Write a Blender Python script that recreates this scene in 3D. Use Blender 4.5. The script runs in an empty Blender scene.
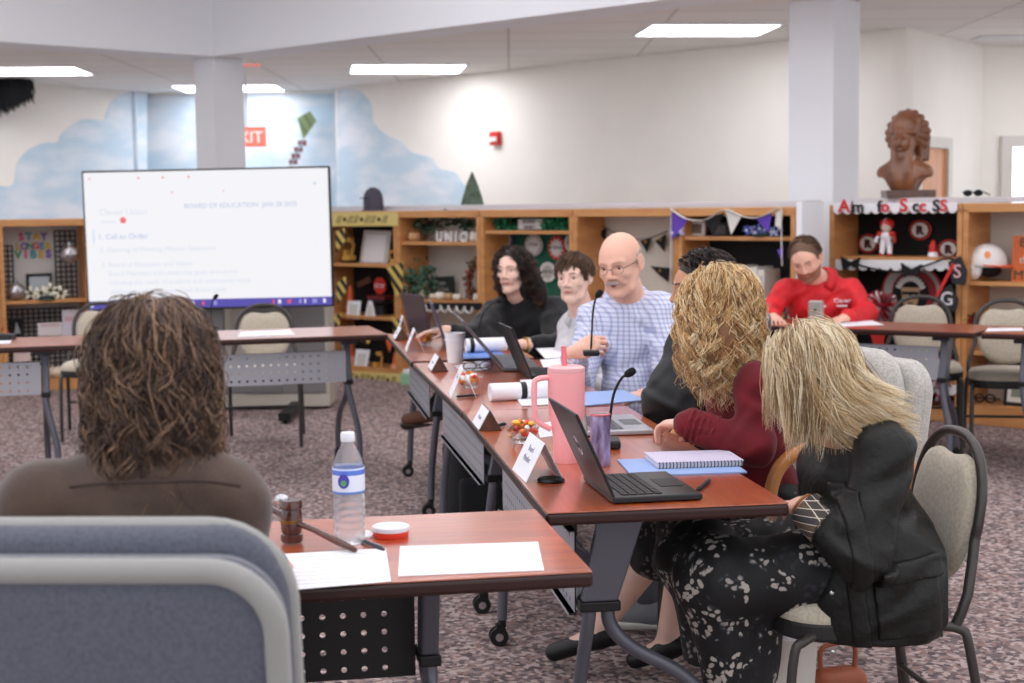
import bpy, math, random
import numpy as np
from mathutils import Vector, Matrix
random.seed(7); RNG = np.random.default_rng(7)
PI = math.pi
COL = bpy.context.scene.collection
# ------------------------------------------------------------ camera model
FPX, EYE, PITCH, ROLL = 1480.0, 1.40, math.radians(5.23), 0.012
_F = Vector((0, math.cos(PITCH), -math.sin(PITCH)))
_U0 = Vector((0, math.sin(PITCH), math.cos(PITCH))); _R0 = Vector((1, 0, 0))
_U = (_U0 * math.cos(ROLL) + _R0 * math.sin(ROLL)); _R = (_R0 * math.cos(ROLL) - _U0 * math.sin(ROLL))
_O = Vector((0, 0, EYE))
def ray(px, py): return _F + _R * ((px - 512) / FPX) + _U * ((341.5 - py) / FPX)
def on_z(px, py, z):
    r = ray(px, py); return _O + r * ((z - EYE) / r.z)
def on_y(px, py, y):
    r = ray(px, py); return _O + r * (y / r.y)
def on_v(px, py, a, b):            # vertical plane through plan points a, b
    r = ray(px, py); n = Vector((b[1] - a[1], a[0] - b[0], 0)); return _O + r * ((Vector((a[0], a[1], 0)) - _O).dot(n) / r.dot(n))
def proj(p):
    v = Vector(p) - _O; w = v.dot(_F); return (512 + FPX * v.dot(_R) / w, 341.5 - FPX * v.dot(_U) / w)
def make_camera():
    c = bpy.data.cameras.new('camera'); o = bpy.data.objects.new('camera', c); COL.objects.link(o)
    o.matrix_world = Matrix(((_R.x, _U.x, -_F.x, 0), (_R.y, _U.y, -_F.y, 0), (_R.z, _U.z, -_F.z, EYE), (0, 0, 0, 1)))
    c.sensor_width = 36; c.lens = FPX / 1024 * 36; c.clip_start = .05; c.clip_end = 200
    c.dof.use_dof = True; c.dof.focus_distance = 3.75; c.dof.aperture_fstop = 4.5
    bpy.context.scene.camera = o
# ------------------------------------------------------------ materials
MATS = {}
def lin(c):
    c = c / 255.0; return c / 12.92 if c <= .04045 else ((c + .055) / 1.055) ** 2.4
def rgb(c): return (lin(c[0]), lin(c[1]), lin(c[2]), 1)
def newmat(name):
    m = bpy.data.materials.new(name); m.use_nodes = True; MATS[name] = m
    nt = m.node_tree; b = nt.nodes['Principled BSDF']; return m, nt, b
def mat(name, c=(200, 200, 200), rough=.5, metal=0, spec=.5, emit=0, ecol=None, coat=0, sheen=0, alpha=1, trans=0, ior=1.45, bump=0, bscale=200, vary=0, vscale=20, c2=None, sss=0):
    if name in MATS: return MATS[name]
    m, nt, b = newmat(name); I = b.inputs
    I['Base Color'].default_value = rgb(c); I['Roughness'].default_value = rough; I['Metallic'].default_value = metal
    I['Specular IOR Level'].default_value = spec; I['IOR'].default_value = ior; I['Alpha'].default_value = alpha
    I['Transmission Weight'].default_value = trans; I['Coat Weight'].default_value = coat; I['Sheen Weight'].default_value = sheen
    if emit: I['Emission Color'].default_value = rgb(ecol or c); I['Emission Strength'].default_value = emit
    if sss: I['Subsurface Weight'].default_value = sss; I['Subsurface Radius'].default_value = (.02, .008, .004); I['Subsurface Scale'].default_value = .5
    N = nt.nodes; L = nt.links
    tc = None
    if vary or c2:
        tc = N.new('ShaderNodeTexCoord'); n = N.new('ShaderNodeTexNoise'); n.inputs['Scale'].default_value = vscale; n.inputs['Detail'].default_value = 4
        L.new(tc.outputs['Object'], n.inputs['Vector'])
        r = N.new('ShaderNodeValToRGB'); r.color_ramp.elements[0].position = .35; r.color_ramp.elements[1].position = .65
        k = 1 - vary; r.color_ramp.elements[0].color = rgb(c2) if c2 else rgb([x * k for x in c]); r.color_ramp.elements[1].color = rgb(c) if c2 else rgb([min(255, x * (1 + vary)) for x in c])
        L.new(n.outputs['Fac'], r.inputs['Fac']); L.new(r.outputs['Color'], I['Base Color'])
    if bump:
        if not tc: tc = N.new('ShaderNodeTexCoord')
        n2 = N.new('ShaderNodeTexNoise'); n2.inputs['Scale'].default_value = bscale; n2.inputs['Detail'].default_value = 3
        bp = N.new('ShaderNodeBump'); bp.inputs['Strength'].default_value = bump; bp.inputs['Distance'].default_value = .01
        L.new(tc.outputs['Object'], n2.inputs['Vector']); L.new(n2.outputs['Fac'], bp.inputs['Height']); L.new(bp.outputs['Normal'], I['Normal'])
    return m
def ramp(N, stops, const=False):
    r = N.new('ShaderNodeValToRGB'); cr = r.color_ramp
    if const: cr.interpolation = 'CONSTANT'
    while len(cr.elements) < len(stops): cr.elements.new(.5)
    for e, (p, c) in zip(cr.elements, stops): e.position = p; e.color = rgb(c)
    return r
def wood(name, c1, c2, scale=(2, 30, 30), rough=.35, coat=0, mid=None):
    if name in MATS: return MATS[name]
    m, nt, b = newmat(name); N = nt.nodes; L = nt.links
    tc = N.new('ShaderNodeTexCoord'); mp = N.new('ShaderNodeMapping'); mp.inputs['Scale'].default_value = scale
    n = N.new('ShaderNodeTexNoise'); n.inputs['Scale'].default_value = 1.0; n.inputs['Detail'].default_value = 6; n.inputs['Distortion'].default_value = .6
    r = ramp(N, [(.3, c1), (.7, c2)]); L.new(tc.outputs['Object'], mp.inputs['Vector']); L.new(mp.outputs['Vector'], n.inputs['Vector'])
    L.new(n.outputs['Fac'], r.inputs['Fac']); L.new(r.outputs['Color'], b.inputs['Base Color'])
    b.inputs['Roughness'].default_value = rough; b.inputs['Coat Weight'].default_value = coat; b.inputs['Coat Roughness'].default_value = .15
    return m
def stripes(name, c1, c2, scale=14, axis=(1, 1, 0), rough=.6):
    if name in MATS: return MATS[name]
    m, nt, b = newmat(name); N = nt.nodes; L = nt.links
    tc = N.new('ShaderNodeTexCoord'); d = N.new('ShaderNodeVectorMath'); d.operation = 'DOT_PRODUCT'; d.inputs[1].default_value = axis
    L.new(tc.outputs['Object'], d.inputs[0]); mu = N.new('ShaderNodeMath'); mu.operation = 'MULTIPLY'; mu.inputs[1].default_value = scale
    fr = N.new('ShaderNodeMath'); fr.operation = 'FRACT'; L.new(d.outputs['Value'], mu.inputs[0]); L.new(mu.outputs[0], fr.inputs[0])
    r = ramp(N, [(0, c1), (.5, c2)], True); L.new(fr.outputs[0], r.inputs['Fac']); L.new(r.outputs['Color'], b.inputs['Base Color']); b.inputs['Roughness'].default_value = rough
    return m
# ------------------------------------------------------------ mesh builder
class MB:
    def __init__(s): s.v = []; s.f = []; s.m = []; s.n = 0
    def add(s, vs, fs, mi=0):
        b = s.n; s.v.extend([tuple(v) for v in vs]); s.f.extend([tuple(b + i for i in f) for f in fs]); s.m.extend([mi] * len(fs)); s.n += len(vs); return s
    def box(s, c, d, mi=0, rz=0, M=None):
        x, y, z = d[0] / 2, d[1] / 2, d[2] / 2
        vs = [Vector((a * x, b_ * y, e * z)) for e in (-1, 1) for b_ in (-1, 1) for a in (-1, 1)]
        R = M if M is not None else Matrix.Rotation(rz, 3, 'Z')
        vs = [R @ v + Vector(c) for v in vs]
        return s.add(vs, [(0, 2, 3, 1), (4, 5, 7, 6), (0, 1, 5, 4), (2, 6, 7, 3), (0, 4, 6, 2), (1, 3, 7, 5)], mi)
    def tube(s, pts, r, n=10, mi=0, cap=True, flat=1.0, closed=False):
        pts = [Vector(p) for p in pts]; k = len(pts); rs = r if hasattr(r, '__len__') else [r] * k
        rings = []; ref = None
        for i, p in enumerate(pts):
            if closed: t = pts[(i + 1) % k] - pts[i - 1]
            else: t = pts[min(i + 1, k - 1)] - pts[max(i - 1, 0)]
            t = t.normalized() if t.length > 1e-9 else Vector((0, 0, 1))
            if ref is None:
                a = Vector((0, 0, 1)) if abs(t.z) < .9 else Vector((1, 0, 0)); ref = t.cross(a).normalized()
            u = (ref - t * ref.dot(t))
            u = u.normalized() if u.length > 1e-6 else t.orthogonal().normalized()
            ref = u; w = t.cross(u)
            rings.append([p + (u * math.cos(2 * PI * j / n) + w * math.sin(2 * PI * j / n) * flat) * rs[i] for j in range(n)])
        vs = [v for rg in rings for v in rg]; fs = []
        for i in range(k if closed else k - 1):
            i2 = (i + 1) % k
            for j in range(n): fs.append((i * n + j, i * n + (j + 1) % n, i2 * n + (j + 1) % n, i2 * n + j))
        if cap and not closed: fs.append(tuple(range(n - 1, -1, -1))); fs.append(tuple((k - 1) * n + j for j in range(n)))
        return s.add(vs, fs, mi)
    def cyl(s, a, b, r0, r1=None, n=20, mi=0, cap=True): return s.tube([a, b], [r0, r0 if r1 is None else r1], n, mi, cap)
    def lathe(s, prof, n=28, c=(0, 0, 0), mi=0, M=None, mis=None):
        k = len(prof); vs = []
        for r, z in prof:
            for j in range(n):
                v = Vector((r * math.cos(2 * PI * j / n), r * math.sin(2 * PI * j / n), z))
                if M is not None: v = M @ v
                vs.append(v + Vector(c))
        b = s.n; s.v.extend([tuple(v) for v in vs]); s.n += len(vs)
        for i in range(k - 1):
            for j in range(n):
                s.f.append((b + i * n + j, b + i * n + (j + 1) % n, b + (i + 1) * n + (j + 1) % n, b + (i + 1) * n + j)); s.m.append(mis[i] if mis else mi)
        return s
    def ball(s, c, r, n=16, mi=0, M=None):
        r = r if hasattr(r, '__len__') else (r, r, r); vs = []; k = n // 2
        for i in range(k + 1):
            t = PI * i / k
            for j in range(n):
                a = 2 * PI * j / n; v = Vector((r[0] * math.sin(t) * math.cos(a), r[1] * math.sin(t) * math.sin(a), r[2] * math.cos(t)))
                if M is not None: v = M @ v
                vs.append(v + Vector(c))
        fs = [(i * n + j, (i + 1) * n + j, (i + 1) * n + (j + 1) % n, i * n + (j + 1) % n) for i in range(k) for j in range(n)]
        return s.add(vs, fs, mi)
    def prism(s, pts, M, t, mi=0):   # outline pts (x, y) in the plane of M (4x4), thickness t along +z
        n = len(pts); vs = [M @ Vector((p[0], p[1], 0)) for p in pts] + [M @ Vector((p[0], p[1], t)) for p in pts]
        fs = [tuple(range(n - 1, -1, -1)), tuple(range(n, 2 * n))] + [(i, (i + 1) % n, n + (i + 1) % n, n + i) for i in range(n)]
        return s.add(vs, fs, mi)
    def build(s, name, mats, parent=None, smooth=False, bevel=0, seg=2, sub=0, auto=True, loc=None, rz=None):
        me = bpy.data.meshes.new(name); me.from_pydata(s.v, [], s.f)
        for m in (mats if isinstance(mats, (list, tuple)) else [mats]): me.materials.append(m)
        me.polygons.foreach_set('material_index', s.m)
        if smooth:
            me.polygons.foreach_set('use_smooth', [True] * len(s.f))
            if auto and not sub: me.set_sharp_from_angle(angle=math.radians(40))
        me.validate(); me.update()
        o = bpy.data.objects.new(name, me); COL.objects.link(o); o.parent = parent
        if loc is not None: o.location = loc
        if rz is not None: o.rotation_euler = (0, 0, rz)
        if bevel:
            b = o.modifiers.new('b', 'BEVEL'); b.width = bevel; b.segments = seg; b.limit_method = 'ANGLE'; b.angle_limit = math.radians(50); b.harden_normals = False
        if sub:
            b = o.modifiers.new('s', 'SUBSURF'); b.levels = sub; b.render_levels = sub
        return o
def npmesh(name, V, Fq, mats, parent=None, mi=None, smooth=True):
    """mesh object from numpy vertices and quads/triangles"""
    me = bpy.data.meshes.new(name); nv, nf, k = len(V), len(Fq), Fq.shape[1]
    me.vertices.add(nv); me.vertices.foreach_set('co', np.asarray(V, np.float32).ravel())
    me.loops.add(nf * k); me.loops.foreach_set('vertex_index', np.asarray(Fq, np.int32).ravel())
    me.polygons.add(nf); me.polygons.foreach_set('loop_start', np.arange(0, nf * k, k, dtype=np.int32))
    for m in (mats if isinstance(mats, (list, tuple)) else [mats]): me.materials.append(m)
    if mi is not None: me.polygons.foreach_set('material_index', np.asarray(mi, np.int32))
    if smooth: me.polygons.foreach_set('use_smooth', np.ones(nf, bool))
    me.update(calc_edges=True)
    o = bpy.data.objects.new(name, me); COL.objects.link(o); o.parent = parent
    return o
def tag(o, label, cat, group=None):
    o['label'] = label; o['category'] = cat
    if group: o['group'] = group
    return o
def thing(name, label, cat, loc=(0, 0, 0), rz=0, group=None):
    o = bpy.data.objects.new(name, None); COL.objects.link(o); o.location = loc; o.rotation_euler = (0, 0, rz); o.empty_display_size = .05
    return tag(o, label, cat, group)
def struct(o): o['kind'] = 'structure'; return o
def copy_tree(o, label=None, loc=None, rz=None, parent=None, group=None):
    c = o.copy(); COL.objects.link(c); c.parent = parent
    for ch in list(o.children): copy_tree(ch, parent=c)
    if label: c['label'] = label
    if group: c['group'] = group
    if loc is not None: c.location = loc
    if rz is not None: c.rotation_euler = (0, 0, rz)
    return c
def catmull(pts, n=8, closed=False):
    P = [Vector(p) for p in pts]; k = len(P); out = []
    rng = range(k if closed else k - 1)
    for i in rng:
        g = (lambda j: P[j % k]) if closed else (lambda j: P[max(0, min(k - 1, j))])
        p0, p1, p2, p3 = g(i - 1), g(i), g(i + 1), g(i + 2)
        for t in range(n):
            t /= n; out.append(.5 * ((2 * p1) + (p2 - p0) * t + (2 * p0 - 5 * p1 + 4 * p2 - p3) * t * t + (3 * p1 - p0 - 3 * p2 + p3) * t ** 3))
    if not closed: out.append(P[-1])
    return out
def text_mesh(s, size, depth=.002, bold=0):
    """extruded built-in lettering as (verts, faces) centred on its width"""
    cu = bpy.data.curves.new('t', 'FONT'); cu.body = s; cu.size = size; cu.extrude = depth / 2; cu.align_x = 'CENTER'; cu.resolution_u = 3; cu.offset = bold
    o = bpy.data.objects.new('t', cu); COL.objects.link(o); dg = bpy.context.evaluated_depsgraph_get(); dg.update()
    me = bpy.data.meshes.new_from_object(o.evaluated_get(dg))
    V = [v.co.copy() for v in me.vertices]; Fc = [tuple(p.vertices) for p in me.polygons]
    bpy.data.objects.remove(o); bpy.data.curves.remove(cu); bpy.data.meshes.remove(me)
    return V, Fc
def add_text(mb, s, size, M, mi=0, depth=.002, sx=1.0, bold=0):
    V, Fc = text_mesh(s, size, depth, bold); return mb.add([M @ Vector((v.x * sx, v.y, v.z)) for v in V], Fc, mi)
def frame(o, x, y, z):
    """4x4 with axes x, y, z at o"""
    x, y, z, o = Vector(x), Vector(y), Vector(z), Vector(o)
    return Matrix(((x.x, y.x, z.x, o.x), (x.y, y.y, z.y, o.y), (x.z, y.z, z.z, o.z), (0, 0, 0, 1)))
def upright(o, rz=0):
    """a vertical face: x along rz, y up, z toward the viewer side (-y turned by rz)"""
    c, s_ = math.cos(rz), math.sin(rz); return frame(o, (c, s_, 0), (0, 0, 1), (s_, -c, 0))
# ============================================================ the room
make_camera()
sc = bpy.context.scene
sc.view_settings.view_transform = 'Standard'; sc.view_settings.look = 'None'; sc.view_settings.gamma = 1; sc.view_settings.use_curve_mapping = False
sc.view_settings.exposure = 0.72
sc.cycles.use_denoising = True; sc.cycles.max_bounces = 8; sc.cycles.sample_clamp_indirect = 6
w = bpy.data.worlds.new('world'); sc.world = w; w.use_nodes = True
w.node_tree.nodes['Background'].inputs['Color'].default_value = (.92, .95, 1, 1); w.node_tree.nodes['Background'].inputs['Strength'].default_value = .85
# carpet
m, nt, b = newmat('carpet'); N = nt.nodes; L = nt.links
tc = N.new('ShaderNodeTexCoord'); mp = N.new('ShaderNodeMapping'); mp.inputs['Scale'].default_value = (1, 1.0, 1); L.new(tc.outputs['Object'], mp.inputs['Vector'])
vo = N.new('ShaderNodeTexVoronoi'); vo.inputs['Scale'].default_value = 62; L.new(mp.outputs['Vector'], vo.inputs['Vector'])
r = ramp(N, [(0, (62, 54, 60)), (.22, (150, 130, 126)), (.42, (98, 86, 90)), (.6, (190, 172, 166)), (.78, (140, 106, 98)), (.9, (46, 40, 48))], True)
L.new(vo.outputs['Color'], r.inputs['Fac'])
nz = N.new('ShaderNodeTexNoise'); nz.inputs['Scale'].default_value = 140; L.new(tc.outputs['Object'], nz.inputs['Vector'])
mx = N.new('ShaderNodeMix'); mx.data_type = 'RGBA'; mx.inputs[0].default_value = .25; mx.inputs[7].default_value = rgb((150, 134, 133)); L.new(r.outputs['Color'], mx.inputs[6])
L.new(mx.outputs[2], b.inputs['Base Color']); b.inputs['Roughness'].default_value = .95; b.inputs['Specular IOR Level'].default_value = .1
bp = N.new('ShaderNodeBump'); bp.inputs['Strength'].default_value = .5; bp.inputs['Distance'].default_value = .006; L.new(nz.outputs['Fac'], bp.inputs['Height']); L.new(bp.outputs['Normal'], b.inputs['Normal'])
WALL = mat('wall_paint', (240, 236, 229), .75, vary=.01, vscale=1.5)
WHITE = mat('white_paint', (236, 238, 244), .6)
PILLAR = mat('pillar_paint', (232, 234, 240), .6)
# ceiling tiles
m, nt, b = newmat('ceiling_tile'); N = nt.nodes; L = nt.links
tc = N.new('ShaderNodeTexCoord'); br = N.new('ShaderNodeTexBrick'); br.offset = 0; br.inputs['Scale'].default_value = 1
br.inputs['Brick Width'].default_value = 1.22; br.inputs['Row Height'].default_value = .61; br.inputs['Mortar Size'].default_value = .012; br.inputs['Mortar Smooth'].default_value = .2
br.inputs['Color1'].default_value = rgb((240, 238, 235)); br.inputs['Color2'].default_value = rgb((236, 234, 230)); br.inputs['Mortar'].default_value = rgb((205, 202, 198))
L.new(tc.outputs['Object'], br.inputs['Vector']); L.new(br.outputs['Color'], b.inputs['Base Color']); b.inputs['Roughness'].default_value = .9
def plan_wall(name, a, c, z0, z1, t, mt, side=1, parent=None):
    a = Vector((a[0], a[1], 0)); c = Vector((c[0], c[1], 0)); d = (c - a); L_ = d.length; ang = math.atan2(d.y, d.x)
    mb = MB().box((L_ / 2, side * t / 2, (z0 + z1) / 2), (L_, t, z1 - z0)); return mb.build(name, mt, parent, loc=a, rz=ang)
fl = MB().box((0, 9.5, -.05), (22, 24, .1)).build('floor', MATS['carpet']); struct(fl)
CZ, TZ = 2.8, 3.9
BD = Vector((.743, -.669, 0))                       # direction of the diagonal bookcase line and beam
corner = Vector((-2.70, 13.75, 0)); BL = Vector((-.737, -.676, 0))
def along(p, d, t): return Vector((p[0] + d[0] * t, p[1] + d[1] * t, 0))
PN = Vector((.669, .743, 0))                        # outward normal of the diagonal line
# two beams meeting over the pillar
e1 = along(corner, BD, 10.5); e2 = along(corner, BL, 9.0)
struct(plan_wall('beam_right', corner, e1, CZ, TZ, .42, WHITE, 1))
struct(plan_wall('beam_left', e2, corner, CZ, TZ, .42, WHITE, 1))
struct(MB().box((0, 7, TZ + .05), (16, 16, .1)).build('ceiling_upper', MATS['ceiling_tile']))
# outer, lower ceiling as the polygon outside the beams
def poly_slab(name, pts, z, t, mt):
    mb = MB().prism(pts, Matrix.Translation((0, 0, z)), t); return struct(mb.build(name, mt))
e1b = e1; e2b = e2
b1 = along(e1, PN, .42); b2 = along(e2, (-.676, .737, 0), .42)
cc = corner + Vector((-.02, .6, 0))
poly_slab('ceiling_lower', [(e2b.x, e2b.y), (corner.x, corner.y + .02), (e1b.x, e1b.y), (11, e1b.y), (11, 21), (-11, 21), (-11, e2b.y)], CZ + .001, .08, MATS['ceiling_tile'])
def sq_pillar(name, c, s, ang, z1):
    return struct(MB().box((0, 0, z1 / 2), (s, s, z1)).build(name, PILLAR, loc=c, rz=ang, bevel=.006))
PR = Vector((2.225, 10.57, 0))
sq_pillar('pillar_right', PR, .36, math.atan2(-.669, .743), CZ)
sq_pillar('pillar_left', Vector((-2.72, 14.05, 0)), .33, math.radians(-45), CZ)
# far walls
A0, A1 = (-4.46, 18.0), (-2.05, 17.9)
W0, W1 = (-2.05, 17.55), (3.22, 12.15)
struct(plan_wall('wall_back', A0, A1, 0, CZ, .12, WALL)); 
wd = struct(plan_wall('wall_diagonal', W0, W1, 0, CZ, .12, WALL))
wl = struct(plan_wall('wall_left', (-8.2, 12.4), (-4.46, 17.65), 0, CZ, .12, WALL))
R0_, R1_ = (3.22, 12.15), (4.30, 13.6)
wr = struct(plan_wall('wall_right', R0_, R1_, 0, CZ, .12, WALL))
wf = struct(plan_wall('wall_far', R1_, (9.5, 13.75), 0, CZ, .12, WALL))
# sky mural painted on the three walls
m, nt, b = newmat('sky_mural'); N = nt.nodes; L = nt.links
tc = N.new('ShaderNodeTexCoord'); mp = N.new('ShaderNodeMapping'); mp.inputs['Scale'].default_value = (1, 1, 2.6); n = N.new('ShaderNodeTexNoise'); n.inputs['Scale'].default_value = 1.5; n.inputs['Detail'].default_value = 5
L.new(tc.outputs['Object'], mp.inputs['Vector']); L.new(mp.outputs['Vector'], n.inputs['Vector']); r = ramp(N, [(.42, (192, 213, 228)), (.62, (224, 230, 237))]); L.new(n.outputs['Fac'], r.inputs['Fac']); L.new(r.outputs['Color'], b.inputs['Base Color']); b.inputs['Roughness'].default_value = .8
struct(MB().box((0, 0, CZ / 2), (.06, .36, CZ)).build('wall_return', MATS['sky_mural'], loc=(-4.44, 17.83, 0)))
struct(MB().box((0, 0, CZ / 2), (.06, .36, CZ)).build('wall_return.001', MATS['sky_mural'], loc=(-2.03, 17.72, 0)))
def mural(a, c, pix_pts, parent, z0=1.0):
    a2 = (a[0], a[1]); c2 = (c[0], c[1]); d = Vector((c[0] - a[0], c[1] - a[1], 0)).normalized()
    n_ = Vector((d.y, -d.x, 0)); pts = []
    for px, py in pix_pts:
        p = on_v(px, py, a2, c2); pts.append(((p - Vector((a[0], a[1], 0))).dot(d), p.z))
    M = frame(Vector((a[0], a[1], 0)) + n_ * .0, (d.x, d.y, 0), (0, 0, 1), (n_.x, n_.y, 0))
    mb = MB().prism(pts, parent.matrix_world.inverted() @ M, .004); return mb.build('mural', MATS['sky_mural'], parent)
bpy.context.view_layer.update()
def arc(pts, n=6): return [(p.x, p.y) for p in catmull([(x, y, 0) for x, y in pts], n)]
mural((-8.2, 12.4), (-4.46, 17.65), arc([(-60, 190), (-20, 180), (0, 186), (13, 184), (17, 164), (28, 150), (44, 143), (57, 142), (62, 133), (81, 120), (103, 120), (106, 112), (113, 99), (128, 93), (147, 92)]) + [(147, 235), (-60, 235)], wl)
mural(A0, A1, [(147, 95), (343, 93.5), (343, 235), (147, 235)], bpy.data.objects['wall_back'])
mural(W0, W1, arc([(337.5, 89.5), (352, 88.5), (362, 93), (371, 104), (374, 122), (386, 134), (402, 141), (412, 152), (432, 158), (440, 168), (456, 173), (464, 184), (478, 206), (480, 225)]) + [(337.5, 235)], wd)
# fixtures on the lower ceiling
LEDW = mat('lamp_diffuser', (250, 250, 255),   .4, emit=5.6, ecol=(250, 250, 255)); ADDED_GLOW = mat('added_panel_glow', (250, 250, 255), .4, emit=2.9, ecol=(250, 250, 255)); FRW = mat('lamp_frame', (235, 235, 238), .5)  # the weaker glow serves the added, unseen panels of the raised ceiling
def troffer(c, ax, L_, W_, z, label, group='recessed ceiling lights'):
    t = thing('ceiling_light', label, 'ceiling light', (c[0], c[1], z), math.atan2(ax[1], ax[0]), group)
    fr = MB(); 
    for s in (-1, 1): fr.box((0, s * (W_ / 2 + .012), -.006), (L_ + .05, .024, .014)); fr.box((s * (L_ / 2 + .012), 0, -.006), (.024, W_, .014))
    fr.build('frame', FRW, t); MB().box((0, 0, -.004), (L_, W_, .008)).build('diffuser', ADDED_GLOW if z > 3 else LEDW, t); return t
def troffer_px(q, label, z=CZ):
    P = [on_z(x, y, z) for x, y in q]; c = sum(P, Vector()) / 4; ax = ((P[1] - P[0]) + (P[2] - P[3])) / 2; wd_ = ((P[3] - P[0]) + (P[2] - P[1])) / 2
    return troffer(c, ax, ax.length, max(.25, abs(wd_.dot(Vector((-ax.y, ax.x, 0)).normalized()))), z - .001, label)
troffer_px([(-30, 66.5), (84, 66.5), (84, 73.5), (-30, 75)], 'long white ceiling light in the lower ceiling above the black fringe')
troffer_px([(179, 85), (281, 84), (279, 90.5), (180, 91.5)], 'white ceiling light partly hidden behind the pillar above the TV')
troffer_px([(351, 64), (464, 64), (460, 72.3), (352, 72.3)], 'white ceiling light between the two pillars, nearer the TV pillar')
troffer_px([(655, 23.5), (777, 23.5), (760, 34.5), (634, 34.5)], 'slanted white ceiling light beside the wide white pillar')
n2_ = Vector((-.676, .737, 0))
for ix in range(6):
    for iy in range(8):
        q_ = Vector((-4.25 + 1.7 * ix, .6 + 1.42 * iy, 0))
        if (q_ - corner).dot(PN) < -.7 and (q_ - corner).dot(n2_) < -.7: troffer((q_.x, q_.y), (1, 0), 1.2, .6, TZ - .001, 'added white fill light panel, out of view in the raised ceiling', 'added raised fill panels')  # unseen panels added to brighten the room and give the tabletops glare
vt = on_z(1012, 37, CZ)
for x, y in [(5.2, 10.2), (5.2, 12.3), (7.5, 11), (-7.5, 12), (-7.2, 14.5)]: troffer((x, y), (1, 0), 1.2, .6, CZ - .001, 'added white fill light panel, out of view over the aisle', 'added aisle fill lights')  # unseen lights added to brighten the walls behind the bookcases
v = thing('ceiling_vent', 'pale flush vent in the lower ceiling right above the door side wall'.replace('right ', ''), 'vent', (vt.x, vt.y, CZ)); mb = MB()
for k in range(6): mb.box((0, -.12 + k * .048, -.008), (.6, .03, .012))
mb.build('slat', FRW, v); MB().box((0, 0, -.001), (.64, .32, .004)).build('backing', mat('vent_grey', (190, 190, 190), .6), v)
# door, frame, window seen over the bookcases
DOORW = wood('door_wood', (190, 120, 66), (214, 146, 88), (8, 8, 1.2)); GREYF = mat('grey_frame', (212, 209, 202), .5)
inv = wr.matrix_world.inverted()
def wl_pt(px, py, a, c): return on_v(px, py, a, c)
def opening(name, px0, px1, py_top, a, c, z0, fm, pm, parent, t=.05, w_=.06, ztop=None):
    p0 = on_v(px0, py_top, a, c); p1 = on_v(px1, py_top, a, c); a_ = Vector((a[0], a[1], 0)); d = Vector((c[0] - a[0], c[1] - a[1], 0)).normalized()
    s0 = (p0 - a_).dot(d); s1 = (p1 - a_).dot(d); z1 = ztop or p0.z; mb = MB()
    mb.box((s0 - w_ / 2, -t / 2, (z0 + z1) / 2), (w_, t, z1 - z0 + 2 * w_)); mb.box((s1 + w_ / 2, -t / 2, (z0 + z1) / 2), (w_, t, z1 - z0 + 2 * w_)); mb.box(((s0 + s1) / 2, -t / 2, z1 + w_ / 2), (s1 - s0, t, w_))
    if z0 > .1: mb.box(((s0 + s1) / 2, -t / 2, z0 - w_ / 2), (s1 - s0, t, w_))
    o = struct(MB().box(((s0 + s1) / 2, -.012, (z0 + z1) / 2), (s1 - s0, .022, z1 - z0)).build(name, pm, parent, loc=a_, rz=math.atan2(d.y, d.x)))
    mb.build('door_frame' if 'door' in name else 'window_frame', fm, o); return o, s0, s1, z1
d1, s0, s1, z1 = opening('door_1', 917, 943.5, 147, R0_, R1_, .0, GREYF, DOORW, None, .05, .09)
MB().tube([(s1 - .06, -.03, 1.0), (s1 - .06, -.08, 1.0), (s1 - .18, -.08, 1.0)], .01, 8).build('door_handle', mat('steel', (170, 170, 172), .3, 1), d1, True)
SKYW = mat('window_daylight', (225, 235, 250), .3, emit=1.3)
w1, s0, s1, z1 = opening('window_1', 1011, 1090, 147, R1_, (9.5, 13.75), .9, GREYF, SKYW, None, .05, .10)
mb = MB(); mb.box(((s0 + s1) / 2, -.02, 1.35), (s1 - s0, .03, .03)); mb.box(((s0 + .16), -.02, 1.35), (.03, .03, .95)); mb.build('window_bar', mat('dim_grey', (120, 124, 132), .5), w1)
# half wall behind the bookcases with a white cap
BCP = Vector((-1.593, 12.46, 0))                    # left front corner of the caution bookcase
BCE = along(BCP, BD, 0)
def bpt(t, off=0): p = along(BCP, BD, t); return Vector((p.x + PN.x * off, p.y + PN.y * off, 0))
BH, BDEP, UW = 1.375, .34, .915
hw = struct(plan_wall('wall_low', bpt(-1.3, BDEP + .02), bpt(4.46, BDEP + .02), 0, BH - .005, .12, WALL))
struct(plan_wall('wall_low_end', bpt(5 * .915 + .003, -.0), bpt(5 * .915 + .045, -.0), 0, BH + .03, .27, WHITE))
hc = MB().box((2.885, .035, 0), (5.77, .19, .036)).build('wall_cap', mat('cap_grey', (205, 205, 212), .6), loc=bpt(-1.3, BDEP + .02) + Vector((0, 0, BH + .02)), rz=math.atan2(BD.y, BD.x), bevel=.004); struct(hc)
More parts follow.
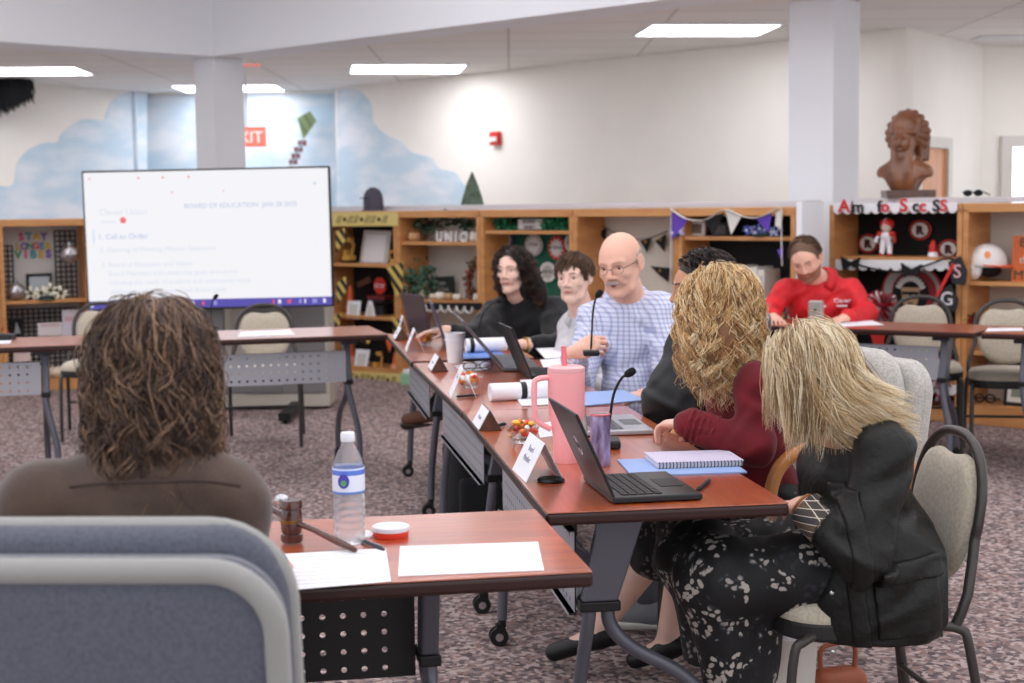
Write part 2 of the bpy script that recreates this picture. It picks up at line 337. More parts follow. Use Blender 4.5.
# ============================================================ bookcases
OAK = wood('honey_oak', (186, 126, 74), (206, 150, 94), (3, 3, 14), .45); OAKX = wood('honey_oak_flat', (186, 126, 74), (206, 150, 94), (3, 14, 14), .45)
BEIGE = mat('beige_back', (206, 200, 190), .8); BLACK = mat('black_paper', (14, 14, 18), .8); GREENB = mat('green_paper', (28, 92, 74), .8)
def bookcase(label, p, ang, w, h, shelves, backm, d=BDEP, base=.09):
    t = thing('bookcase', label, 'bookcase', p, ang); th = .035
    for x in (th / 2, w - th / 2): MB().box((x, d / 2, (h - .035) / 2), (th, d, h - .035)).build('side_panel', OAK, t, bevel=.003)
    MB().box((w / 2, d / 2, h - .03), (w, d, .055)).build('top_panel', OAKX, t, bevel=.004)
    for z in shelves: MB().box((w / 2, d / 2 + .005, z), (w - 2 * th - .001, d - .03, .025)).build('shelf', OAKX, t, bevel=.002)
    MB().box((w / 2, d / 2, base / 2 + .003), (w - 2 * th, d - .02, base)).build('base_panel', OAKX, t)
    MB().box((w / 2, d - .01, h / 2), (w - 2 * th, .012, h - .08)).build('back_panel', backm, t)
    return t
BA = math.atan2(BD.y, BD.x)
CASES = [bookcase(l, bpt(i * UW), BA, UW - .004, BH, s, bm) for i, (l, s, bm) in enumerate([
    ('oak bookcase lined in black with yellow caution tape edging, beside the TV', [.50, .93], BLACK),
    ('oak bookcase with the white UNION letters on its upper shelf', [.66, 1.115], BEIGE),
    ('oak bookcase backed in green paper, behind the woman in black', [.66, 1.205], GREENB),
    ('oak bookcase with black and gold pennants, behind the bald man', [.60], BEIGE),
    ('oak bookcase with purple and white pennants, next to the wide pillar', [.66, 1.17], BLACK)])]
VP0 = Vector((2.12, 9.875, 0)); VH = 1.385
def vpt(t, off=0): p = along(VP0, BD, t); return Vector((p.x + PN.x * off, p.y + PN.y * off, 0))
CASES.append(bookcase('oak bookcase lined in black under the carved bust', VP0, BA, .935, VH, [.25, 1.03], BLACK))
CASES.append(bookcase('oak bookcase with the white batting helmet on its shelf', vpt(.94), BA, .94, VH, [.45, .885], BEIGE, base=.12))
hw2 = struct(plan_wall('wall_low_right', vpt(0, BDEP + .02), vpt(1.95, BDEP + .02), 0, VH - .005, .12, WALL))
struct(MB().box((.98, .035, 0), (1.96, .19, .036)).build('wall_cap.001', mat('cap_grey'), loc=vpt(0, BDEP + .02) + Vector((0, 0, VH + .02)), rz=BA, bevel=.004))
LP = Vector((-3.93, 11.38, 0)); LAN = math.radians(26)
LD = Vector((math.cos(LAN), math.sin(LAN), 0)); LNN = Vector((-LD.y, LD.x, 0))
def lpt(t, off=0): p = along(LP, LD, t); return Vector((p.x + LNN.x * off, p.y + LNN.y * off, 0))
MESHW = mat('white_board', (215, 212, 208), .8)
CASES.append(bookcase('oak bookcase with black wire grid and silver balls, beside the TV at its far side', LP, LAN, .68, 1.345, [.70], MESHW))
CASES.append(bookcase('oak bookcase at the edge of the photo, next to the silver ball bookcase', lpt(-.93), LAN, .925, 1.345, [.70], BLACK))
CASES.append(bookcase('oak bookcase mostly hidden behind the TV', lpt(.685), LAN, .92, 1.345, [.50, .93], BLACK))
# ============================================================ training tables
m, nt, b = newmat('cherry_laminate'); N = nt.nodes; L = nt.links
tc = N.new('ShaderNodeTexCoord'); mp = N.new('ShaderNodeMapping'); mp.inputs['Scale'].default_value = (2.2, 22, 22); n = N.new('ShaderNodeTexNoise'); n.inputs['Scale'].default_value = 1; n.inputs['Detail'].default_value = 7; n.inputs['Distortion'].default_value = 1.2
r = ramp(N, [(.2, (150, 60, 18)), (.55, (186, 84, 28)), (.8, (206, 108, 42))]); L.new(tc.outputs['Object'], mp.inputs['Vector']); L.new(mp.outputs['Vector'], n.inputs['Vector']); L.new(n.outputs['Fac'], r.inputs['Fac']); L.new(r.outputs['Color'], b.inputs['Base Color'])
b.inputs['Roughness'].default_value = .35; b.inputs['Specular IOR Level'].default_value = .5; b.inputs['Coat Weight'].default_value = 1; b.inputs['Coat IOR'].default_value = 2.8; b.inputs['Coat Roughness'].default_value = .18
EDGE = mat('table_edge', (46, 18, 12), .35); GREY = mat('leg_grey', (98, 98, 108), .38, .35); DKGREY = mat('leg_dark', (66, 66, 74), .4, .3); BLK = mat('black_plastic', (13, 13, 15), .45)
SEATD = mat('seat_shell', (32, 31, 32), .5); PANELM = mat('panel_grey', (168, 168, 176), .5, .25); CHROME = mat('chrome', (200, 200, 205), .2, 1)
def perforated(L_, z0, z1, y, t=.002, sp=.041):
    mb = MB(); nc = int(L_ / sp); nr = max(3, int((z1 - z0) / .037)); sx = L_ / nc; sz = (z1 - z0) / nr; R = .0065
    for i in range(nc):
        for j in range(nr):
            cx = -L_ / 2 + (i + .5) * sx; cz = z0 + (j + .5) * sz; a, b_ = sx / 2, sz / 2
            if i in (0, nc - 1) or j in (0, nr - 1) and False: mb.add([(cx - a, y, cz - b_), (cx + a, y, cz - b_), (cx + a, y, cz + b_), (cx - a, y, cz + b_)], [(0, 1, 2, 3)]); continue
            out = [(a, -b_), (a, 0), (a, b_), (0, b_), (-a, b_), (-a, 0), (-a, -b_), (0, -b_)]
            vs = [(cx + x, y, cz + z) for x, z in out] + [(cx + R * math.cos(PI / 4 * k - PI / 4), y, cz + R * math.sin(PI / 4 * k - PI / 4)) for k in range(8)]
            mb.add(vs, [(k, (k + 1) % 8, 8 + (k + 1) % 8, 8 + k) for k in range(8)])
    for z in (z0, z1): mb.box((0, y + .008, z), (L_, .018, .004))
    return mb
def caster(mb, x, y):
    mb.cyl((x, y, .085), (x, y, .062), .013, mi=0, n=12); mb.box((x, y + .006, .058), (.034, .03, .022), 0)
    for s in (-1, 1):
        mb.cyl((x + s * .013 - .006, y + .012, .031), (x + s * .013 + .006, y + .012, .031), .03, n=20, mi=0); mb.cyl((x + s * .0205 - .002, y + .012, .031), (x + s * .0205 + .002, y + .012, .031), .013, n=14, mi=1)
def table(label, fr, ang, L_, W_, z=.74, user=1, ph=.455, ins=.19):
    """fr: the corner at local (+L/2, -W/2) in plan; local -y is the modesty panel side when user=1"""
    c, s = math.cos(ang), math.sin(ang); ox = fr[0] - (L_ / 2 * c + W_ / 2 * s); oy = fr[1] - (L_ / 2 * s - W_ / 2 * c)
    return table_c(label, (ox, oy, 0), ang, L_, W_, z, user, ph, ins)
def table_c(label, loc, ang, L_, W_, z=.74, user=1, ph=.455, ins=.19):
    t = thing('training_table', label, 'table', loc, ang, 'cherry training tables'); th = .028
    MB().box((0, 0, z - .001), (L_ - .004, W_ - .004, .002)).build('laminate_top', MATS['cherry_laminate'], t)
    MB().box((0, 0, z - th / 2 - .002), (L_, W_, th)).build('table_edge', EDGE, t, bevel=.008, seg=3)
    u = user; yp = -u * (W_ / 2 - .10); p = perforated(L_ - 2 * ins - .04, ph, z - .09, yp).build('modesty_panel', PANELM, t); perforated(L_ - 2 * ins - .04, ph, z - .09, yp + u * .003).build('panel_liner', SEATD, p)
    for s in (-1, 1):
        x = s * (L_ / 2 - ins); zt = z - .031
        lg = MB(); w2, w1 = .055, .042; y1, y0 = -u * .06, -u * .12; zc = .49
        col = [(y1 - w2, zt), (y1 + w2, zt), (y0 + w1, zc), (y0 - w1, zc)]
        M = frame((x - .018, 0, 0), (0, 1, 0), (0, 0, 1), (1, 0, 0)); lg.prism(col, M, .036); 
        lg.box((x, -u * .03, zt - .012), (.09, W_ * .62, .022), 1)
        leg = lg.build('leg', [GREY, DKGREY], t, bevel=.006, seg=3)
        MB().box((x, y0, zc - .01), (.046, 2 * w1 + .012, .024)).build('collar', BLK, leg, bevel=.004)
        f = MB(); f.tube(catmull([(x, y0 - u * .02, zc), (x, y0 - u * .025, .44), (x + .02, y0 - u * .035, .34), (x + .045, y0 - u * .045, .22), (x + .05, y0 - u * .05, .085)], 6), .0165, 12)
        f.build('foot_tube', GREY, leg, True)
        f = MB(); f.tube(catmull([(x, y0 + u * .02, zc), (x, y0 + u * .028, .43), (x - .005, y0 + u * .08, .375), (x - .012, y0 + u * .19, .31), (x - .015, y0 + u * .27, .22), (x - .015, y0 + u * .30, .085)], 6), .0165, 12)
        f.build('foot_tube', GREY, leg, True)
        for cx, cy in ((x + .05, y0 - u * .05), (x - .015, y0 + u * .30)):
            k = MB(); caster(k, cx, cy); k.build('caster', [BLK, CHROME], leg, True)
    return t
def ang_of(a, b): return math.atan2(b[1] - a[1], b[0] - a[0])
TZt = .74
def T(px, py): return on_z(px, py, TZt)
# row A-B-C: corners on the side away from the sitters, near to far
rowp = [T(546.4, 513.4), T(462.3, 411), T(412.5, 362.8), T(385.9, 333.5)]
WID = .545; TABLES = {}
for k, lab in zip(range(3), ['cherry training table with the pink tumbler and open black laptop', 'cherry training table with the silver laptop and rolled papers, second in the long row', 'cherry training table in front of the woman in black']):
    a, b_ = rowp[k], rowp[k + 1]; an = ang_of(a, b_); L_ = (b_ - a).length - (.004, .004, .09)[k]
    d = (b_ - a).normalized(); n_ = Vector((d.y, -d.x, 0)); c = (a + b_) / 2 + n_ * (WID / 2) + d * (0, 0, .042)[k]
    TABLES['ABC'[k]] = table_c(lab, (c.x, c.y, 0), an, L_, WID, TZt - .001 * k, user=-1)
g = T(593.7, 571.6); TABLES['G'] = table('cherry training table with the water bottle and white papers', (g.x, g.y), math.radians(9.6), 1.5, .57, user=-1, ph=.42, ins=.26)
d0, d1_ = T(388, 334.2), T(92, 344.4); TABLES['D'] = table('cherry training table in front of the TV, dangling over two oval chairs'.replace(', dangling over two oval chairs', ' with a thin microphone on it'), (d0.x, d0.y), ang_of(d1_, d0), (d0 - d1_).length, .60, user=1, ph=.49)
e0 = T(82.5, 344.6); TABLES['E'] = table('cherry training table at the photo edge, before the silver ball bookcase', (e0.x, e0.y), ang_of(d1_, d0), 1.5, .58, user=1, ph=.49)
f0, f1 = T(974.6, 332.8), T(800, 326.6); TABLES['F'] = table('cherry training table where the man in red writes', (f0.x, f0.y), ang_of(f1, f0), 1.5, .5, user=1, ph=.48)
f2 = T(1024, 333.6); an = ang_of(f1, f0) + .06; TABLES['H'] = table('cherry training table with the red edged paper, end of the far row', (f0.x + 1.53 * math.cos(an), f0.y + 1.53 * math.sin(an)), an, 1.5, .5, user=1, ph=.48)
# ============================================================ chairs
FABB = mat('oatmeal_fabric', (188, 178, 160), .9, sheen=.3, vary=.06, vscale=120, bump=.3, bscale=500); FRAMEB = mat('chair_frame', (70, 66, 64), .35, .4); SEATD = mat('seat_shell')
FABG = mat('grey_fabric', (84, 87, 100), .95, sheen=.5, vary=.08, vscale=160, bump=.35, bscale=450); FABL = mat('grey_lit_edge', (150, 149, 146), .95, sheen=.4, bump=.3, bscale=450)  # second, lighter grey paints overhead light onto the rolled back edges
FABW = mat('pale_grey_fabric', (184, 180, 174), .95, sheen=.3, vary=.08, vscale=160, bump=.35, bscale=450)
BENT = wood('bent_wood', (186, 116, 58), (212, 146, 84), (6, 6, 6), .35, .4)
def oval_pad(w, h, cz, dip, n=44):
    out = []
    for i in range(n):
        a = PI / 2 + 2 * PI * i / n; x = w * math.copysign(abs(math.cos(a)) ** .86, math.cos(a)); z = h * math.copysign(abs(math.sin(a)) ** .86, math.sin(a))
        if z > 0: z -= dip * math.exp(-(x / (w * .5)) ** 2) + .006
        out.append((x, cz + z))
    return out
def oval_chair(label, loc, rz, group='oval back chairs'):
    """sitter faces local +y"""
    t = thing('oval_back_chair', label, 'chair', loc, rz, group); W_, H_, cz = .172, .185, .665
    lean = math.radians(9); R = Matrix.Rotation(lean, 4, 'X'); base = Vector((0, -.22, .47))
    def BP(x, z, y=0): v = R @ Vector((x, y, z - .47)); return v + base
    s = MB(); nx = 15
    pts = oval_pad(W_ - .016, H_ - .012, cz, .038)
    # padded backrest: rings from rim to crown on both sides
    def pad(mb, sgn, crown, off):
        rings = [(1.0, 0), (.965, .55), (.86, .85), (.6, .97), (.25, 1.0)]; vs = []; n = len(pts); cx, cz_ = 0, cz - .01
        for k, hgt in rings:
            for x, z in pts: vs.append(BP(cx + (x - cx) * k, cz_ + (z - cz_) * k, off + sgn * crown * hgt))
        vs.append(BP(cx, cz_, off + sgn * crown)); fs = []
        for r_ in range(len(rings) - 1):
            for i in range(n):
                q = (r_ * n + i, r_ * n + (i + 1) % n, (r_ + 1) * n + (i + 1) % n, (r_ + 1) * n + i); fs.append(q if sgn > 0 else q[::-1])
        e = (len(rings) - 1) * n
        for i in range(n): q = (e + i, e + (i + 1) % n, len(vs) - 1); fs.append(q if sgn > 0 else q[::-1])
        mb.add(vs, fs)
    pad(s, 1, .03, .0); pad(s, -1, .012, .0); s.build('backrest', FABB, t, True, auto=False)
    # seat
    outl = []
    for i in range(40):
        a = 2 * PI * i / 40; x = .225 * math.copysign(abs(math.cos(a)) ** .55, math.cos(a)); y = .215 * math.copysign(abs(math.sin(a)) ** .6, math.sin(a)); x *= 1 + .06 * (y / .215); outl.append((x, y + .01))
    q = MB(); vs = []; 
    prof = [(.97, .435), (1.0, .45), (1.0, .468), (.95, .487), (.75, .497), (.3, .5)]
    for k, z in prof: vs += [(x * k, .01 + (y - .01) * k, z) for x, y in outl]
    fs = [(r_ * 40 + i, r_ * 40 + (i + 1) % 40, (r_ + 1) * 40 + (i + 1) % 40, (r_ + 1) * 40 + i) for r_ in range(5) for i in range(40)] + [tuple(5 * 40 + i for i in range(40)), tuple(39 - i for i in range(40))]
    q.add(vs, fs); q.build('seat', FABB, t, True, auto=False)
    MB().prism([(x * 1.012, .01 + (y - .01) * 1.012) for x, y in outl], Matrix.Translation((0, 0, .410)), .044).build('seat_shell', SEATD, t, bevel=.008)
    # frame: one tube up around the back
    fr = MB(); path = [(-.20, -.185, .43), (-.205, -.21, .50)]
    up = [BP(W_ * math.copysign(abs(math.cos(a)) ** .86, math.cos(a)) * 1.0, cz + H_ * math.copysign(abs(math.sin(a)) ** .86, math.sin(a)), 0) for a in [PI + .35 - (PI + .7) * i / 30 for i in range(31)]]
    fr.tube(catmull([path[0], path[1]] + up[1:-1] + [(-x, y, z) for x, y, z in path[::-1]], 2), .0125, 10); fr.build('back_frame', FRAMEB, t, True)
    for sx in (-1, 1):
        MB().tube(catmull([(sx * .19, .12, .425), (sx * .215, .185, .415), (sx * .222, .215, .36), (sx * .225, .235, .012)], 5), .0115, 10).build('leg', FRAMEB, t, True)
        MB().tube(catmull([(sx * .19, -.1, .425), (sx * .205, -.19, .42), (sx * .215, -.215, .36), (sx * .22, -.275, .012)], 5), .0115, 10).build('leg', FRAMEB, t, True)
        st = MB(); st.tube([(sx * .2, .12, .41), (sx * .2, -.15, .41)], .009, 8); st.build('seat_rail', FRAMEB, t, True)
    st = MB(); st.tube([(-.22, -.235, .2), (.22, -.235, .2)], .008, 8); st.build('stretcher', FRAMEB, t, True)
    return t
c2p = on_z(265, 447, 0)
OC = [oval_chair('oatmeal oval back chair directly below the TV taskbar, behind the table', (c2p.x - .02, c2p.y + .12, 0), math.radians(186))]
def oc(label, x, y, deg):
    o = copy_tree(OC[0], label, (x, y, 0), math.radians(deg)); o.scale = (1, 1, 1); OC.append(o); return o
p = on_z(100, 441, 0); oc('oatmeal oval back chair beside the silver ball bookcase, partly behind brown hair', p.x - .03, p.y + .18, 192)
for o in OC: o.scale = (1, 1, .965)
p = on_y(921, 380, 8.15); oc('oatmeal oval back chair behind the far table, just beside the man in red', p.x + .05, 8.35, 165)
p = on_y(1007, 380, 8.0); oc('oatmeal oval back chair near the white batting helmet, at the photo edge', p.x, 7.93, 168)
def guest_chair(label, loc, rz, fab, fab2, group=None, arms=True, H_=.97, ah=0):
    """upholstered armchair with bent wood arms; sitter faces local +y"""
    t = thing('guest_armchair', label, 'chair', loc, rz, group); R = Matrix.Rotation(math.radians(8), 3, 'X')
    def slab(w, h, d, zc, yc, rad, crown, name, mt, par=t):
        mb = MB(); out = []
        for cx, cz_, a0 in ((w - rad, h - rad * 1.1, 0), (-w + rad, h - rad * 1.1, PI / 2), (-w + .03, -h + .03, PI), (w - .03, -h + .03, 1.5 * PI)):
            rr = rad if a0 in (0, PI / 2) else .03
            for i in range(9): a = a0 + PI / 2 * i / 8; out.append((cx + rr * math.cos(a), cz_ + (rr * 1.1 if a0 in (0, PI / 2) else rr) * math.sin(a)))
        n = len(out); rings = [(.80, -d - crown), (.93, -d - crown * .6), (.985, -d * .7), (1, -d * .3), (1, d * .3), (.985, d * .7), (.93, d + crown * .6), (.8, d + crown)]; vs = []
        for k, y in rings:
            for x, z in out: v = R @ Vector((x - math.copysign((1 - k) * w, x), y, z - math.copysign((1 - k) * w, z))); vs.append(v + Vector((0, yc, zc)))
        fs = [(r_ * n + i, (r_ + 1) * n + i, (r_ + 1) * n + (i + 1) % n, r_ * n + (i + 1) % n) for r_ in range(len(rings) - 1) for i in range(n)] + [tuple(range(n)), tuple((len(rings) - 1) * n + n - 1 - i for i in range(n))]
        mb.add(vs, fs); return mb.build(name, mt, par, True, auto=False)
    slab(.262, .255, .022, .70, -.27, .085, .012, 'back_shell', fab); slab(.256, .27, .03, .715, -.19, .10, .016, 'back_cushion', fab)
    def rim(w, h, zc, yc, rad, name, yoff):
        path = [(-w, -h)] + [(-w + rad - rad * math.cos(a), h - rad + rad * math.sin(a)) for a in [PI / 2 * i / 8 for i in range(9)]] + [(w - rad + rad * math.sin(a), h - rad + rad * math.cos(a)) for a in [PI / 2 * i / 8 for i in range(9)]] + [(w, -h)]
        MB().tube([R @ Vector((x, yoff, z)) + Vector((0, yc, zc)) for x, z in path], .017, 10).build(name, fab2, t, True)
    rim(.252, .243, .70, -.27, .085, 'edge_roll', -.022); rim(.246, .258, .715, -.19, .10, 'edge_roll', .0)
    s = MB().box((0, .04, .43), (.50, .50, .10)); s.build('seat', fab, t, True, bevel=.035, seg=4, auto=False)
    for sx in (-1, 1):
        x = sx * .285
        if not arms:
            for yy in (-.2, .22): MB().cyl((sx * .22, yy, 0), (sx * .22, yy, .39), .016).build('leg', BENT, t, True)
            continue
        MB().tube(catmull([(x, -.20, .38), (x, -.25, .46), (x, -.235, .62 + ah), (x, -.18, .685 + ah), (x, .0, .705 + ah), (x, .13, .695 + ah), (x, .205, .63 + ah), (x, .225, .52), (x, .20, .43), (x, .10, .39)], 7), .019, 10, flat=1.0).build('arm', BENT, t, True)
        MB().tube([(x - sx * .03, -.2, .40), (x - sx * .03, -.25, .01)], .014, 10).build('leg', FRAMEB, t, True)
        MB().tube([(x - sx * .03, .24, .40), (x - sx * .03, .25, .01)], .014, 10).build('leg', FRAMEB, t, True)
        MB().box((sx * .262, 0, .40), (.03, .44, .05)).build('side_rail', BENT, t, bevel=.004)
    return t
# ============================================================ things on the tables
PAPER = mat('paper_white', (236, 236, 242), .7); INK = mat('ink_grey', (160, 162, 184), .8); PAPERB = mat('folder_blue', (150, 176, 226), .55); REDP = mat('red_plastic', (206, 44, 38), .4)
LAPB = mat('laptop_black', (28, 28, 31), .38, .2); LAPK = mat('laptop_keys', (14, 14, 16), .5); LAPS = mat('laptop_silver', (176, 178, 184), .35, .5); KEYG = mat('key_grey', (96, 98, 104), .5); SCRN = mat('laptop_screen', (22, 24, 30), .2)
PINK = mat('tumbler_pink', (250, 172, 176), .42); PINKL = mat('tumbler_lid', (238, 176, 178), .3)
WALNUT = wood('walnut', (60, 36, 26), (92, 58, 40), (8, 30, 8), .4); CLEAR = mat('clear_plastic', (240, 244, 250), .12, trans=.8, ior=1.2, alpha=.6); GLASS = mat('candy_glass', (240, 248, 250), .03, trans=1, ior=1.3, alpha=.6)
GLDM = mat('gold_metal', (200, 150, 70), .3, .9); SILV = mat('silver_metal', (190, 190, 195), .25, .9)
def local(t):
    bpy.context.view_layer.update(); return t.matrix_world.inverted()
def laptop(label, q, open_deg, body, keyc, logo=None, z=TZt, lid_h=None, key=True):
    """q: near hinge, far hinge, far front, near front (pixels, on the table top)"""
    hn, hf, ff, fn = [on_z(x, y, z) for x, y in q]; a = (hf - hn); w_ = a.length; ax = a.normalized(); fr = Vector((ax.y, -ax.x, 0)); dp = ((ff - hf) + (fn - hn)).dot(fr) / 2
    # local frame: x along hinge (near -> far), -y ... front is +fr
    c = (hn + hf) / 2; t = thing('laptop', label, 'laptop', (c.x, c.y, z), math.atan2(ax.y, ax.x))
    sg = 1 if fr.dot(Vector((-ax.y, ax.x, 0))) > 0 else -1; D = lambda y: sg * y; th = .014
    b_ = MB().box((0, D(dp / 2), th / 2 + .002), (w_, dp, th)).build('base', body, t, bevel=.004, seg=3)
    if key:
        k = MB(); nr, nc = 5, 14; kw = (w_ * .86) / nc; kd = dp * .46 / nr
        for i in range(nr):
            for j in range(nc): k.box((-w_ * .43 + (j + .5) * kw, D(dp * .12 + (i + .5) * kd), th + .003), (kw * .84, kd * .82, .002))
        k.build('key', keyc, t); MB().box((0, D(dp * .80), th + .0025), (w_ * .32, dp * .26, .0012)).build('trackpad', keyc, t)
    ang = math.radians(open_deg); lh = lid_h or dp; up = Vector((0, -D(1) * math.sin(ang), math.cos(ang))); nn = Vector((0, D(1) * math.cos(ang), math.sin(ang)))
    M = frame(Vector((0, 0, th)), (1, 0, 0), up, nn); l = MB(); l.prism([(-w_ / 2, 0), (w_ / 2, 0), (w_ / 2, lh), (-w_ / 2, lh)], M, .007)
    lo = l.build('lid', body, t, bevel=.003); s = MB(); s.prism([(-w_ / 2 + .008, .012), (w_ / 2 - .008, .012), (w_ / 2 - .008, lh - .008), (-w_ / 2 + .008, lh - .008)], M @ Matrix.Translation((0, 0, .007)), .0012); s.build('screen', SCRN, lo)
    if logo:
        g = MB(); M2 = M @ Matrix.Translation((0, lh * .52, -.0004)) @ Matrix.Rotation(PI, 4, 'Y')
        g.prism([(.024 * math.cos(2 * PI * i / 28), .024 * math.sin(2 * PI * i / 28)) for i in range(28)], M2, .0006, 0)
        add_text(g, logo, .038, M2 @ Matrix.Translation((0, -.008, .001)), 1, .0006); g.build('logo', [SILV, LAPB], lo)
    return t
laptop('open black laptop with round logo beside the pink tumbler', [(613, 505), (583, 481), (662, 477), (704, 498.5)], 24, LAPB, LAPK, 'hp')
laptop('open silver laptop behind the purple can, in front of maroon sleeves', [(586, 437), (569, 421), (626, 417.5), (657, 434)], 8, LAPS, KEYG, lid_h=.19)
laptop('open dark laptop nearest the pink tumbler, lid edge beside the white papers', [(531, 380), (517, 372), (566, 370), (590, 377)], 22, LAPB, LAPK, lid_h=.2)
laptop('thin open laptop leaning back behind the rolled papers of the woman in black', [(503, 372), (489, 358), (520, 356), (540, 368)], 40, mat('laptop_mid', (92, 90, 96), .4, .3), KEYG, lid_h=.25)
laptop('slim laptop seen edge on, just past the white foam cup', [(447, 351), (442, 343), (462, 342), (470, 349)], 18, mat('laptop_violet', (70, 66, 90), .4, .3), LAPK, lid_h=.215)
laptop('dark laptop with its lid toward the TV, farthest along the long row', [(431, 335.5), (409, 331.5), (436, 329), (452, 333)], 14, mat('laptop_plum', (58, 48, 58), .45, .1), LAPK, lid_h=.2)
# tumbler
p = T(567, 462); t = thing('tumbler', 'tall pink handled tumbler with a pink straw', 'tumbler', (p.x, p.y, TZt)); mb = MB()
mb.lathe([(0, 0), (.033, 0), (.035, .004), (.0365, .07), (.040, .10), (.0465, .125), (.048, .225), (.0485, .232), (.045, .234), (0, .234)], 36); mb.build('body', PINK, t, True)
MB().lathe([(.0, .232), (.047, .232), (.0485, .236), (.0475, .246), (.040, .25), (0, .25)], 32).build('lid', PINKL, t, True)
MB().tube(catmull([(-.045, -.012, .222), (-.075, -.02, .218), (-.083, -.022, .20), (-.082, -.022, .13), (-.074, -.02, .108), (-.042, -.011, .088)], 6), .0075, 10).build('handle', PINK, t, True)
MB().tube([(-.004, .004, .24), (-.006, .006, .30)], .007, 12).build('straw', mat('straw_pink', (240, 120, 136), .3), t, True)
# slim can
p = T(600.5, 466); t = thing('slim_can', 'slim purple drink can in front of the silver laptop', 'can', (p.x, p.y, TZt)); mb = MB()
m, nt, b = newmat('can_purple'); N = nt.nodes; L = nt.links; tc = N.new('ShaderNodeTexCoord'); n = N.new('ShaderNodeTexNoise'); n.inputs['Scale'].default_value = 40; n.inputs['Detail'].default_value = 5
mp = N.new('ShaderNodeMapping'); mp.inputs['Scale'].default_value = (1, 1, .35); L.new(tc.outputs['Object'], mp.inputs['Vector']); L.new(mp.outputs['Vector'], n.inputs['Vector']); r = ramp(N, [(.35, (92, 78, 112)), (.6, (168, 150, 186)), (.75, (206, 198, 214))]); L.new(n.outputs['Fac'], r.inputs['Fac']); L.new(r.outputs['Color'], b.inputs['Base Color']); b.inputs['Metallic'].default_value = .5; b.inputs['Roughness'].default_value = .35
mb.lathe([(0, 0), (.021, 0), (.0245, .006), (.0255, .012), (.0255, .122), (.0235, .13)], 30); mb.build('body', m, t, True)
MB().lathe([(.0235, .1295), (.0262, .131), (.0262, .134), (.0238, .136), (.0, .1355)], 30, mis=[0, 0, 0, 1]).build('rim', [mat('rim_pink', (214, 120, 130), .3, .4), SILV], t, True)
# gooseneck microphones
def gooseneck(label, base, head, bend=.35, z=TZt, hr=.011, scale=1.0, rise=None):
    t = thing('gooseneck_microphone', label, 'microphone', base, 0, None); d = Vector(head) - Vector(base)
    mb = MB(); mb.box((0, 0, .012 * scale), (.07 * scale, .10 * scale, .024 * scale)); mb.build('base', BLK, t, bevel=.008 * scale, seg=3)
    pts = catmull([(0, 0, .02 * scale), (d.x * .12, d.y * .12, d.z * .35), (d.x * .32, d.y * .32, d.z * .72), (d.x * .66, d.y * .66, d.z * .93), (d.x * .92, d.y * .92, d.z * .99)], 6)
    MB().tube(pts, .0038, 8).build('gooseneck', BLK, t, True); dd = (pts[-1] - pts[-3]).normalized(); q = pts[-1]
    MB().tube([q - dd * .005, q, q + dd * .006, q + dd * .018, q + dd * .026, q + dd * .03], [.005, hr * .8, hr, hr * 1.05, hr * .85, hr * .3], 14).build('foam_head', mat('mic_foam', (22, 22, 24), .95), t, True); return t
bp_ = T(607, 447); gooseneck('black gooseneck microphone curving over the silver laptop', bp_, on_y(628, 374, bp_.y + .02))
bp_ = T(210.5, 330); gooseneck('thin black microphone standing on the table before the TV', bp_, on_y(214.5, 298, bp_.y))
bp_ = T(476, 345); gooseneck('thin black microphone in front of the woman in black', bp_, on_y(499, 301, bp_.y + .05))
# name tents
def tent(label, pr, pf, ridge_h, lines, z=TZt, w_=None, half=.045):
    """pr, pf: near and far ends of the ridge in plan"""
    c = (pr + pf) / 2; d = (pf - pr); L_ = w_ or d.length; ang = math.atan2(d.y, d.x); t = thing('name_tent', label, 'name card', (c.x, c.y, z), ang); mb = MB(); th = .0012
    for s in (-1, 1):
        up = Vector((0, -s * half, ridge_h)).normalized(); nn = Vector((0, s * ridge_h, half)).normalized(); M = frame(Vector((0, s * half, .001)), (1, 0, 0), up, nn)
        mb.prism([(-L_ / 2, 0), (L_ / 2, 0), (L_ / 2, math.hypot(half, ridge_h)), (-L_ / 2, math.hypot(half, ridge_h))], M, th)
    o = mb.build('card', PAPER, t); tx = MB(); s = 1
    up = Vector((0, -half, ridge_h)).normalized(); M = frame(Vector((0, half, .001)), (-1, 0, 0), up, Vector((0, ridge_h, half)).normalized())
    for i, l in enumerate(lines): add_text(tx, l, .023, M @ Matrix.Translation((0, .066 - i * .026, th + .0006)), 0, .0006)
    tx.build('lettering', INK, t); return t
# near tent: left face seen
a, b_ = T(548, 485), T(528, 467); tent('white folded name card nearest the camera, beside the candy bowl'.replace(' nearest the camera,', ' with grey lettering,'), a, b_, .092, ['Board', 'Member'], half=.046, w_=.185)
a, b_ = T(464, 400), T(461, 391); tent('folded name card standing beside the rolled paper with black band', a, b_, .10, ['Member'], half=.044, w_=.17)
a, b_ = T(416, 354), T(413, 347); tent('folded name card standing beside the orange candy dish', a, b_, .10, ['Member'], half=.04, w_=.17)
a, b_ = T(404, 338), T(402, 334); tent('folded name card in front of the farthest dark laptop', a, b_, .105, ['Member'], half=.03, w_=.14)
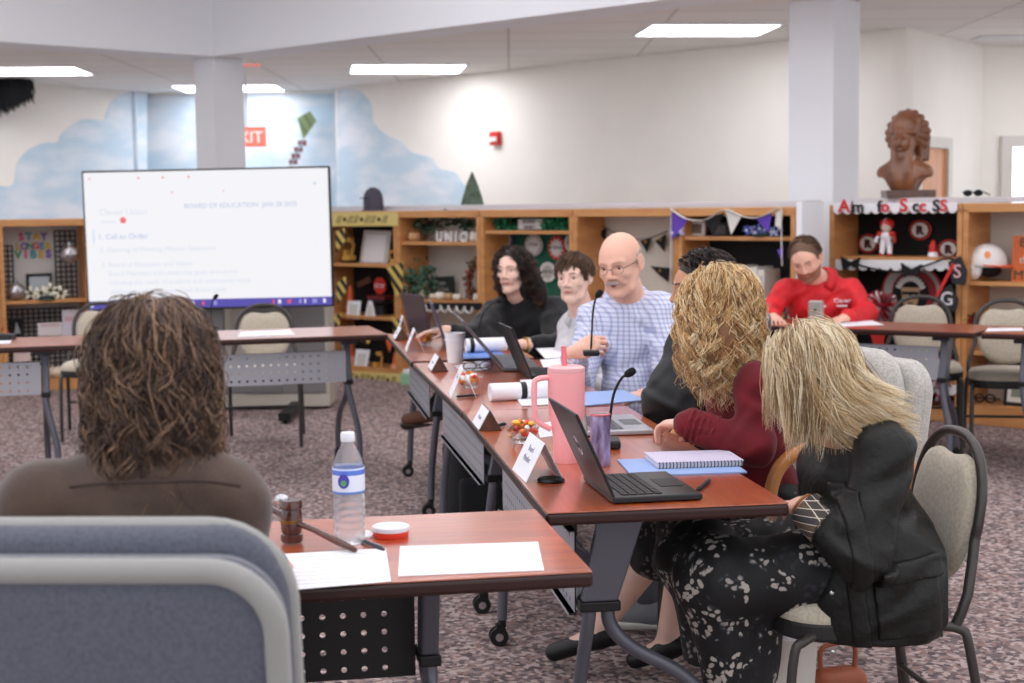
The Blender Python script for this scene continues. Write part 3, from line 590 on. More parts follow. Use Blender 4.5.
# wooden name wedges
def wedge(label, px, py, s=1.0, rot=0):
    p = T(px, py); an = TABLES['A'].rotation_euler.z + rot; t = thing('name_wedge', label, 'name plate', (p.x, p.y, TZt), an, None); h_ = .062 * s; hf = .035 * s; L_ = .085 * s
    MB().prism([(-hf, 0), (hf, 0), (0, h_)], frame((-L_, 0, 0), (0, 1, 0), (0, 0, 1), (1, 0, 0)), 2 * L_).build('wooden_block', WALNUT, t, bevel=.002)
    up = Vector((0, -hf, h_)).normalized(); nn = Vector((0, h_, hf)).normalized(); l = math.hypot(hf, h_); f = MB()
    f.prism([(-L_ + .004, .004), (L_ - .004, .004), (L_ - .004, l - .004), (-L_ + .004, l - .004)], frame(Vector((0, hf, 0)) + nn * .0012, (1, 0, 0), up, nn), .0012, 0)
    f.build('name_label', PAPER, t); x = MB(); add_text(x, 'Member', .018, frame(Vector((0, hf, 0)) + nn * .0028, (-1, 0, 0), up, nn) @ Matrix.Translation((0, l * .4, 0)), 0, .0006); x.build('lettering', INK, t); return t
wedge('walnut name wedge between the candy bowl and the rolled paper', 487, 427); wedge('walnut name wedge beside the white foam cup', 438, 369.5); wedge('walnut name wedge near the end of the long row, beside the plum laptop'.replace(', beside the plum laptop', ''), 401, 338.6)
# candy bowls
def candy(label, px, py, r, glass=True, cols=None, n=26, seed=1):
    p = T(px, py); rg = random.Random(seed); t = thing('candy_bowl', label, 'bowl', (p.x, p.y, TZt))
    MB().lathe([(0, .002), (r * .5, .002), (r * .55, .006), (r * .85, r * .45), (r, r * .95), (r * .97, r * .95), (r * .8, r * .45), (r * .5, .01), (0, .009)], 24).build('bowl', GLASS, t, True)
    M_ = [mat('candy_%d' % i, c, .3) for i, c in enumerate([(226, 60, 40), (240, 190, 70), (235, 232, 226), (214, 120, 40), (90, 50, 34), (150, 30, 40)])]
    mb = MB()
    for i in range(n):
        a = rg.uniform(0, 2 * PI); q = r * .72 * math.sqrt(rg.random()); hz = r * .25 + rg.random() * r * .9 * (1 - q / r * .4)
        R = Matrix.Rotation(rg.uniform(0, PI), 3, 'Z') @ Matrix.Rotation(rg.uniform(-1, 1), 3, 'X'); mb.ball((q * math.cos(a), q * math.sin(a), hz + .008), (r * .3, r * .17, r * .15), 8, rg.choice(cols or range(6)), R)
    o = mb.build('wrapped_candy', M_, t, True); o['kind'] = 'stuff'; return t
candy('glass bowl of mixed wrapped candy beside the pink tumbler', 522, 443, .05, n=40); candy('glass dish of red and white candy behind the folded name card', 470, 388, .048, n=34, seed=3, cols=[0, 2, 5, 3]); candy('dish of orange wrapped candy near the plum laptop', 425, 345, .045, n=34, seed=5, cols=[3, 1, 3, 0])
# papers, folders, notebooks
def sheet(name, label, cat, q, mt, z=TZt, th=.0012, lines=None, par=None):
    P = [on_z(x, y, z) for x, y in q]; c = sum(P, Vector()) / len(P); t = thing(name, label, cat, (c.x, c.y, z)); mb = MB()
    mb.prism([(p.x - c.x, p.y - c.y) for p in P], Matrix.Translation((0, 0, .0006)), th); mb.build('sheet', mt, t)
    if lines:
        a, b_, d = P[0] - c, P[1] - c, P[3] - c; l = MB()
        for i in range(lines):
            v = (i + 1.2) / (lines + 1.4); s0 = a + (d - a) * v; s1 = s0 + (b_ - a) * (.86 - .3 * ((i * 37) % 5) / 5); s0 = s0 + (b_ - a) * .08; nrm = (d - a).normalized() * .0012
            l.prism([(s0 + nrm).to_2d(), (s0 - nrm).to_2d(), (s1 - nrm).to_2d(), (s1 + nrm).to_2d()], Matrix.Translation((0, 0, th + .0008)), .0003)
        l.build('printed_line', mat('faint_ink', (196, 200, 214), .8), t)
    return t
sheet('paper_sheet', 'white paper lying under the gavel handle', 'paper', [(278, 555), (386, 549), (391, 582), (276, 592)], PAPER, lines=8)
sheet('paper_sheet', 'wide white papers beside the red tin, at the table corner', 'paper', [(400, 547), (538, 542.5), (544, 571), (398, 577)], PAPER, lines=9)
sheet('folder', 'light blue folder under the spiral notebook', 'folder', [(617, 461), (725, 458), (747, 473.5), (632, 477.5)], PAPERB, th=.004)
sheet('folder', 'light blue folder near the bald man, behind the pink tumbler', 'folder', [(570, 394), (624, 391), (645, 401), (572, 408)], PAPERB, th=.004)
sheet('folder', 'blue folder under the papers of the woman in black', 'folder', [(462, 353), (500, 352.5), (512, 358), (464, 359.5)], mat('folder_royal', (96, 134, 206), .5), th=.003)
sheet('paper_sheet', 'small printed sheet between candy bowl and tumbler', 'paper', [(536, 424), (552, 422), (556, 436), (540, 438)], PAPER, lines=6)
sheet('booklet', 'white booklet with a red edge beside the rolled paper', 'booklet', [(517, 400), (550, 399), (552, 405), (522, 406.5)], PAPER, th=.004)
sheet('paper_sheet', 'loose white papers around the laptop of the boy', 'paper', [(540, 360), (585, 357), (600, 367), (545, 371)], PAPER, lines=5)
sheet('paper_sheet', 'stack of white papers just beyond the rolled paper', 'paper', [(520, 381), (552, 380), (560, 387), (525, 388)], PAPER, th=.004)
sheet('paper_sheet', 'white open papers between the two laptops of the second table', 'paper', [(536, 349), (566, 348), (580, 357), (545, 359)], PAPER, th=.003)
sheet('paper_sheet', 'white papers in front of the edge on silver laptop', 'paper', [(455, 366), (480, 363), (488, 370), (460, 372)], PAPER)
sheet('paper_sheet', 'white papers under the hands of the man in red', 'paper', [(828, 321.5), (872, 320.5), (884, 325), (836, 327)], PAPER, lines=3)
sheet('paper_sheet', 'white paper with red edge on the far table near the helmet bookcase', 'paper', [(988, 328.5), (1022, 328), (1024, 331), (985, 331.5)], PAPER)
sheet('paper_sheet', 'white paper sheet on the table before the TV', 'paper', [(240, 332), (290, 330), (295, 335), (238, 337)], PAPER)
sheet('paper_sheet', 'white papers beside the black case at the photo edge', 'paper', [(-12, 341), (12, 340), (10, 343.5), (-14, 344.5)], PAPER)
sheet('phone', 'black phone flat beside the man in red', 'phone', [(742, 322.5), (760, 322), (764, 325), (744, 325.5)], LAPK, th=.008)
# spiral notebook lying on the folder
P = [on_z(x, y, TZt + .006) for x, y in [(645, 457.5), (727, 455), (740, 464.5), (660, 469)]]; c = sum(P, Vector()) / 4; ax = (P[1] - P[0]).normalized(); t = thing('spiral_notebook', 'white spiral notebook on the blue folder', 'notebook', (c.x, c.y, TZt + .0052), math.atan2(ax.y, ax.x))
lw = (P[1] - P[0]).length; dw = .16; MB().box((0, 0, .006), (lw, dw, .012)).build('pages', PAPER, t, bevel=.001); MB().box((0, 0, .0135), (lw + .004, dw + .004, .002)).build('cover', mat('cover_mauve', (206, 200, 222), .6), t)
mb = MB(); nn_ = int(lw / .0085)
for i in range(nn_): x = -lw / 2 + (i + .5) * lw / nn_; mb.tube([(x, -dw / 2 - .002 + .006 * math.cos(a), .007 + .008 * math.sin(a)) for a in [2 * PI * k / 10 for k in range(10)]], .0012, 5, closed=True)
mb.build('spiral_wire', mat('wire_dark', (50, 46, 60), .4, .5), t, True)
def pen(label, a, b_, mt, r=.005, cat='pen', name='pen'):
    A_, B_ = Vector(a), Vector(b_); d = (B_ - A_); t = thing(name, label, cat, A_); MB().tube([Vector((0, 0, 0)), d * .04, d * .1, d * .88, d * .9, d], [r * .3, r * .8, r, r, r * .85, r * .6], 10).build('barrel', mt, t, True)
    MB().tube([d * .62 + Vector((0, 0, r * 1.2)), d * .95 + Vector((0, 0, r * 1.2))], r * .3, 6).build('clip', SILV, t, True); return t
pen('black pen beside the laptop near the table end', T(697, 492.5) + Vector((0, 0, .006)), T(710, 482.5) + Vector((0, 0, .006)), LAPK)
pen('black pen beside the walnut name wedge', T(493, 428) + Vector((0, 0, .006)), T(506, 426) + Vector((0, 0, .006)), LAPK)
pen('thin grey pen under the folded name card by the rolled paper', T(456, 398) + Vector((0, 0, .005)), T(479, 396.5) + Vector((0, 0, .005)), LAPK, .004)
pen('thin grey pen beside the gavel handle', T(358, 541) + Vector((0, 0, .005)), T(384, 552) + Vector((0, 0, .005)), DKGREY, .004)
# black disc under the near card
p = T(551, 481.5); t = thing('microphone_base', 'flat black round puck inside the lettered name card', 'puck', (p.x, p.y, TZt)); MB().lathe([(0, .0), (.032, .0), (.034, .004), (.03, .009), (0, .011)], 28).build('disc', BLK, t, True)
# rolled papers
def roll(label, a, b_, r, band, mt=PAPER):
    A_, B_ = Vector(a), Vector(b_); d = B_ - A_; t = thing('paper_roll', label, 'paper roll', (A_.x, A_.y, A_.z + r), math.atan2(d.y, d.x)); L_ = d.length; mb = MB(); M = Matrix.Rotation(PI / 2, 3, 'Y')
    mb.lathe([(r * .62, 0), (r * .62, -.001), (r, 0), (r, L_), (r * .62, L_), (r * .62, 0)], 28, M=M); mb.lathe([(r * .2, .004), (r * .5, 0.002), (r * .52, L_ * .98), (r * .2, L_ * .98)], 20, M=M); mb.build('rolled_sheets', mt, t, True)
    MB().lathe([(r * 1.015, L_ * band), (r * 1.03, L_ * band), (r * 1.03, L_ * band + .02), (r * 1.015, L_ * band + .02)], 28, M=M).build('band', BLK, t, True)
    return t
roll('thick roll of white papers with black band beside the pink tumbler', T(490, 401), T(556, 398), .03, .45)
roll('rolled papers with black band in front of the woman in black', T(466, 353.5) + Vector((0, 0, .004)), T(506, 352) + Vector((0, 0, .004)), .032, .08)
sheet('binder', 'red edged binder behind the rolled papers of the woman in black', 'binder', [(468, 334), (500, 332.5), (508, 337), (470, 339)], REDP, th=.02)
# foam cup
p = T(455.3, 362.5); t = thing('foam_cup', 'tall white foam cup on the long table', 'cup', (p.x, p.y, TZt)); MB().lathe([(0, 0), (.031, 0), (.044, .122), (.046, .126), (.042, .127), (.03, .01), (0, .008)], 32).build('cup', mat('foam_white', (246, 246, 250), .7), t, True)
MB().lathe([(.0445, .095), (.0455, .098), (.0445, .101)], 32).build('rim_ridge', mat('foam_white', (246, 246, 250), .7), t, True)
p = T(478, 371); t = thing('eyeglasses', 'folded black eyeglasses lying beside the white papers in mid table', 'glasses', (p.x, p.y, TZt), .3); mb = MB()
for s in (-1, 1): mb.tube([(s * .034 + .026 * math.cos(a), .01 * math.sin(a) * 0, .02 + .018 * math.sin(a)) for a in [2 * PI * k / 16 for k in range(16)]], .002, 6, closed=True); mb.tube([(s * .062, 0, .024), (s * .05, .06, .006), (s * -.03, .07, .004)], .002, 6)
mb.tube([(-.008, 0, .024), (.008, 0, .024)], .002, 6); mb.build('frame', BLK, t, True)
# speaker box of the man in red
p = T(816, 324.5); t = thing('desk_speaker', 'small silver box standing before the man in red', 'speaker', (p.x, p.y, TZt), -.4); MB().box((0, 0, .065), (.075, .06, .13)).build('body', mat('box_silver', (168, 164, 158), .4, .4), t, bevel=.008, seg=3)
MB().cyl((0, -.031, .08), (0, -.033, .08), .008).build('dial', DKGREY, t, True)
# ------- near table
p = T(350, 543.5); t = thing('water_bottle', 'clear plastic water bottle with blue label', 'bottle', (p.x, p.y, TZt)); pr = [(0, .004), (.024, .001), (.029, .006), (.031, .02)]
z = .02
for k in range(5): pr += [(.0315, z + .004), (.0295, z + .009), (.0315, z + .014)]; z += .015
pr += [(.030, .10), (.0312, .106), (.0312, .15), (.030, .156), (.028, .166), (.020, .185), (.014, .195), (.0125, .20), (.0125, .208)]
MB().lathe(pr, 36).build('body', CLEAR, t, True)
pw = [(max(0, r_ - .0016), z_ + .001) for r_, z_ in pr if z_ < .15]; MB().lathe(pw + [(0, pw[-1][1])], 30).build('water', mat('water', (245, 250, 255), .02, trans=1, ior=1.33, alpha=.35), t, True)
m, nt, b = newmat('bottle_label'); N = nt.nodes; L = nt.links; tc = N.new('ShaderNodeTexCoord'); sp = N.new('ShaderNodeSeparateXYZ'); L.new(tc.outputs['Object'], sp.inputs[0]); r = ramp(N, [(0, (90, 130, 210)), (.108 * 4, (224, 230, 244)), (.14 * 4, (90, 120, 210)), (.6, (200, 214, 244))], True); mu = N.new('ShaderNodeMath'); mu.operation = 'MULTIPLY'; mu.inputs[1].default_value = 4; L.new(sp.outputs['Z'], mu.inputs[0]); L.new(mu.outputs[0], r.inputs['Fac']); L.new(r.outputs['Color'], b.inputs['Base Color']); b.inputs['Roughness'].default_value = .4
MB().lathe([(.0318, .104), (.0322, .106), (.0322, .152), (.0318, .154)], 36).build('label_band', m, t, True)
x = MB(); x.prism([(.011 * math.cos(2 * PI * i / 20), .014 * math.sin(2 * PI * i / 20)) for i in range(20)], upright((-.006, -.0325, .130)) @ Matrix.Translation((0, 0, 0)), .0012, 0); x.prism([(-.006, -.006), (.0, -.010), (.006, -.006), (.004, .002), (-.004, .002)], upright((-.006, -.0342, .130)), .0006, 1); x.build('label_emblem', [mat('violet_ink', (74, 66, 170), .5), mat('green_ink', (90, 160, 90), .5)], t)
MB().lathe([(0, .222), (.0125, .222), (.0142, .219), (.0142, .206), (.0128, .204), (.0, .204)], 28).build('cap', mat('cap_white', (230, 232, 240), .5), t, True)
p = T(391, 536); t = thing('lidded_tin', 'round red tin with a white lid', 'tin', (p.x, p.y, TZt)); MB().lathe([(0, 0), (.034, 0), (.036, .003), (.036, .015), (0, .016)], 36).build('red_rim', mat('tin_red', (226, 58, 40), .35), t, True); MB().lathe([(.0365, .012), (.0375, .014), (.0375, .0205), (.035, .022), (.031, .0195), (0, .0195)], 36).build('lid', mat('cap_white', (230, 232, 240), .5), t, True)
p = T(364, 537); t = thing('folded_wrapper', 'small crumpled white wrapper beside the red tin', 'wrapper', (p.x, p.y, TZt)); mb = MB(); mb.prism([(-.02, -.012), (.012, -.016), (.024, .004), (.006, .018), (-.018, .012)], Matrix.Translation((0, 0, .002)) @ Matrix.Rotation(.25, 4, 'X'), .006); mb.build('wrapper', PAPER, t, bevel=.003)
# gavel: head on the table, handle resting toward the bottle
h0 = T(292, 543); t = thing('gavel', 'dark wooden gavel with brass band and long handle', 'gavel', (h0.x, h0.y, TZt)); GW = wood('gavel_wood', (58, 26, 20), (92, 44, 30), (20, 20, 20), .25, .6)
hd = MB(); hd.lathe([(0, -.042), (.02, -.042), (.0225, -.038), (.0225, -.026), (.019, -.024), (.021, -.018), (.021, .018), (.019, .024), (.0225, .026), (.0225, .038), (.02, .042), (0, .042)], 28, c=(0, 0, .045)); hd.build('head', GW, t, True)
MB().lathe([(.0205, -.004), (.0218, -.003), (.0218, .003), (.0205, .004)], 28, c=(0, 0, .045)).build('band', mat('old_brass', (120, 90, 50), .4, .8), t, True)
e = T(357, 554) - h0; s_ = T(262, 512) - h0
MB().tube([Vector((0, 0, .046)) + Vector((-e.x, -e.y, 0)) * .35 + Vector((0, 0, .018)), Vector((0, 0, .046)), Vector((e.x * .35, e.y * .35, .034)), Vector((e.x * .8, e.y * .8, .014)), Vector((e.x * .97, e.y * .97, .008)), Vector((e.x, e.y, .006))], [.006, .0065, .006, .0075, .0055, .002], 12).build('handle', GW, t, True)
MB().ball((-.02, .01, .085), (.016, .014, .012), 14).build('silver_ornament', SILV, t, True)
p = T(2, 341); t = thing('black_case', 'small black case on the table at the photo edge', 'case', (p.x - .04, p.y + .06, TZt)); MB().box((0, 0, .016), (.16, .10, .032)).build('case', BLK, t, bevel=.01, seg=3); MB().box((0, -.052, .016), (.03, .006, .01)).build('latch', SILV, t)
# ============================================================ TV
ty = 9.75; q = [on_y(82.5, 171.4, ty), on_y(330, 165.6, ty), on_y(333.4, 306, ty), on_y(87, 312, ty)]
tc_ = sum(q, Vector()) / 4; TW = ((q[1] - q[0]).length + (q[2] - q[3]).length) / 2; TH = ((q[0] - q[3]).length + (q[1] - q[2]).length) / 2
t = thing('television', 'large flat screen TV showing a meeting agenda', 'TV', (tc_.x, tc_.y, 0)); tilt = Matrix.Rotation(-.0118, 4, 'Y').inverted()
Mt = Matrix.Translation((0, 0, tc_.z)) @ Matrix.Rotation(-.009, 4, 'Y')
mb = MB(); mb.prism([(-TW / 2, -TH / 2), (TW / 2, -TH / 2), (TW / 2, TH / 2), (-TW / 2, TH / 2)], Mt @ frame((0, .05, 0), (1, 0, 0), (0, 0, 1), (0, -1, 0)), .055); mb.build('casing', BLK, t, bevel=.006)
SC = mat('tv_white', (12, 12, 14), .5, emit=.56, ecol=(250, 250, 255)); bz = .012; Mf = Mt @ frame((0, -.006, 0), (1, 0, 0), (0, 0, 1), (0, -1, 0)); s = MB(); x0, x1, z0, z1 = -TW / 2 + bz, TW / 2 - bz, -TH / 2 + bz, TH / 2 - bz
s.prism([(x0, z0 + .055), (x1, z0 + .055), (x1, z1), (x0, z1)], Mf, .001); s.build('screen', SC, t)
def onm(name, c, k=.62): return mat(name, (8, 8, 8), .5, emit=k, ecol=c)
s = MB(); s.prism([(x0, z0), (x1, z0), (x1, z0 + .055), (x0, z0 + .055)], Mf, .001, 0)
for u, wdt, mi in [(.012, .018, 1), (.43, .012, 1), (.47, .016, 2), (.52, .02, 3), (.76, .014, 2), (.785, .02, 1), (.825, .024, 2), (.87, .016, 3), (.89, .01, 1), (.93, .03, 3), (.97, .018, 1)]:
    cx = x0 + u * (x1 - x0); s.prism([(cx - wdt / 2, z0 + .015), (cx + wdt / 2, z0 + .015), (cx + wdt / 2, z0 + .042), (cx - wdt / 2, z0 + .042)], Mf @ Matrix.Translation((0, 0, .001)), .001, mi)
s.build('taskbar', [onm('tv_bar', (84, 76, 168)), onm('tv_icon_white', (230, 230, 246)), onm('tv_icon_red', (220, 80, 110)), onm('tv_icon_blue', (150, 150, 214))], t)
s = MB(); W_ = x1 - x0; H_ = z1 - z0
def tvt(str_, u, v, size, mi): 
    V, Fc = text_mesh(str_, size, .001); mn = min(a.x for a in V); M = Mf @ Matrix.Translation((x0 + u * W_ - mn, z1 - v * H_, .0015)); s.add([M @ a for a in V], Fc, mi)
tvt('Clever Union', .06, .31, .058, 0); tvt('Schools', .065, .37, .032, 0); tvt('BOARD OF EDUCATION  JAN 28 2025', .41, .272, .044, 1); tvt('1. Call to Order', .055, .485, .05, 1); tvt('2. Opening of Meeting, Mission Statement', .055, .58, .045, 0)
tvt('3. Board of Education and Vision', .06, .69, .045, 0); tvt('Board Members and Leadership goals and norms', .088, .755, .043, 0); tvt('including the needs of students and community needs', .088, .82, .043, 0); tvt('alignment with their goals, local Board goals', .088, .885, .043, 0)
s.build('agenda_text', [onm('tv_ink_pale', (214, 218, 234)), onm('tv_ink', (176, 188, 222))], t)
DM_ = [onm('tv_dot', (236, 110, 110)), onm('tv_line', (160, 196, 230))]
for u, v, r_, mi in [(.155, .35, .021, 0), (.025, .045, .006, 0), (.225, .045, .007, 0), (.325, .045, .007, 0), (.43, .045, .007, 0), (.36, .155, .006, 0), (.57, .15, .005, 0), (.945, .11, .008, 1)]:
    MB().prism([(r_ * math.cos(2 * PI * i / 14), r_ * math.sin(2 * PI * i / 14)) for i in range(14)], Mf @ Matrix.Translation((x0 + u * W_, z1 - v * H_, .0012)), .001, 0).build('dot', DM_[mi], t)
MB().prism([(x0 + .03 * W_, z1 - .51 * H_), (x0 + .033 * W_, z1 - .51 * H_), (x0 + .033 * W_, z1 - .42 * H_), (x0 + .03 * W_, z1 - .42 * H_)], Mf @ Matrix.Translation((0, 0, .0012)), .001, 0).build('cursor_line', DM_[1], t)
st = MB(); st.box((0, .10, .62), (.14, .05, .9)); st.box((0, .10, .2), (.9, .05, .06)); st.build('stand', mat('stand_grey', (110, 108, 108), .5, .2), t, bevel=.01)
for x in (-.5, .5):
    st = MB().box((x, .1, .05), (.08, .6, .05)); st.cyl((x - .015, -.15, .03), (x + .015, -.15, .03), .03); st.cyl((x - .015, .35, .03), (x + .015, .35, .03), .03); st.build('stand_foot', BLK, t, bevel=.004)
# low media cabinet under the TV
a, c_ = on_y(128, 350, 9.9), on_y(322, 350, 9.9); t = thing('media_cabinet', 'low beige and grey cabinet behind the TV stand', 'cabinet', ((a.x + c_.x) / 2, 10.45, 0)); w_ = (c_.x - a.x)
MB().box((0, 0, .39), (w_, .36, .74)).build('body', mat('cab_beige', (196, 188, 176), .6), t, bevel=.006); MB().box((w_ * .27, -.19, .42), (w_ * .42, .02, .60)).build('door', mat('cab_grey', (126, 122, 122), .6), t, bevel=.004); MB().box((-w_ * .23, -.19, .42), (w_ * .42, .02, .60)).build('door', mat('cab_beige', (196, 188, 176), .6), t, bevel=.004)
MB().box((0, 0, .775), (w_ + .04, .40, .03)).build('top', mat('cab_top', (120, 116, 112), .5), t, bevel=.004)
# ============================================================ wall things
p = on_v(497.5, 138.5, W0, W1); t = thing('fire_alarm', 'small red fire alarm with white strobe high on the wall', 'fire alarm', p, math.atan2(W1[1] - W0[1], W1[0] - W0[0])); MB().box((0, -.03, 0), (.13, .06, .14)).build('housing', REDP, t, bevel=.008); MB().box((0, -.065, -.01), (.10, .02, .05)).build('strobe', mat('strobe_white', (235, 235, 235), .3), t, bevel=.006)
yk = 17.7; kp = [on_y(x, y, yk) for x, y in [(310, 111), (316.5, 121), (303.5, 139.5), (297.5, 118.5)]]; c = sum(kp, Vector()) / 4; t = thing('kite', 'green diamond kite hanging on the sky blue wall', 'kite', c); mb = MB(); mb.prism([(p_.x - c.x, p_.z - c.z) for p_ in kp], frame((0, 0, 0), (1, 0, 0), (0, 0, 1), (0, -1, 0)), .012)
mb.build('sail', stripes('kite_green', (102, 122, 82), (122, 140, 98), 9, (1, 0, .6)), t)
tl = catmull([on_y(x, y, yk) - c for x, y in [(303.5, 139.5), (301, 146), (297, 152), (295, 159), (291, 166)]], 5); MB().tube(tl, .012, 6).build('tail', mat('tail_grey', (160, 170, 180), .7), t, True); mb = MB()
for k in (3, 8, 13, 17): q_ = tl[k]; mb.prism([(-.05, -.03), (.05, .03), (.05, -.03), (-.05, .03)], frame(q_, (1, 0, 0), (0, 0, 1), (0, -1, 0)), .008)
mb.build('tail_bow', mat('bow_red', (150, 90, 96), .7), t)
def exit_sign(label, px, py, y, w_, h_, pale=False):
    c = on_y(px, py, y); t = thing('exit_sign', label, 'exit sign', c); bc = mat('exit_pink', (240, 150, 136), .5, emit=.35, ecol=(250, 120, 100)); MB().box((0, 0, 0), (w_, .05, h_)).build('housing', bc, t, bevel=.006); x = MB(); add_text(x, 'EXIT', h_ * .8, upright((0, -.028, -h_ * .28)), 0, .004); x.build('lettering', mat('exit_letters', (250, 240, 236), .5, emit=.5), t)
    MB().cyl((0, 0, h_ / 2), (0, 0, CZ - c.z), .012).build('hanger', FRW, t); return t
exit_sign('pinkish red exit sign beside the kite, partly behind the pillar', 247, 137, 15.6, .40, .21); exit_sign('pale pink exit sign right under the beam corner'.replace('right ', ''), 250, 61.5, 14.6, .2, .09)
c = on_v(2, 84, (-8.2, 12.4), (-4.46, 17.65)); t = thing('fringe_decoration', 'black shaggy fringe hanging below the ceiling', 'decoration', (c.x, c.y - .35, 2.62)); mb = MB(); rg = random.Random(4)
for k in range(420):
    x = rg.uniform(-.75, .44); y = rg.uniform(-.12, .12); l = (.30 + .1 * rg.random()) * (1 - .35 * max(0, x / .36)); mb.tube([(x, y, .17), (x + rg.uniform(-.02, .02), y + rg.uniform(-.03, .03), .17 - l * .5), (x + rg.uniform(-.05, .05), y + rg.uniform(-.05, .05), .17 - l)], [.011, .012, .005], 4)
mb.build('fringe', mat('fringe_black', (22, 22, 26), .8), t); MB().box((-.2, 0, .172), (1.16, .26, .012)).build('mounting_board', BLACK, t)
# ============================================================ what stands in and on the bookcases
class Line:
    def __init__(s, fn, ang): s.fn = fn; s.ang = ang
    def at(s, px, py, off): a = s.fn(0, off); b_ = s.fn(1, off); return on_v(px, py, (a.x, a.y), (b_.x, b_.y))
ML, RL, LL = Line(bpt, BA), Line(vpt, BA), Line(lpt, LAN)
def mm(c, rough=.6): return mat('paint_%d_%d_%d' % tuple(c), c, rough)
def outline(ln, pts, off):
    P = [ln.at(x, y, off) for x, y in pts]; c = Vector([(min(p[i] for p in P) + max(p[i] for p in P)) / 2 for i in range(3)]); c = ln.fn(0, off) + Vector((0, 0, c.z)) + Vector((math.cos(ln.ang), math.sin(ln.ang), 0)) * ((c - ln.fn(0, off)).dot(Vector((math.cos(ln.ang), math.sin(ln.ang), 0)))); d = Vector((math.cos(ln.ang), math.sin(ln.ang), 0)); return c, [((p - c).dot(d), p.z - c.z) for p in P]
FR0 = frame((0, 0, 0), (1, 0, 0), (0, 0, 1), (0, -1, 0))
def flat(name, label, cat, ln, pts, off, th, mt, part='board', group=None, extra=None):
    c, o = outline(ln, pts, off); t = thing(name, label, cat, c, ln.ang, group); MB().prism(o, FR0 @ Matrix.Translation((0, 0, -th)), th).build(part, mt, t, bevel=min(.002, th / 3))
    return t, o
def zig(x0, x1, y, amp, n):
    pts = []
    for i in range(n + 1):
        x = x0 + (x1 - x0) * i / n; pts.append((x, y))
        if i < n: pts += [(x + (x1 - x0) / n * .25, y + amp * .8), (x + (x1 - x0) / n * .5, y + amp), (x + (x1 - x0) / n * .75, y + amp * .8)]
    return pts
CAUT = stripes('caution_tape', (212, 186, 96), (34, 30, 26), 9, (1, 1, 1)); YEL = mm((212, 192, 120)); ORG = mm((224, 96, 50)); CREAM = mm((226, 220, 206)); GREENL = mm((40, 74, 50)); DKG = mm((24, 44, 34))
# --- caution bookcase
def banner(label, ln, x0, x1, y0, y1, off, mt, n=6, amp=3, ytilt=0):
    bot = zig(x1, x0, y1, 0 if not amp else amp, n); t, o = flat('border_strip', label, 'border', ln, [(x0, y0), (x1, y0 + ytilt)] + [(x, y + ytilt * (x - x0) / (x1 - x0)) for x, y in bot], off, .006, mt, 'strip'); return t
t = banner('yellow and black caution tape strip along the top edge of the bookcase', ML, 327, 398, 212.5, 226.5, -.012, YEL, 6, 0, -.5)
def tape_marks(t, ln, x0, x1, y, off):
    mb = MB(); 
    for k, px in enumerate(np.linspace(x0, x1, 9)):
        a, b_ = ln.at(px, y - 4, off), ln.at(px + 4.5, y + 4, off); M = t.matrix_world.inverted(); 
    return mb
def strip_marks(t, w_, h_, n=9, mt=None):
    mb = MB()
    for k in range(n):
        x = -w_ / 2 + w_ * (k + .5) / n; q = w_ / n * .22
        if k % 3 == 1: mb.prism([(x - q * 1.4, -h_ * .2), (x + q * 1.4, -h_ * .2), (x + q, h_ * .2), (x - q, h_ * .2)], FR0 @ Matrix.Translation((0, 0, .001)), .001)
        else:
            for dx in (-q, q): mb.prism([(x + dx - q * .5 - h_ * .2, -h_ * .42), (x + dx - h_ * .2 + q * .2, -h_ * .42), (x + dx + q * .5 + h_ * .2, h_ * .42), (x + dx - q * .2 + h_ * .2, h_ * .42)], FR0 @ Matrix.Translation((0, 0, .001)), .001)
    mb.build('stripe', mt or mm((30, 28, 26)), t)
strip_marks(t, .62, .075)
t = banner('yellow and black caution tape strip along the foot of the bookcase', ML, 342, 404, 371, 383.5, -.012, YEL, 6, 0, 3); strip_marks(t, .56, .085)
for lab, pts in [('caution tape ribbon crossing the upper side of the bookcase near the TV', [(335, 232), (344, 228), (346, 240), (336, 252)]), ('caution tape ribbon at mid height beside the TV edge', [(336, 284), (345, 276), (347, 290), (337, 305)]), ('striped caution pennant hanging from the upper shelf end', [(386, 268), (403, 262), (402, 290), (397, 298)]), ('striped caution pennant beside the lowest TV corner', [(331, 318), (342, 312), (338, 330), (332, 334)]), ('striped caution pennant behind the plum laptop', [(391, 316), (402, 322), (400, 338), (394, 334)]), ('small caution pennant under the table edge', [(358, 338), (374, 337), (366, 346)])]: flat('caution_pennant', lab, 'pennant', ML, pts, -.03, .008, CAUT, 'tape')
t, o = flat('framed_certificate', 'white framed certificate on the top shelf of the caution bookcase', 'framed paper', ML, [(359, 266), (387, 266), (391, 231), (364, 230)], .2, .015, mm((208, 206, 204)), 'frame')
c, o2 = outline(ML, [(363, 262), (385, 262), (388, 235), (367, 234)], .2); MB().prism(o2, FR0 @ Matrix.Translation((0, 0, .002)), .003).build('paper', PAPER, t)
def cone(label, px, py, off, h_=.28, ln=ML):
    p = ln.at(px, py, off); t = thing('traffic_cone', label, 'cone', p, ln.ang); MB().lathe([(0, .012), (.055, .012), (.048, .03), (.030, h_ * .55), (.014, h_ * .97), (.010, h_), (0, h_)], 24).build('cone', ORG, t, True); MB().box((0, 0, .008), (.15, .15, .014)).build('cone_base', ORG, t, bevel=.004); MB().lathe([(.041, h_ * .34), (.0415, h_ * .34), (.031, h_ * .54), (.0305, h_ * .54)], 24).build('cone_band', mm((236, 160, 130)), t, True); return t
cone('orange traffic cone on the middle shelf beside the TV', 351, 319.3, .16); cone('orange traffic cone on the bottom shelf under the table edge', 351, 373.5, .14); cone('small orange traffic cone on the bottom shelf beside the green box', 396, 377, .10, .2)
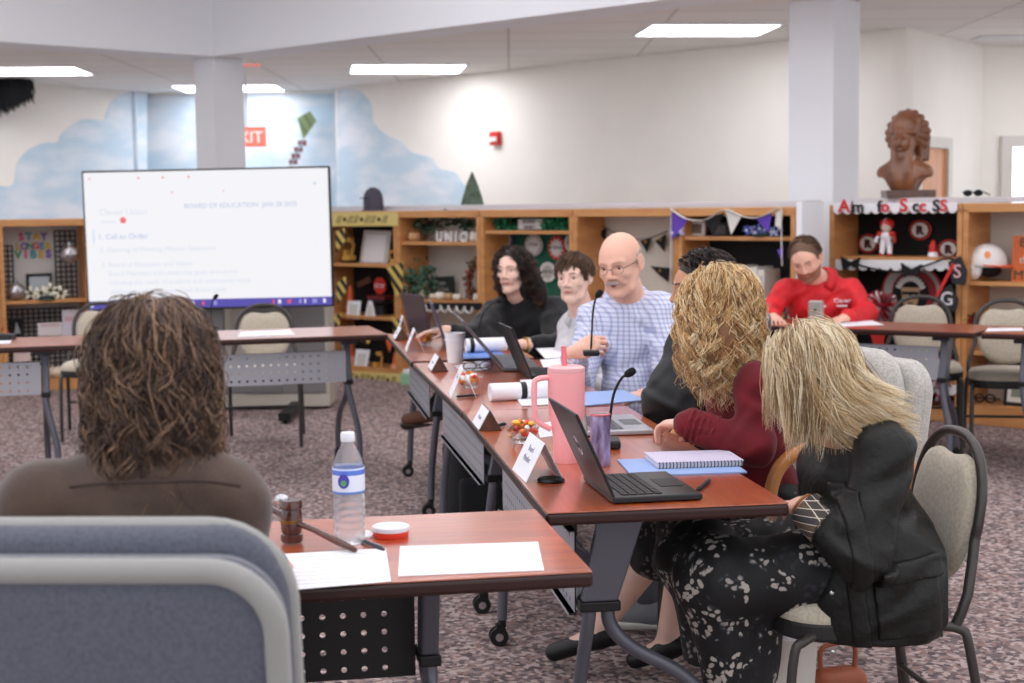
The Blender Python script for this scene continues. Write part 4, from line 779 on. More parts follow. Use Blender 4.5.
for lab, pts, off in [('white card leaning on the orange cone, middle shelf', [(346, 319), (359, 319.5), (361, 301), (348, 300.5)], .05), ('white card beside the stop sign base', [(364, 319.5), (376, 320), (372, 301), (368, 300.8)], .06), ('white card on the bottom caution shelf', [(353, 370), (366, 371), (370, 350), (356, 349)], .05)]:
    t, o = flat('display_card', lab, 'card', ML, pts, off, .006, PAPER, 'card'); MB().prism([(x * .6, z * .6) for x, z in o], FR0 @ Matrix.Translation((0, 0, .0008)), .001).build('card_print', mm((206, 208, 204)), t)
p = ML.at(381, 319.5, .2); t = thing('stop_sign', 'small red octagonal stop sign on a dark stand', 'sign', p, BA); c = ML.at(381, 286, .18); dz = c.z - p.z
MB().prism([(.075 * math.cos(PI / 8 + PI / 4 * k), .075 * math.sin(PI / 8 + PI / 4 * k)) for k in range(8)], FR0 @ Matrix.Translation((0, dz, 0)), .008).build('sign_plate', REDP, t); x = MB(); add_text(x, 'STOP', .05, FR0 @ Matrix.Translation((0, dz - .018, .01)), 0, .002); x.build('lettering', PAPER, t)
MB().cyl((0, .012, 0), (0, .012, dz), .008).build('post', mm((60, 50, 50)), t, True); MB().lathe([(0, 0), (.09, 0), (.1, .02), (.06, .06), (.05, .12), (.1, .15), (.1, .17), (0, .17)], 20).build('stand', mm((36, 30, 34)), t, True); MB().box((0, 0, .185), (.21, .12, .03)).build('tray', mm((110, 30, 34)), t, bevel=.004)
def digger(label, px, py, off, s=1.0, flip=1):
    p = ML.at(px, py, off); t = thing('toy_excavator', label, 'toy', p, BA); Y = mat('toy_yellow', (208, 160, 74), .5)
    for y in (-.03 * s, .03 * s): 
        k = MB().box((0, y, .012 * s), (.11 * s, .022 * s, .024 * s)); k.build('track', BLK, t, bevel=.008 * s)
    MB().box((0, 0, .045 * s), (.08 * s, .07 * s, .035 * s)).build('body', Y, t, bevel=.004); MB().box((-.012 * s * flip, -.01, .08 * s), (.035 * s, .04 * s, .04 * s)).build('cab', Y, t, bevel=.003)
    MB().tube([(flip * .03 * s, 0, .055 * s), (flip * .055 * s, 0, .14 * s), (flip * .02 * s, 0, .19 * s)], [.01 * s, .009 * s, .008 * s], 6).build('boom', Y, t); MB().prism([(-.02 * s, 0), (.02 * s, 0), (.012 * s, -.03 * s), (-.016 * s, -.026 * s)], frame((flip * .02 * s, .02 * s, .19 * s), (1, 0, 0), (0, 0, 1), (0, -1, 0)), .04 * s).build('bucket', Y, t); return t
digger('yellow toy excavator with raised arm on the top caution shelf', 349, 264, .14, 1.15, 1); digger('small yellow toy excavator beside the framed certificate', 393.5, 269, .08, .8, -1); digger('yellow toy excavator on the bottom caution shelf', 378, 374.5, .1, 1.0, 1)
for lab, pts in [('brown wooden sign board pinned to the black backing of the caution bookcase', [(356, 283), (369, 276), (371, 282), (358, 288)]), ('orange triangle flag beside the table end, under the name wedge', [(385, 338), (393, 340), (389, 352)])]: flat('small_sign', lab, 'sign', ML, pts, .2 if 'brown' in lab else -.03, .008, mm((96, 60, 40)) if 'brown' in lab else ORG)
p = ML.at(411, 383, -.06); t = thing('storage_tub', 'pale green tub with white lid on the floor by the bookcase foot', 'tub', (p.x, p.y, 0), BA); MB().box((0, 0, .045), (.15, .10, .09)).build('tub', mm((150, 196, 160)), t, bevel=.01); MB().box((0, 0, .105), (.10, .08, .03)).build('lid', PAPER, t, bevel=.006)
# --- things standing on the cap
p = ML.at(373.5, 212, .17); t = thing('hood_ornament', 'dark grey domed felt hood with a slit standing on the oak top', 'ornament', (p.x, p.y, BH - .001), BA)
MB().lathe([(0, 0), (.083, 0), (.083, .09), (.076, .135), (.055, .172), (.022, .192), (0, .194)], 32).build('dome', mat('felt_grey', (74, 72, 84), .9), t, True); MB().box((-.02, -.081, .105), (.085, .02, .008)).build('slit', BLACK, t); MB().lathe([(.083, 0), (.1, .0), (.1, .008), (.083, .01)], 32).build('brim', mat('felt_grey', (74, 72, 84), .9), t, True)
p = ML.at(472.5, 206, .42); t = thing('felt_tree', 'green felt cone tree on the white ledge', 'ornament', (p.x, p.y, BH + .039), BA); MB().lathe([(0, 0), (.092, 0), (.093, .004), (.074, .075), (.05, .15), (.022, .22), (.004, .262), (0, .264)], 28).build('cone', mat('felt_green', (84, 98, 84), .95, bump=.6, bscale=60, vary=.12), t, True)
# --- UNION bookcase
LETW = mm((226, 226, 224)); 
def letter(ch, label, ln, px, py, off, hpx, mt, group=None, th=.02, sx=1):
    p = ln.at(px, py, off); s = hpx * p.y / FPX; t = thing('block_letter', label, 'letter', p, ln.ang, group); x = MB(); add_text(x, ch, s * 1.38, FR0 @ Matrix.Translation((0, 0, th / 2)), 0, th, sx); x.build('letter', mt, t); return t
for i, ch in enumerate('UNION'):
    px = [440, 449, 456.5, 464.5, 474.5][i]
    p = ML.at(px, 242.3, .10); t = thing('block_letter', 'white block letter %s of the word on the upper shelf' % ch + (', first N' if i == 1 else ', last letter' if i == 4 else ''), 'letter', (p.x, p.y, 1.1285), BA, 'white block letters'); x = MB(); add_text(x, ch, .112, FR0, 0, .02, .95, .004); x.build('letter', LETW, t)
def garland(label, ln, pts, off, n, r, cols, seed, z=None, name='leaf_garland'):
    P = catmull([ln.at(x, y, off) for x, y in pts], 8); c = sum(P, Vector()) / len(P); t = thing(name, label, 'garland', c); rg = random.Random(seed); mb = MB()
    for k in range(n):
        q = P[rg.randrange(len(P))] - c + Vector((rg.gauss(0, r), rg.gauss(0, r * .6), rg.gauss(0, r))); a = rg.uniform(0, 2 * PI); l = rg.uniform(.03, .06); d = Vector((math.cos(a), rg.uniform(-.5, .2), math.sin(a))).normalized(); u = d.orthogonal().normalized() * l * .32
        mb.add([q, q + d * l * .5 + u, q + d * l, q + d * l * .5 - u, q + d * l * .5 + Vector((0, -.006, 0))], [(0, 1, 4), (1, 2, 4), (2, 3, 4), (3, 0, 4)], rg.randrange(len(cols)))
    mb.build('leaves', cols, t); MB().tube([q - c for q in P], .006, 6).build('stem', DKG, t, True); return t
GC = [mm((44, 76, 58)), mm((70, 104, 82)), mm((30, 54, 42)), mm((96, 126, 104))]
garland('dark leafy garland across the upper shelf behind the UNION letters', ML, [(408, 236), (416, 224), (430, 226), (446, 219), (462, 223), (478, 226)], .2, 190, .03, GC, 2)
garland('green leafy plant spilling at the side of the UNION bookcase shelf', ML, [(404, 292), (410, 276), (416, 286), (424, 272), (430, 288), (414, 300)], .1, 260, .045, GC, 3)
garland('autumn brown and red leaf garland hanging on the post behind curly hair', ML, [(484, 262), (480, 272), (476, 284), (477, 296)], .0, 60, .014, [mm((120, 60, 50)), mm((70, 40, 34)), mm((170, 60, 50))], 6) if False else None
def pumpkin(label, ln, px, py, off, r, col, z, group):
    p = ln.at(px, py, off); t = thing('pumpkin', label, 'pumpkin', (p.x, p.y, z), rz=px, group=group); mb = MB()
    for k in range(9): a = 2 * PI * k / 9; mb.ball((.52 * r * math.cos(a), .52 * r * math.sin(a), r * .72), (r * .52, r * .40, r * .72), 12, 0, Matrix.Rotation(a, 3, 'Z'))
    mb.build('rind', mm(col, .6), t, True); MB().tube([(0, 0, r * 1.3), (r * .06, 0, r * 1.6), (r * .22, 0, r * 1.75)], [r * .14, r * .1, r * .08], 7).build('stem', mm((110, 84, 56)), t, True); return t
for k, (px, z, r_, col, w_) in enumerate([(415.5, 1.1285, .05, (196, 150, 110), 'tan pumpkin at the leafy end of the upper shelf'), (478, 1.1285, .055, (224, 216, 204), 'white pumpkin beside the UNION letters'), (425, .6735, .045, (226, 208, 184), 'cream pumpkin under the leafy plant'), (433, .6735, .03, (214, 200, 180), 'small cream pumpkin before the dark board'), (440, .6735, .04, (232, 226, 214), 'white pumpkin before the dark board'), (449, .6735, .035, (190, 160, 120), 'tan pumpkin in the middle of the scalloped shelf'), (457, .6735, .034, (226, 216, 200), 'pale pumpkin beside the tan pumpkin'), (478, .6735, .04, (230, 222, 210), 'pale pumpkin under the leaf wreath')]): pumpkin(w_, ML, px, 300, .09 + .02 * (k % 3), r_, col, z, None)
t, o = flat('dark_board', 'dark board with pale lettering leaning in the UNION bookcase', 'board', ML, [(430, 300), (454, 299.5), (453, 276), (430, 277)], .26, .015, mm((38, 46, 44))); x = MB()
for i, l in enumerate(['Happy', 'Harvest', 'Fall']): add_text(x, l, .05, FR0 @ Matrix.Translation((-.02 + .02 * i, .03 - i * .05, .003)), 0, .002)
x.build('lettering', mm((190, 190, 180)), t)
p = ML.at(478, 281, .24); t = thing('leaf_wreath', 'autumn leaf wreath on the beige backing beside the woman in black', 'wreath', p, BA); rg = random.Random(8); mb = MB()
for k in range(240):
    a = rg.uniform(0, 2 * PI); R_ = .13 + rg.gauss(0, .018); q = Vector((R_ * .75 * math.cos(a), rg.gauss(0, .015), R_ * math.sin(a))); b_ = rg.uniform(0, 2 * PI); d = Vector((math.cos(b_), rg.uniform(-.6, 0), math.sin(b_))) * .04; u = d.orthogonal().normalized() * .013; mb.add([q, q + d * .5 + u, q + d, q + d * .5 - u], [(0, 1, 2), (0, 2, 3)], rg.randrange(4))
mb.build('leaves', [mm((92, 60, 44)), mm((60, 42, 36)), mm((150, 70, 50)), mm((120, 96, 70))], t); MB().tube([(.0975 * math.cos(a), 0, .13 * math.sin(a)) for a in [2 * PI * k / 24 for k in range(24)]], .012, 6, closed=True).build('wreath_ring', mm((70, 50, 40)), t, True)
t = banner('black border strip with white scalloped trim below the pumpkins', ML, 404, 482, 302.8, 307, -.006, BLACK, 8, 3.5, 0)
mb = MB(); 
for k in range(8): 
    cx = -.30 + k * .0855; mb.tube([(cx + .04 * math.cos(a), -.014, .012 - .052 * abs(math.sin(a))) for a in [PI * j / 12 for j in range(13)]], .006, 6)
mb.build('scallop_trim', LETW, t, True)
# --- green bookcase
t, o = flat('block_sign', 'white sign blocks on the upper shelf of the green bookcase', 'sign', ML, [(518, 229.5), (541.5, 229.2), (541.5, 219), (518, 219.3)], .12, .03, LETW); x = MB(); add_text(x, 'BLESSED', .036, FR0 @ Matrix.Translation((0, .008, .003)), 0, .003); add_text(x, 'FAMILY', .036, FR0 @ Matrix.Translation((0, -.034, .003)), 0, .003); x.build('lettering', mm((90, 90, 92)), t)
GL = [mm((28, 130, 84)), mm((20, 84, 60)), mm((70, 170, 120))]
garland('bright green foil bundle on the upper shelf beside the white sign blocks', ML, [(489, 226), (498, 223), (506, 225), (513, 227)], .14, 120, .018, GL, 12, name='foil_garland'); garland('green foil bundle on the upper shelf above the boy', ML, [(546, 226), (554, 223), (562, 224), (569, 226)], .14, 120, .018, GL, 13, name='foil_garland')
def burst(label, px, py, rw, rh, cols, word, off=.30):
    p = ML.at(px, py, off); s = p.y / FPX; t = thing('badge_cutout', label, 'cutout', p, BA); W_, H_ = rw * s / .75, rh * s
    MB().prism([(W_ * math.cos(2 * PI * k / 28), H_ * math.sin(2 * PI * k / 28)) for k in range(28)], FR0 @ Matrix.Translation((0, 0, 0)), .004).build('disc', cols[0], t)
    MB().prism([((.86 if k % 2 else .56) * W_ * math.cos(2 * PI * k / 24), (.86 if k % 2 else .56) * H_ * math.sin(2 * PI * k / 24)) for k in range(24)], FR0 @ Matrix.Translation((0, 0, .005)), .003).build('burst', cols[1], t); x = MB(); add_text(x, word, W_ * .42, FR0 @ Matrix.Translation((0, -W_ * .1, .009)), 0, .002); x.build('lettering', mm((60, 60, 66)), t)
WH, RD, GY = LETW, mm((190, 44, 44)), mm((176, 176, 172))
burst('round badge cutout with white burst beside curly dark hair', 534, 245, 9, 11, [GY, WH], 'STEM'); burst('red round badge cutout with white burst above the boy', 557, 248, 8.5, 12, [RD, WH], 'SCIENCE'); burst('pale burst cutout between the woman in black and the boy', 548, 272, 8, 10, [WH, GY], 'MATH'); burst('dark blue round badge cutout above the woman in black', 507, 239, 7, 8, [mm((60, 70, 110)), GY], 'ART'); burst('white cutout at the edge of the green backing', 570, 243, 5, 8, [WH, GY], 'FUN')
# --- pennants on the beige backing behind the bald man
def pennant(label, ln, pts, off, mt, group=None, mark=None, sm=None):
    t, o = flat('pennant_flag', label, 'pennant', ln, pts, off, .004, mt, 'flag', group)
    if mark: x = MB(); add_text(x, mark, sm, FR0 @ Matrix.Translation((0, -.005, .002)), 0, .002); x.build('mark', GLDM, t)
    return t
for lab, pts in [('black and gold pennant highest near the bald head', [(666, 234), (655, 241), (664.5, 252)]), ('black and gold pennant hanging second from the post', [(651, 238), (640, 241), (647, 253)]), ('black and gold pennant partly behind the bald head', [(606, 228), (596, 233), (606, 240)]), ('black pennant nearest the oak post over the boy', [(590, 218), (602, 222), (592, 234)]), ('big black pennant low behind the shoulder of the bald man', [(650, 266), (670, 268), (668, 282), (660, 276)])]: pennant(lab, ML, pts, .28, BLACK, None, '*', .06)
MB_ = ML.at(630, 230, .29); t = thing('bunting_cord', 'thin dark cord carrying the black pennants', 'cord', MB_); MB().tube(catmull([ML.at(x, y, .29) - MB_ for x, y in [(588, 216), (606, 228), (625, 237), (645, 239), (668, 231)]], 6), .003, 5).build('cord', BLACK, t, True)
# --- purple bookcase
PUR = mm((96, 62, 176)); PWH = mm((222, 218, 212)); mk = [('purple pennant nearest the bald man, at the post of the black lined bookcase', [(671, 212), (688, 220), (672, 240)], PUR), ('black pennant between purple and cream pennants', [(703, 218), (724, 213), (713, 236)], BLACK), ('cream pennant in the middle of the black lined bookcase', [(725, 210), (742, 215), (731, 235)], PWH), ('purple pennant over the blue flowers', [(755, 218), (772, 213), (768, 232)], PUR), ('cream pennant beside the wide pillar', [(776, 212), (783, 210), (781, 228), (775, 226)], PWH), ('small purple pennant low beside the wide pillar', [(777, 250), (783, 247), (782, 262)], PUR)]
for lab, pts, m_ in mk: pennant(lab, ML, pts, -.02 if 'purple' in lab or 'cream' in lab else .0, m_)
c0 = ML.at(725, 215, -.02); t = thing('ribbon', 'white ribbon swagged along the top of the purple pennant bookcase', 'ribbon', c0); mb = MB(); mb.tube(catmull([ML.at(x, y, -.03) - c0 for x, y in [(671, 209), (687, 219), (705, 220), (725, 210), (745, 217), (760, 217), (779, 208)]], 6), .014, 8, flat=.3); mb.build('ribbon', PWH, t, True); MB().tube([ML.at(x, y, -.02) - c0 for x, y in [(671, 209), (671, 240), (670.5, 270), (671, 300)]], .012, 6, flat=.3).build('hanging_ribbon', PWH, t, True); MB().tube([ML.at(x, y, -.02) - c0 for x, y in [(781, 208), (781.5, 240), (782, 266)]], .012, 6, flat=.3).build('hanging_ribbon', PWH, t, True)
t, o = flat('photo_frame', 'white photo frame on the upper shelf under the pennants', 'photo frame', ML, [(684, 235), (704, 236), (705, 222), (685, 221)], .12, .02, PWH, 'frame'); MB().prism([(x * .72, z * .66) for x, z in o], FR0 @ Matrix.Translation((0, 0, .001)), .003).build('photo', mm((120, 106, 96)), t)
t, o = flat('photo_frame', 'dark photo frame beside the cream pennant', 'photo frame', ML, [(712, 236), (728, 236.5), (728, 223), (713, 222)], .16, .02, mm((50, 44, 46)), 'frame'); MB().prism([(x * .72, z * .66) for x, z in o], FR0 @ Matrix.Translation((0, 0, .001)), .003).build('photo', mm((96, 90, 92)), t)
def flowers(label, ln, px, py, off, n, r, cols, ccol, z, spread=.12, fs=.022, seed=0):
    p = ln.at(px, py, off); t = thing('flower_bunch', label, 'flowers', (p.x, p.y, z), ln.ang); rg = random.Random(seed); 
    for k in range(n):
        q = Vector((-spread + 2 * spread * (k + .5) / n, rg.uniform(-.02, .02), r + rg.uniform(-.3, .5) * r)); f = MB()
        for j in range(8):
            a = 2 * PI * j / 8 + rg.random(); f.ball(q + Vector((fs * .75 * math.cos(a), -.004, fs * .75 * math.sin(a))), (fs * .5, fs * .16, fs * .22), 8, 0, Matrix.Rotation(-a, 3, 'Y'))
        f.ball(q + Vector((0, -.008, 0)), (fs * .36, fs * .22, fs * .36), 8, 1); f.build('flower_head', [cols[k % len(cols)], ccol], t, True)
    MB().lathe([(0, 0), (spread * .5, 0), (spread * .35, r * .6), (0, r * .6)], 12).build('leaves', DKG, t, True); return t
flowers('blue and white flower bunch under the purple pennant', ML, 763, 236, .06, 9, .035, [mm((84, 100, 190)), mm((170, 184, 230)), mm((60, 60, 130))], mm((220, 220, 236)), 1.1835, .13, .03, 3)
flowers('small white flower bunch under the first purple pennant', ML, 678, 240, .0, 3, .03, [mm((190, 180, 220))], mm((230, 226, 240)), 1.1835, .05, .028, 4)
for k, (x0, x1, y0, tt) in enumerate([(734, 742, 266, 'tall white'), (742.6, 750, 268, 'second white'), (750.6, 757, 267, 'third white'), (757.6, 764, 270, 'last white')]):
    c, o = outline(ML, [(x0, 299.5), (x1, 300), (x1, y0), (x0, y0)], .08); t = thing('binder', '%s binder standing on the shelf beside the man in red' % tt, 'binder', c, BA, 'white binders'); w_ = o[1][0] - o[0][0]; h_ = o[2][1] - o[1][1]; MB().box((0, .1, 0), (w_, .2, h_)).build('cover', PWH, t, bevel=.003); MB().box((0, -.001, h_ * .1), (w_ * .6, .004, h_ * .4)).build('spine_label', mm((190, 188, 190)), t)
# --- Aim for Success bookcase
t = banner('white scalloped border with red and black letters above the black shelf', RL, 833, 957, 203.5, 211, -.012, mm((232, 232, 236)), 13, 3.5, -1.2)
x = MB(); wi = t.matrix_world
bpy.context.view_layer.update(); inv = t.matrix_world.inverted()
for ch, px, col in [('A', 844, 0), ('i', 852, 1), ('m', 858, 1), ('f', 879, 1), ('o', 885, 0), ('r', 0, 1), ('S', 903.5, 0), ('u', 0, 0), ('c', 915.5, 1), ('c', 922.5, 0), ('e', 0, 0), ('s', 936, 1), ('s', 943.5, 0)]:
    if not px: continue
    q = RL.at(px, 212 - (px - 833) * .01, -.02); s_ = .115 if ch in 'AS' else .10
    x = MB(); add_text(x, ch if ch not in 's' else 'S', s_, inv @ frame(q, (math.cos(BA), math.sin(BA), 0), (0, 0, 1), (math.sin(BA), -math.cos(BA), 0)), 0, .003, 1.1, .003); x.build('letter', [mm((206, 44, 44)), mm((34, 32, 36))][col], t)
t = banner('white scalloped paper border on the middle shelf edge under the football figure', RL, 835, 957, 259.5, 267, -.014, mm((228, 228, 230)), 11, 3.5, 1)
t = banner('white scalloped paper border on the lowest shelf edge behind the far table', RL, 836, 957, 384, 391, -.014, mm((228, 228, 230)), 11, 3.5, 1)
def logo(label, px, py, r, off=.30):
    p = RL.at(px, py, off); s = r * p.y / FPX; t = thing('round_badge', label, 'badge', p, BA, 'round team badges')
    for nm, k, m_, d in [('red_ring', 1.12, REDP, 0), ('black_ring', .97, BLACK, .004), ('white_disc', .84, PWH, .008)]: MB().prism([(s * 1.2 * k * math.cos(2 * PI * i / 36), s * k * math.sin(2 * PI * i / 36)) for i in range(36)], FR0 @ Matrix.Translation((0, 0, d)), .003).build(nm, m_, t)
    x = MB(); add_text(x, 'R', s * 1.25, FR0 @ Matrix.Translation((0, -s * .44, .013)), 0, .002, 1.1, .006); x.build('mark', mm((70, 26, 32)), t); return t
logo('red and white round badge beside the football figure', 868.5, 243.5, 8.4); logo('red and white round badge high in the middle of the black backing', 920.5, 230, 8.8); logo('red and white round badge beside the oak post', 949, 249, 8.4, .25)
# football figure
p = RL.at(886, 258, .10); t = thing('football_figure', 'small figure in red and white football kit on the middle shelf', 'figurine', (p.x, p.y, 1.0435), BA); H = 38 * p.y / FPX; W_ = H; mb = MB()
mb.ball((0, 0, H * .78), (W_ * .15, W_ * .14, H * .16), 16); mb.build('head', mat('doll_skin', (226, 202, 186), .6), t, True)
mb = MB(); mb.ball((0, .012, H * .84), (W_ * .185, W_ * .18, H * .155), 18); mb.build('helmet', REDP, t, True); MB().ball((0, .006, H * .90), (W_ * .02, W_ * .17, H * .10), 10).build('helmet_stripe', PAPER, t, True)
mb = MB(); mb.ball((0, 0, H * .52), (W_ * .17, W_ * .10, H * .14), 16); mb.build('jersey', PAPER, t, True)
for s in (-1, 1):
    MB().ball((s * W_ * .17, 0, H * .58), (W_ * .10, W_ * .10, H * .075), 12).build('shoulder_pad', REDP, t, True); MB().tube([(s * W_ * .2, 0, H * .56), (s * W_ * .27, -.01, H * .44), (s * W_ * .25, -.02, H * .36)], [W_ * .05, W_ * .045, W_ * .055], 10).build('arm', PAPER if s < 0 else REDP, t, True)
    MB().tube([(s * W_ * .08, 0, H * .42), (s * W_ * .10, 0, H * .22), (s * W_ * .11, -.004, H * .05)], [W_ * .085, W_ * .075, W_ * .06], 12).build('leg', PAPER, t, True); MB().ball((s * W_ * .12, -.012, H * .04), (W_ * .06, W_ * .09, H * .045), 10).build('shoe', REDP, t, True)
MB().ball((W_ * .27, -.04, H * .44), (W_ * .05, W_ * .05, H * .09), 12).build('football', mm((140, 84, 50)), t, True)
x = MB()
for sx in (-.05, .05): x.ball((sx * W_, -W_ * .145, H * .78), W_ * .018, 8)
x.build('eye', BLACK, t, True)
p = RL.at(933, 259, .12); t = thing('small_pennant_stand', 'small red and white cone figure beside the round badge', 'figurine', (p.x, p.y, 1.0435), BA); MB().lathe([(0, 0), (.035, 0), (.03, .03), (.012, .1), (0, .11)], 16, mis=[0, 0, 1, 1]).build('cone', [PAPER, REDP], t, True); MB().prism([(0, 0), (.05, .02), (.045, -.03)], FR0 @ Matrix.Translation((-.02, .07, .03)), .004).build('flag', REDP, t)
# big round emblem with feathered head
p = RL.at(912, 292, .20); s = 26 * p.y / FPX; t = thing('team_emblem', 'large round grey red and black emblem of a feathered head', 'emblem', p, BA)
def disc(nm, kx, kz, cx, cz_, d, m_, n=40, th=.004): MB().prism([(cx * s + kx * s * math.cos(2 * PI * i / n), cz_ * s + kz * s * math.sin(2 * PI * i / n)) for i in range(n)], FR0 @ Matrix.Translation((0, 0, d)), th).build(nm, m_, t)
disc('outer_ring', 1.28, 1.12, 0, 0, 0, mm((170, 40, 46))); disc('grey_ring', 1.18, 1.04, 0, 0, .005, mm((168, 164, 160))); disc('red_field', .92, .84, .12, 0, .010, mm((140, 30, 38))); disc('emblem_hair', .74, .72, 0, -.05, .015, BLACK)  # the black disc is the emblem's printed hair
x = MB()
for k in range(11): a = PI * (.12 + .76 * k / 10); M = FR0 @ Matrix.Translation((0, 0, .02)) @ Matrix.Rotation(a, 4, 'Z'); x.prism([(s * .42, -s * .055), (s * .62, -s * .06), (s * .66, 0), (s * .62, s * .06), (s * .42, s * .055)], M, .003)
x.build('feather', PWH, t); MB().prism([(-.36 * s, .18 * s), (.36 * s, .18 * s), (.38 * s, .0), (.30 * s, -.42 * s), (.12 * s, -.62 * s), (-.12 * s, -.62 * s), (-.30 * s, -.42 * s), (-.38 * s, 0)], FR0 @ Matrix.Translation((0, 0, .02)), .003).build('face', mm((196, 160, 124)), t)
MB().prism([(-.36 * s, .02 * s), (.36 * s, .02 * s), (.34 * s, -.1 * s), (.06 * s, -.08 * s), (0, -.2 * s), (-.06 * s, -.08 * s), (-.34 * s, -.1 * s)], FR0 @ Matrix.Translation((0, 0, .024)), .002).build('eye_band', BLACK, t); MB().prism([(-.14 * s, -.40 * s), (.14 * s, -.40 * s), (.12 * s, -.46 * s), (-.12 * s, -.46 * s)], FR0 @ Matrix.Translation((0, 0, .024)), .002).build('mouth', BLACK, t)  # black eye and mouth shapes printed on the emblem face
# black bunting with letters
c0 = RL.at(900, 265, -.04); t = thing('black_bow_cord', 'black knotted cord swagged across the middle shelf edge', 'cord', c0); MB().tube(catmull([RL.at(x, y, -.04) - c0 for x, y in [(850, 262), (862, 266), (880, 270), (897, 272), (912, 270), (930, 264), (948, 258), (956, 262)]], 5), .007, 6).build('cord', BLACK, t, True)
for px, py in ((851, 264), (912, 271)):
    q = RL.at(px, py, -.05) - c0; b_ = MB(); b_.prism([(-.07, .05), (0, .012), (.07, .045), (.05, -.03), (0, -.012), (-.05, -.04)], frame(q, (math.cos(BA), math.sin(BA), 0), (0, 0, 1), (math.sin(BA), -math.cos(BA), 0)), .02); b_.build('bow', BLACK, t)
for lab, pts, ch, c_ in [('black felt shape with pink letter S hanging on the oak post', [(948, 262), (960, 256), (967, 272), (964, 285), (952, 284)], 'S', (226, 178, 186)), ('dark grey felt shape with white letter G under the letter S', [(936, 295), (950, 284), (958, 300), (955, 312), (940, 308)], 'G', (226, 226, 232))]:
    t, o = flat('felt_cutout', lab, 'cutout', RL, pts, -.05, .012, mm((34, 34, 38)), 'felt'); x = MB(); add_text(x, ch, .12, FR0 @ Matrix.Translation((0, -.045, .002)), 0, .004); x.build('lettering', mm(c_), t)
t, o = flat('red_strap', 'thin red strap slanting across the emblem to the oak post', 'strap', RL, [(935, 296), (938, 297), (955, 265), (952, 263)], -.055, .006, REDP, 'strap')
def pompom(label, ln, px, py, off, r, seed, cols, n=420):
    p = ln.at(px, py, off); t = thing('pom_pom', label, 'pom-pom', p); rg = random.Random(seed); mb = MB()
    for k in range(n):
        d = Vector((rg.gauss(0, 1), rg.gauss(0, 1), rg.gauss(0, 1))).normalized(); l = r * rg.uniform(.6, 1.05); u = d.orthogonal().normalized(); u = Matrix.Rotation(rg.uniform(0, 6), 3, d) @ u; e_ = d * l + Vector((0, 0, -r * .15)); w_ = u * .006
        mb.add([d * .01 - w_, d * .01 + w_, e_ + w_, e_ - w_], [(0, 1, 2, 3)], rg.randrange(len(cols)))
    mb.build('tinsel', cols, t); MB().ball((0, 0, 0), r * .3, 10).build('core', cols[0], t, True); return t
PC = [mm((206, 40, 48), .3), mm((232, 226, 230), .3), mm((150, 30, 40), .3), mm((120, 90, 100), .3)]
pompom('red and white pom-pom beside the hand of the man in red', RL, 881, 306, -.05, .125, 1, PC); pompom('red and white pom-pom on the low shelf behind the table leg', RL, 941, 374, .05, .15, 2, PC, 520)
t, o = flat('red_pennant', 'red pennant pointing down under the pom-pom', 'pennant', RL, [(868, 326), (886, 326), (883, 346), (874, 347)], -.02, .01, REDP, 'flag'); t, o = flat('red_fabric', 'red cloth lying below the white and red pom-pom on the middle shelf', 'cloth', RL, [(870, 322), (893, 324), (892, 317), (872, 314)], -.02, .03, REDP, 'cloth')
p = RL.at(896, 384, .06); t = thing('red_box', 'red box with white ring emblem on the low shelf', 'box', (p.x, p.y, .2635), BA); MB().box((0, .06, .075), (.30, .14, .15)).build('box', REDP, t, bevel=.005); MB().tube([(.012 + .04 * math.cos(a), -.012, .075 + .04 * math.sin(a)) for a in [2 * PI * k / 24 for k in range(24)]], .007, 6, closed=True).build('ring_emblem', PAPER, t, True); x = MB(); add_text(x, 'C', .07, FR0 @ Matrix.Translation((.012, .052, .012)), 0, .002); x.build('lettering', PAPER, t)
# --- helmet bookcase
p = RL.at(987, 283, .15); t = thing('batting_helmet', 'white batting helmet with orange brim on the oak shelf', 'helmet', (p.x, p.y, .8985), BA - .3); R_ = .115; mb = MB(); vs = []; nu, nv = 28, 14
for i in range(nv + 1):
    for j in range(nu):
        th_ = (PI * .56) * i / nv; a = 2 * PI * j / nu; vs.append((R_ * 1.12 * math.sin(th_) * math.cos(a), R_ * .98 * math.sin(th_) * math.sin(a), .11 + R_ * 1.06 * math.cos(th_)))
mb.add(vs, [(i * nu + j, (i + 1) * nu + j, (i + 1) * nu + (j + 1) % nu, i * nu + (j + 1) % nu) for i in range(nv) for j in range(nu)]); o = mb.build('shell', mat('helmet_white', (236, 234, 232), .2), t, True); so = o.modifiers.new('s', 'SOLIDIFY'); so.thickness = .008; so.offset = -1
mb = MB(); mb.ball((-.03, -.085, .075), (.06, .03, .068), 18); mb.build('ear_flap', mat('helmet_white', (236, 234, 232), .2), t, True); MB().ball((-.035, -.114, .07), (.012, .006, .012), 10).build('ear_hole', BLACK, t, True)
br_ = MB(); pts = [(.06 + .115 * math.cos(a) * 1.0, .105 * math.sin(a)) for a in [-PI / 2 + PI * k / 16 for k in range(17)]] + [(.06 - .0 + .055 * math.cos(a), .10 * math.sin(a)) for a in [PI / 2 - PI * k / 16 for k in range(17)]]
br_.prism(pts, Matrix.Translation((.0, 0, .105)) @ Matrix.Rotation(.12, 4, 'Y'), .008); br_.build('brim', ORG, t, bevel=.002); MB().ball((.02, 0, .07), (.075, .07, .05), 14).build('lining', BLACK, t, True); MB().prism([(.02 * math.cos(a), .024 * math.sin(a)) for a in [2 * PI * k / 12 for k in range(12)]], frame((.075, -.085, .165), (.77, .6, 0), (-.2, .25, .94), (.6, -.77, .3)), .004).build('front_mark', mm((240, 150, 90)), t)
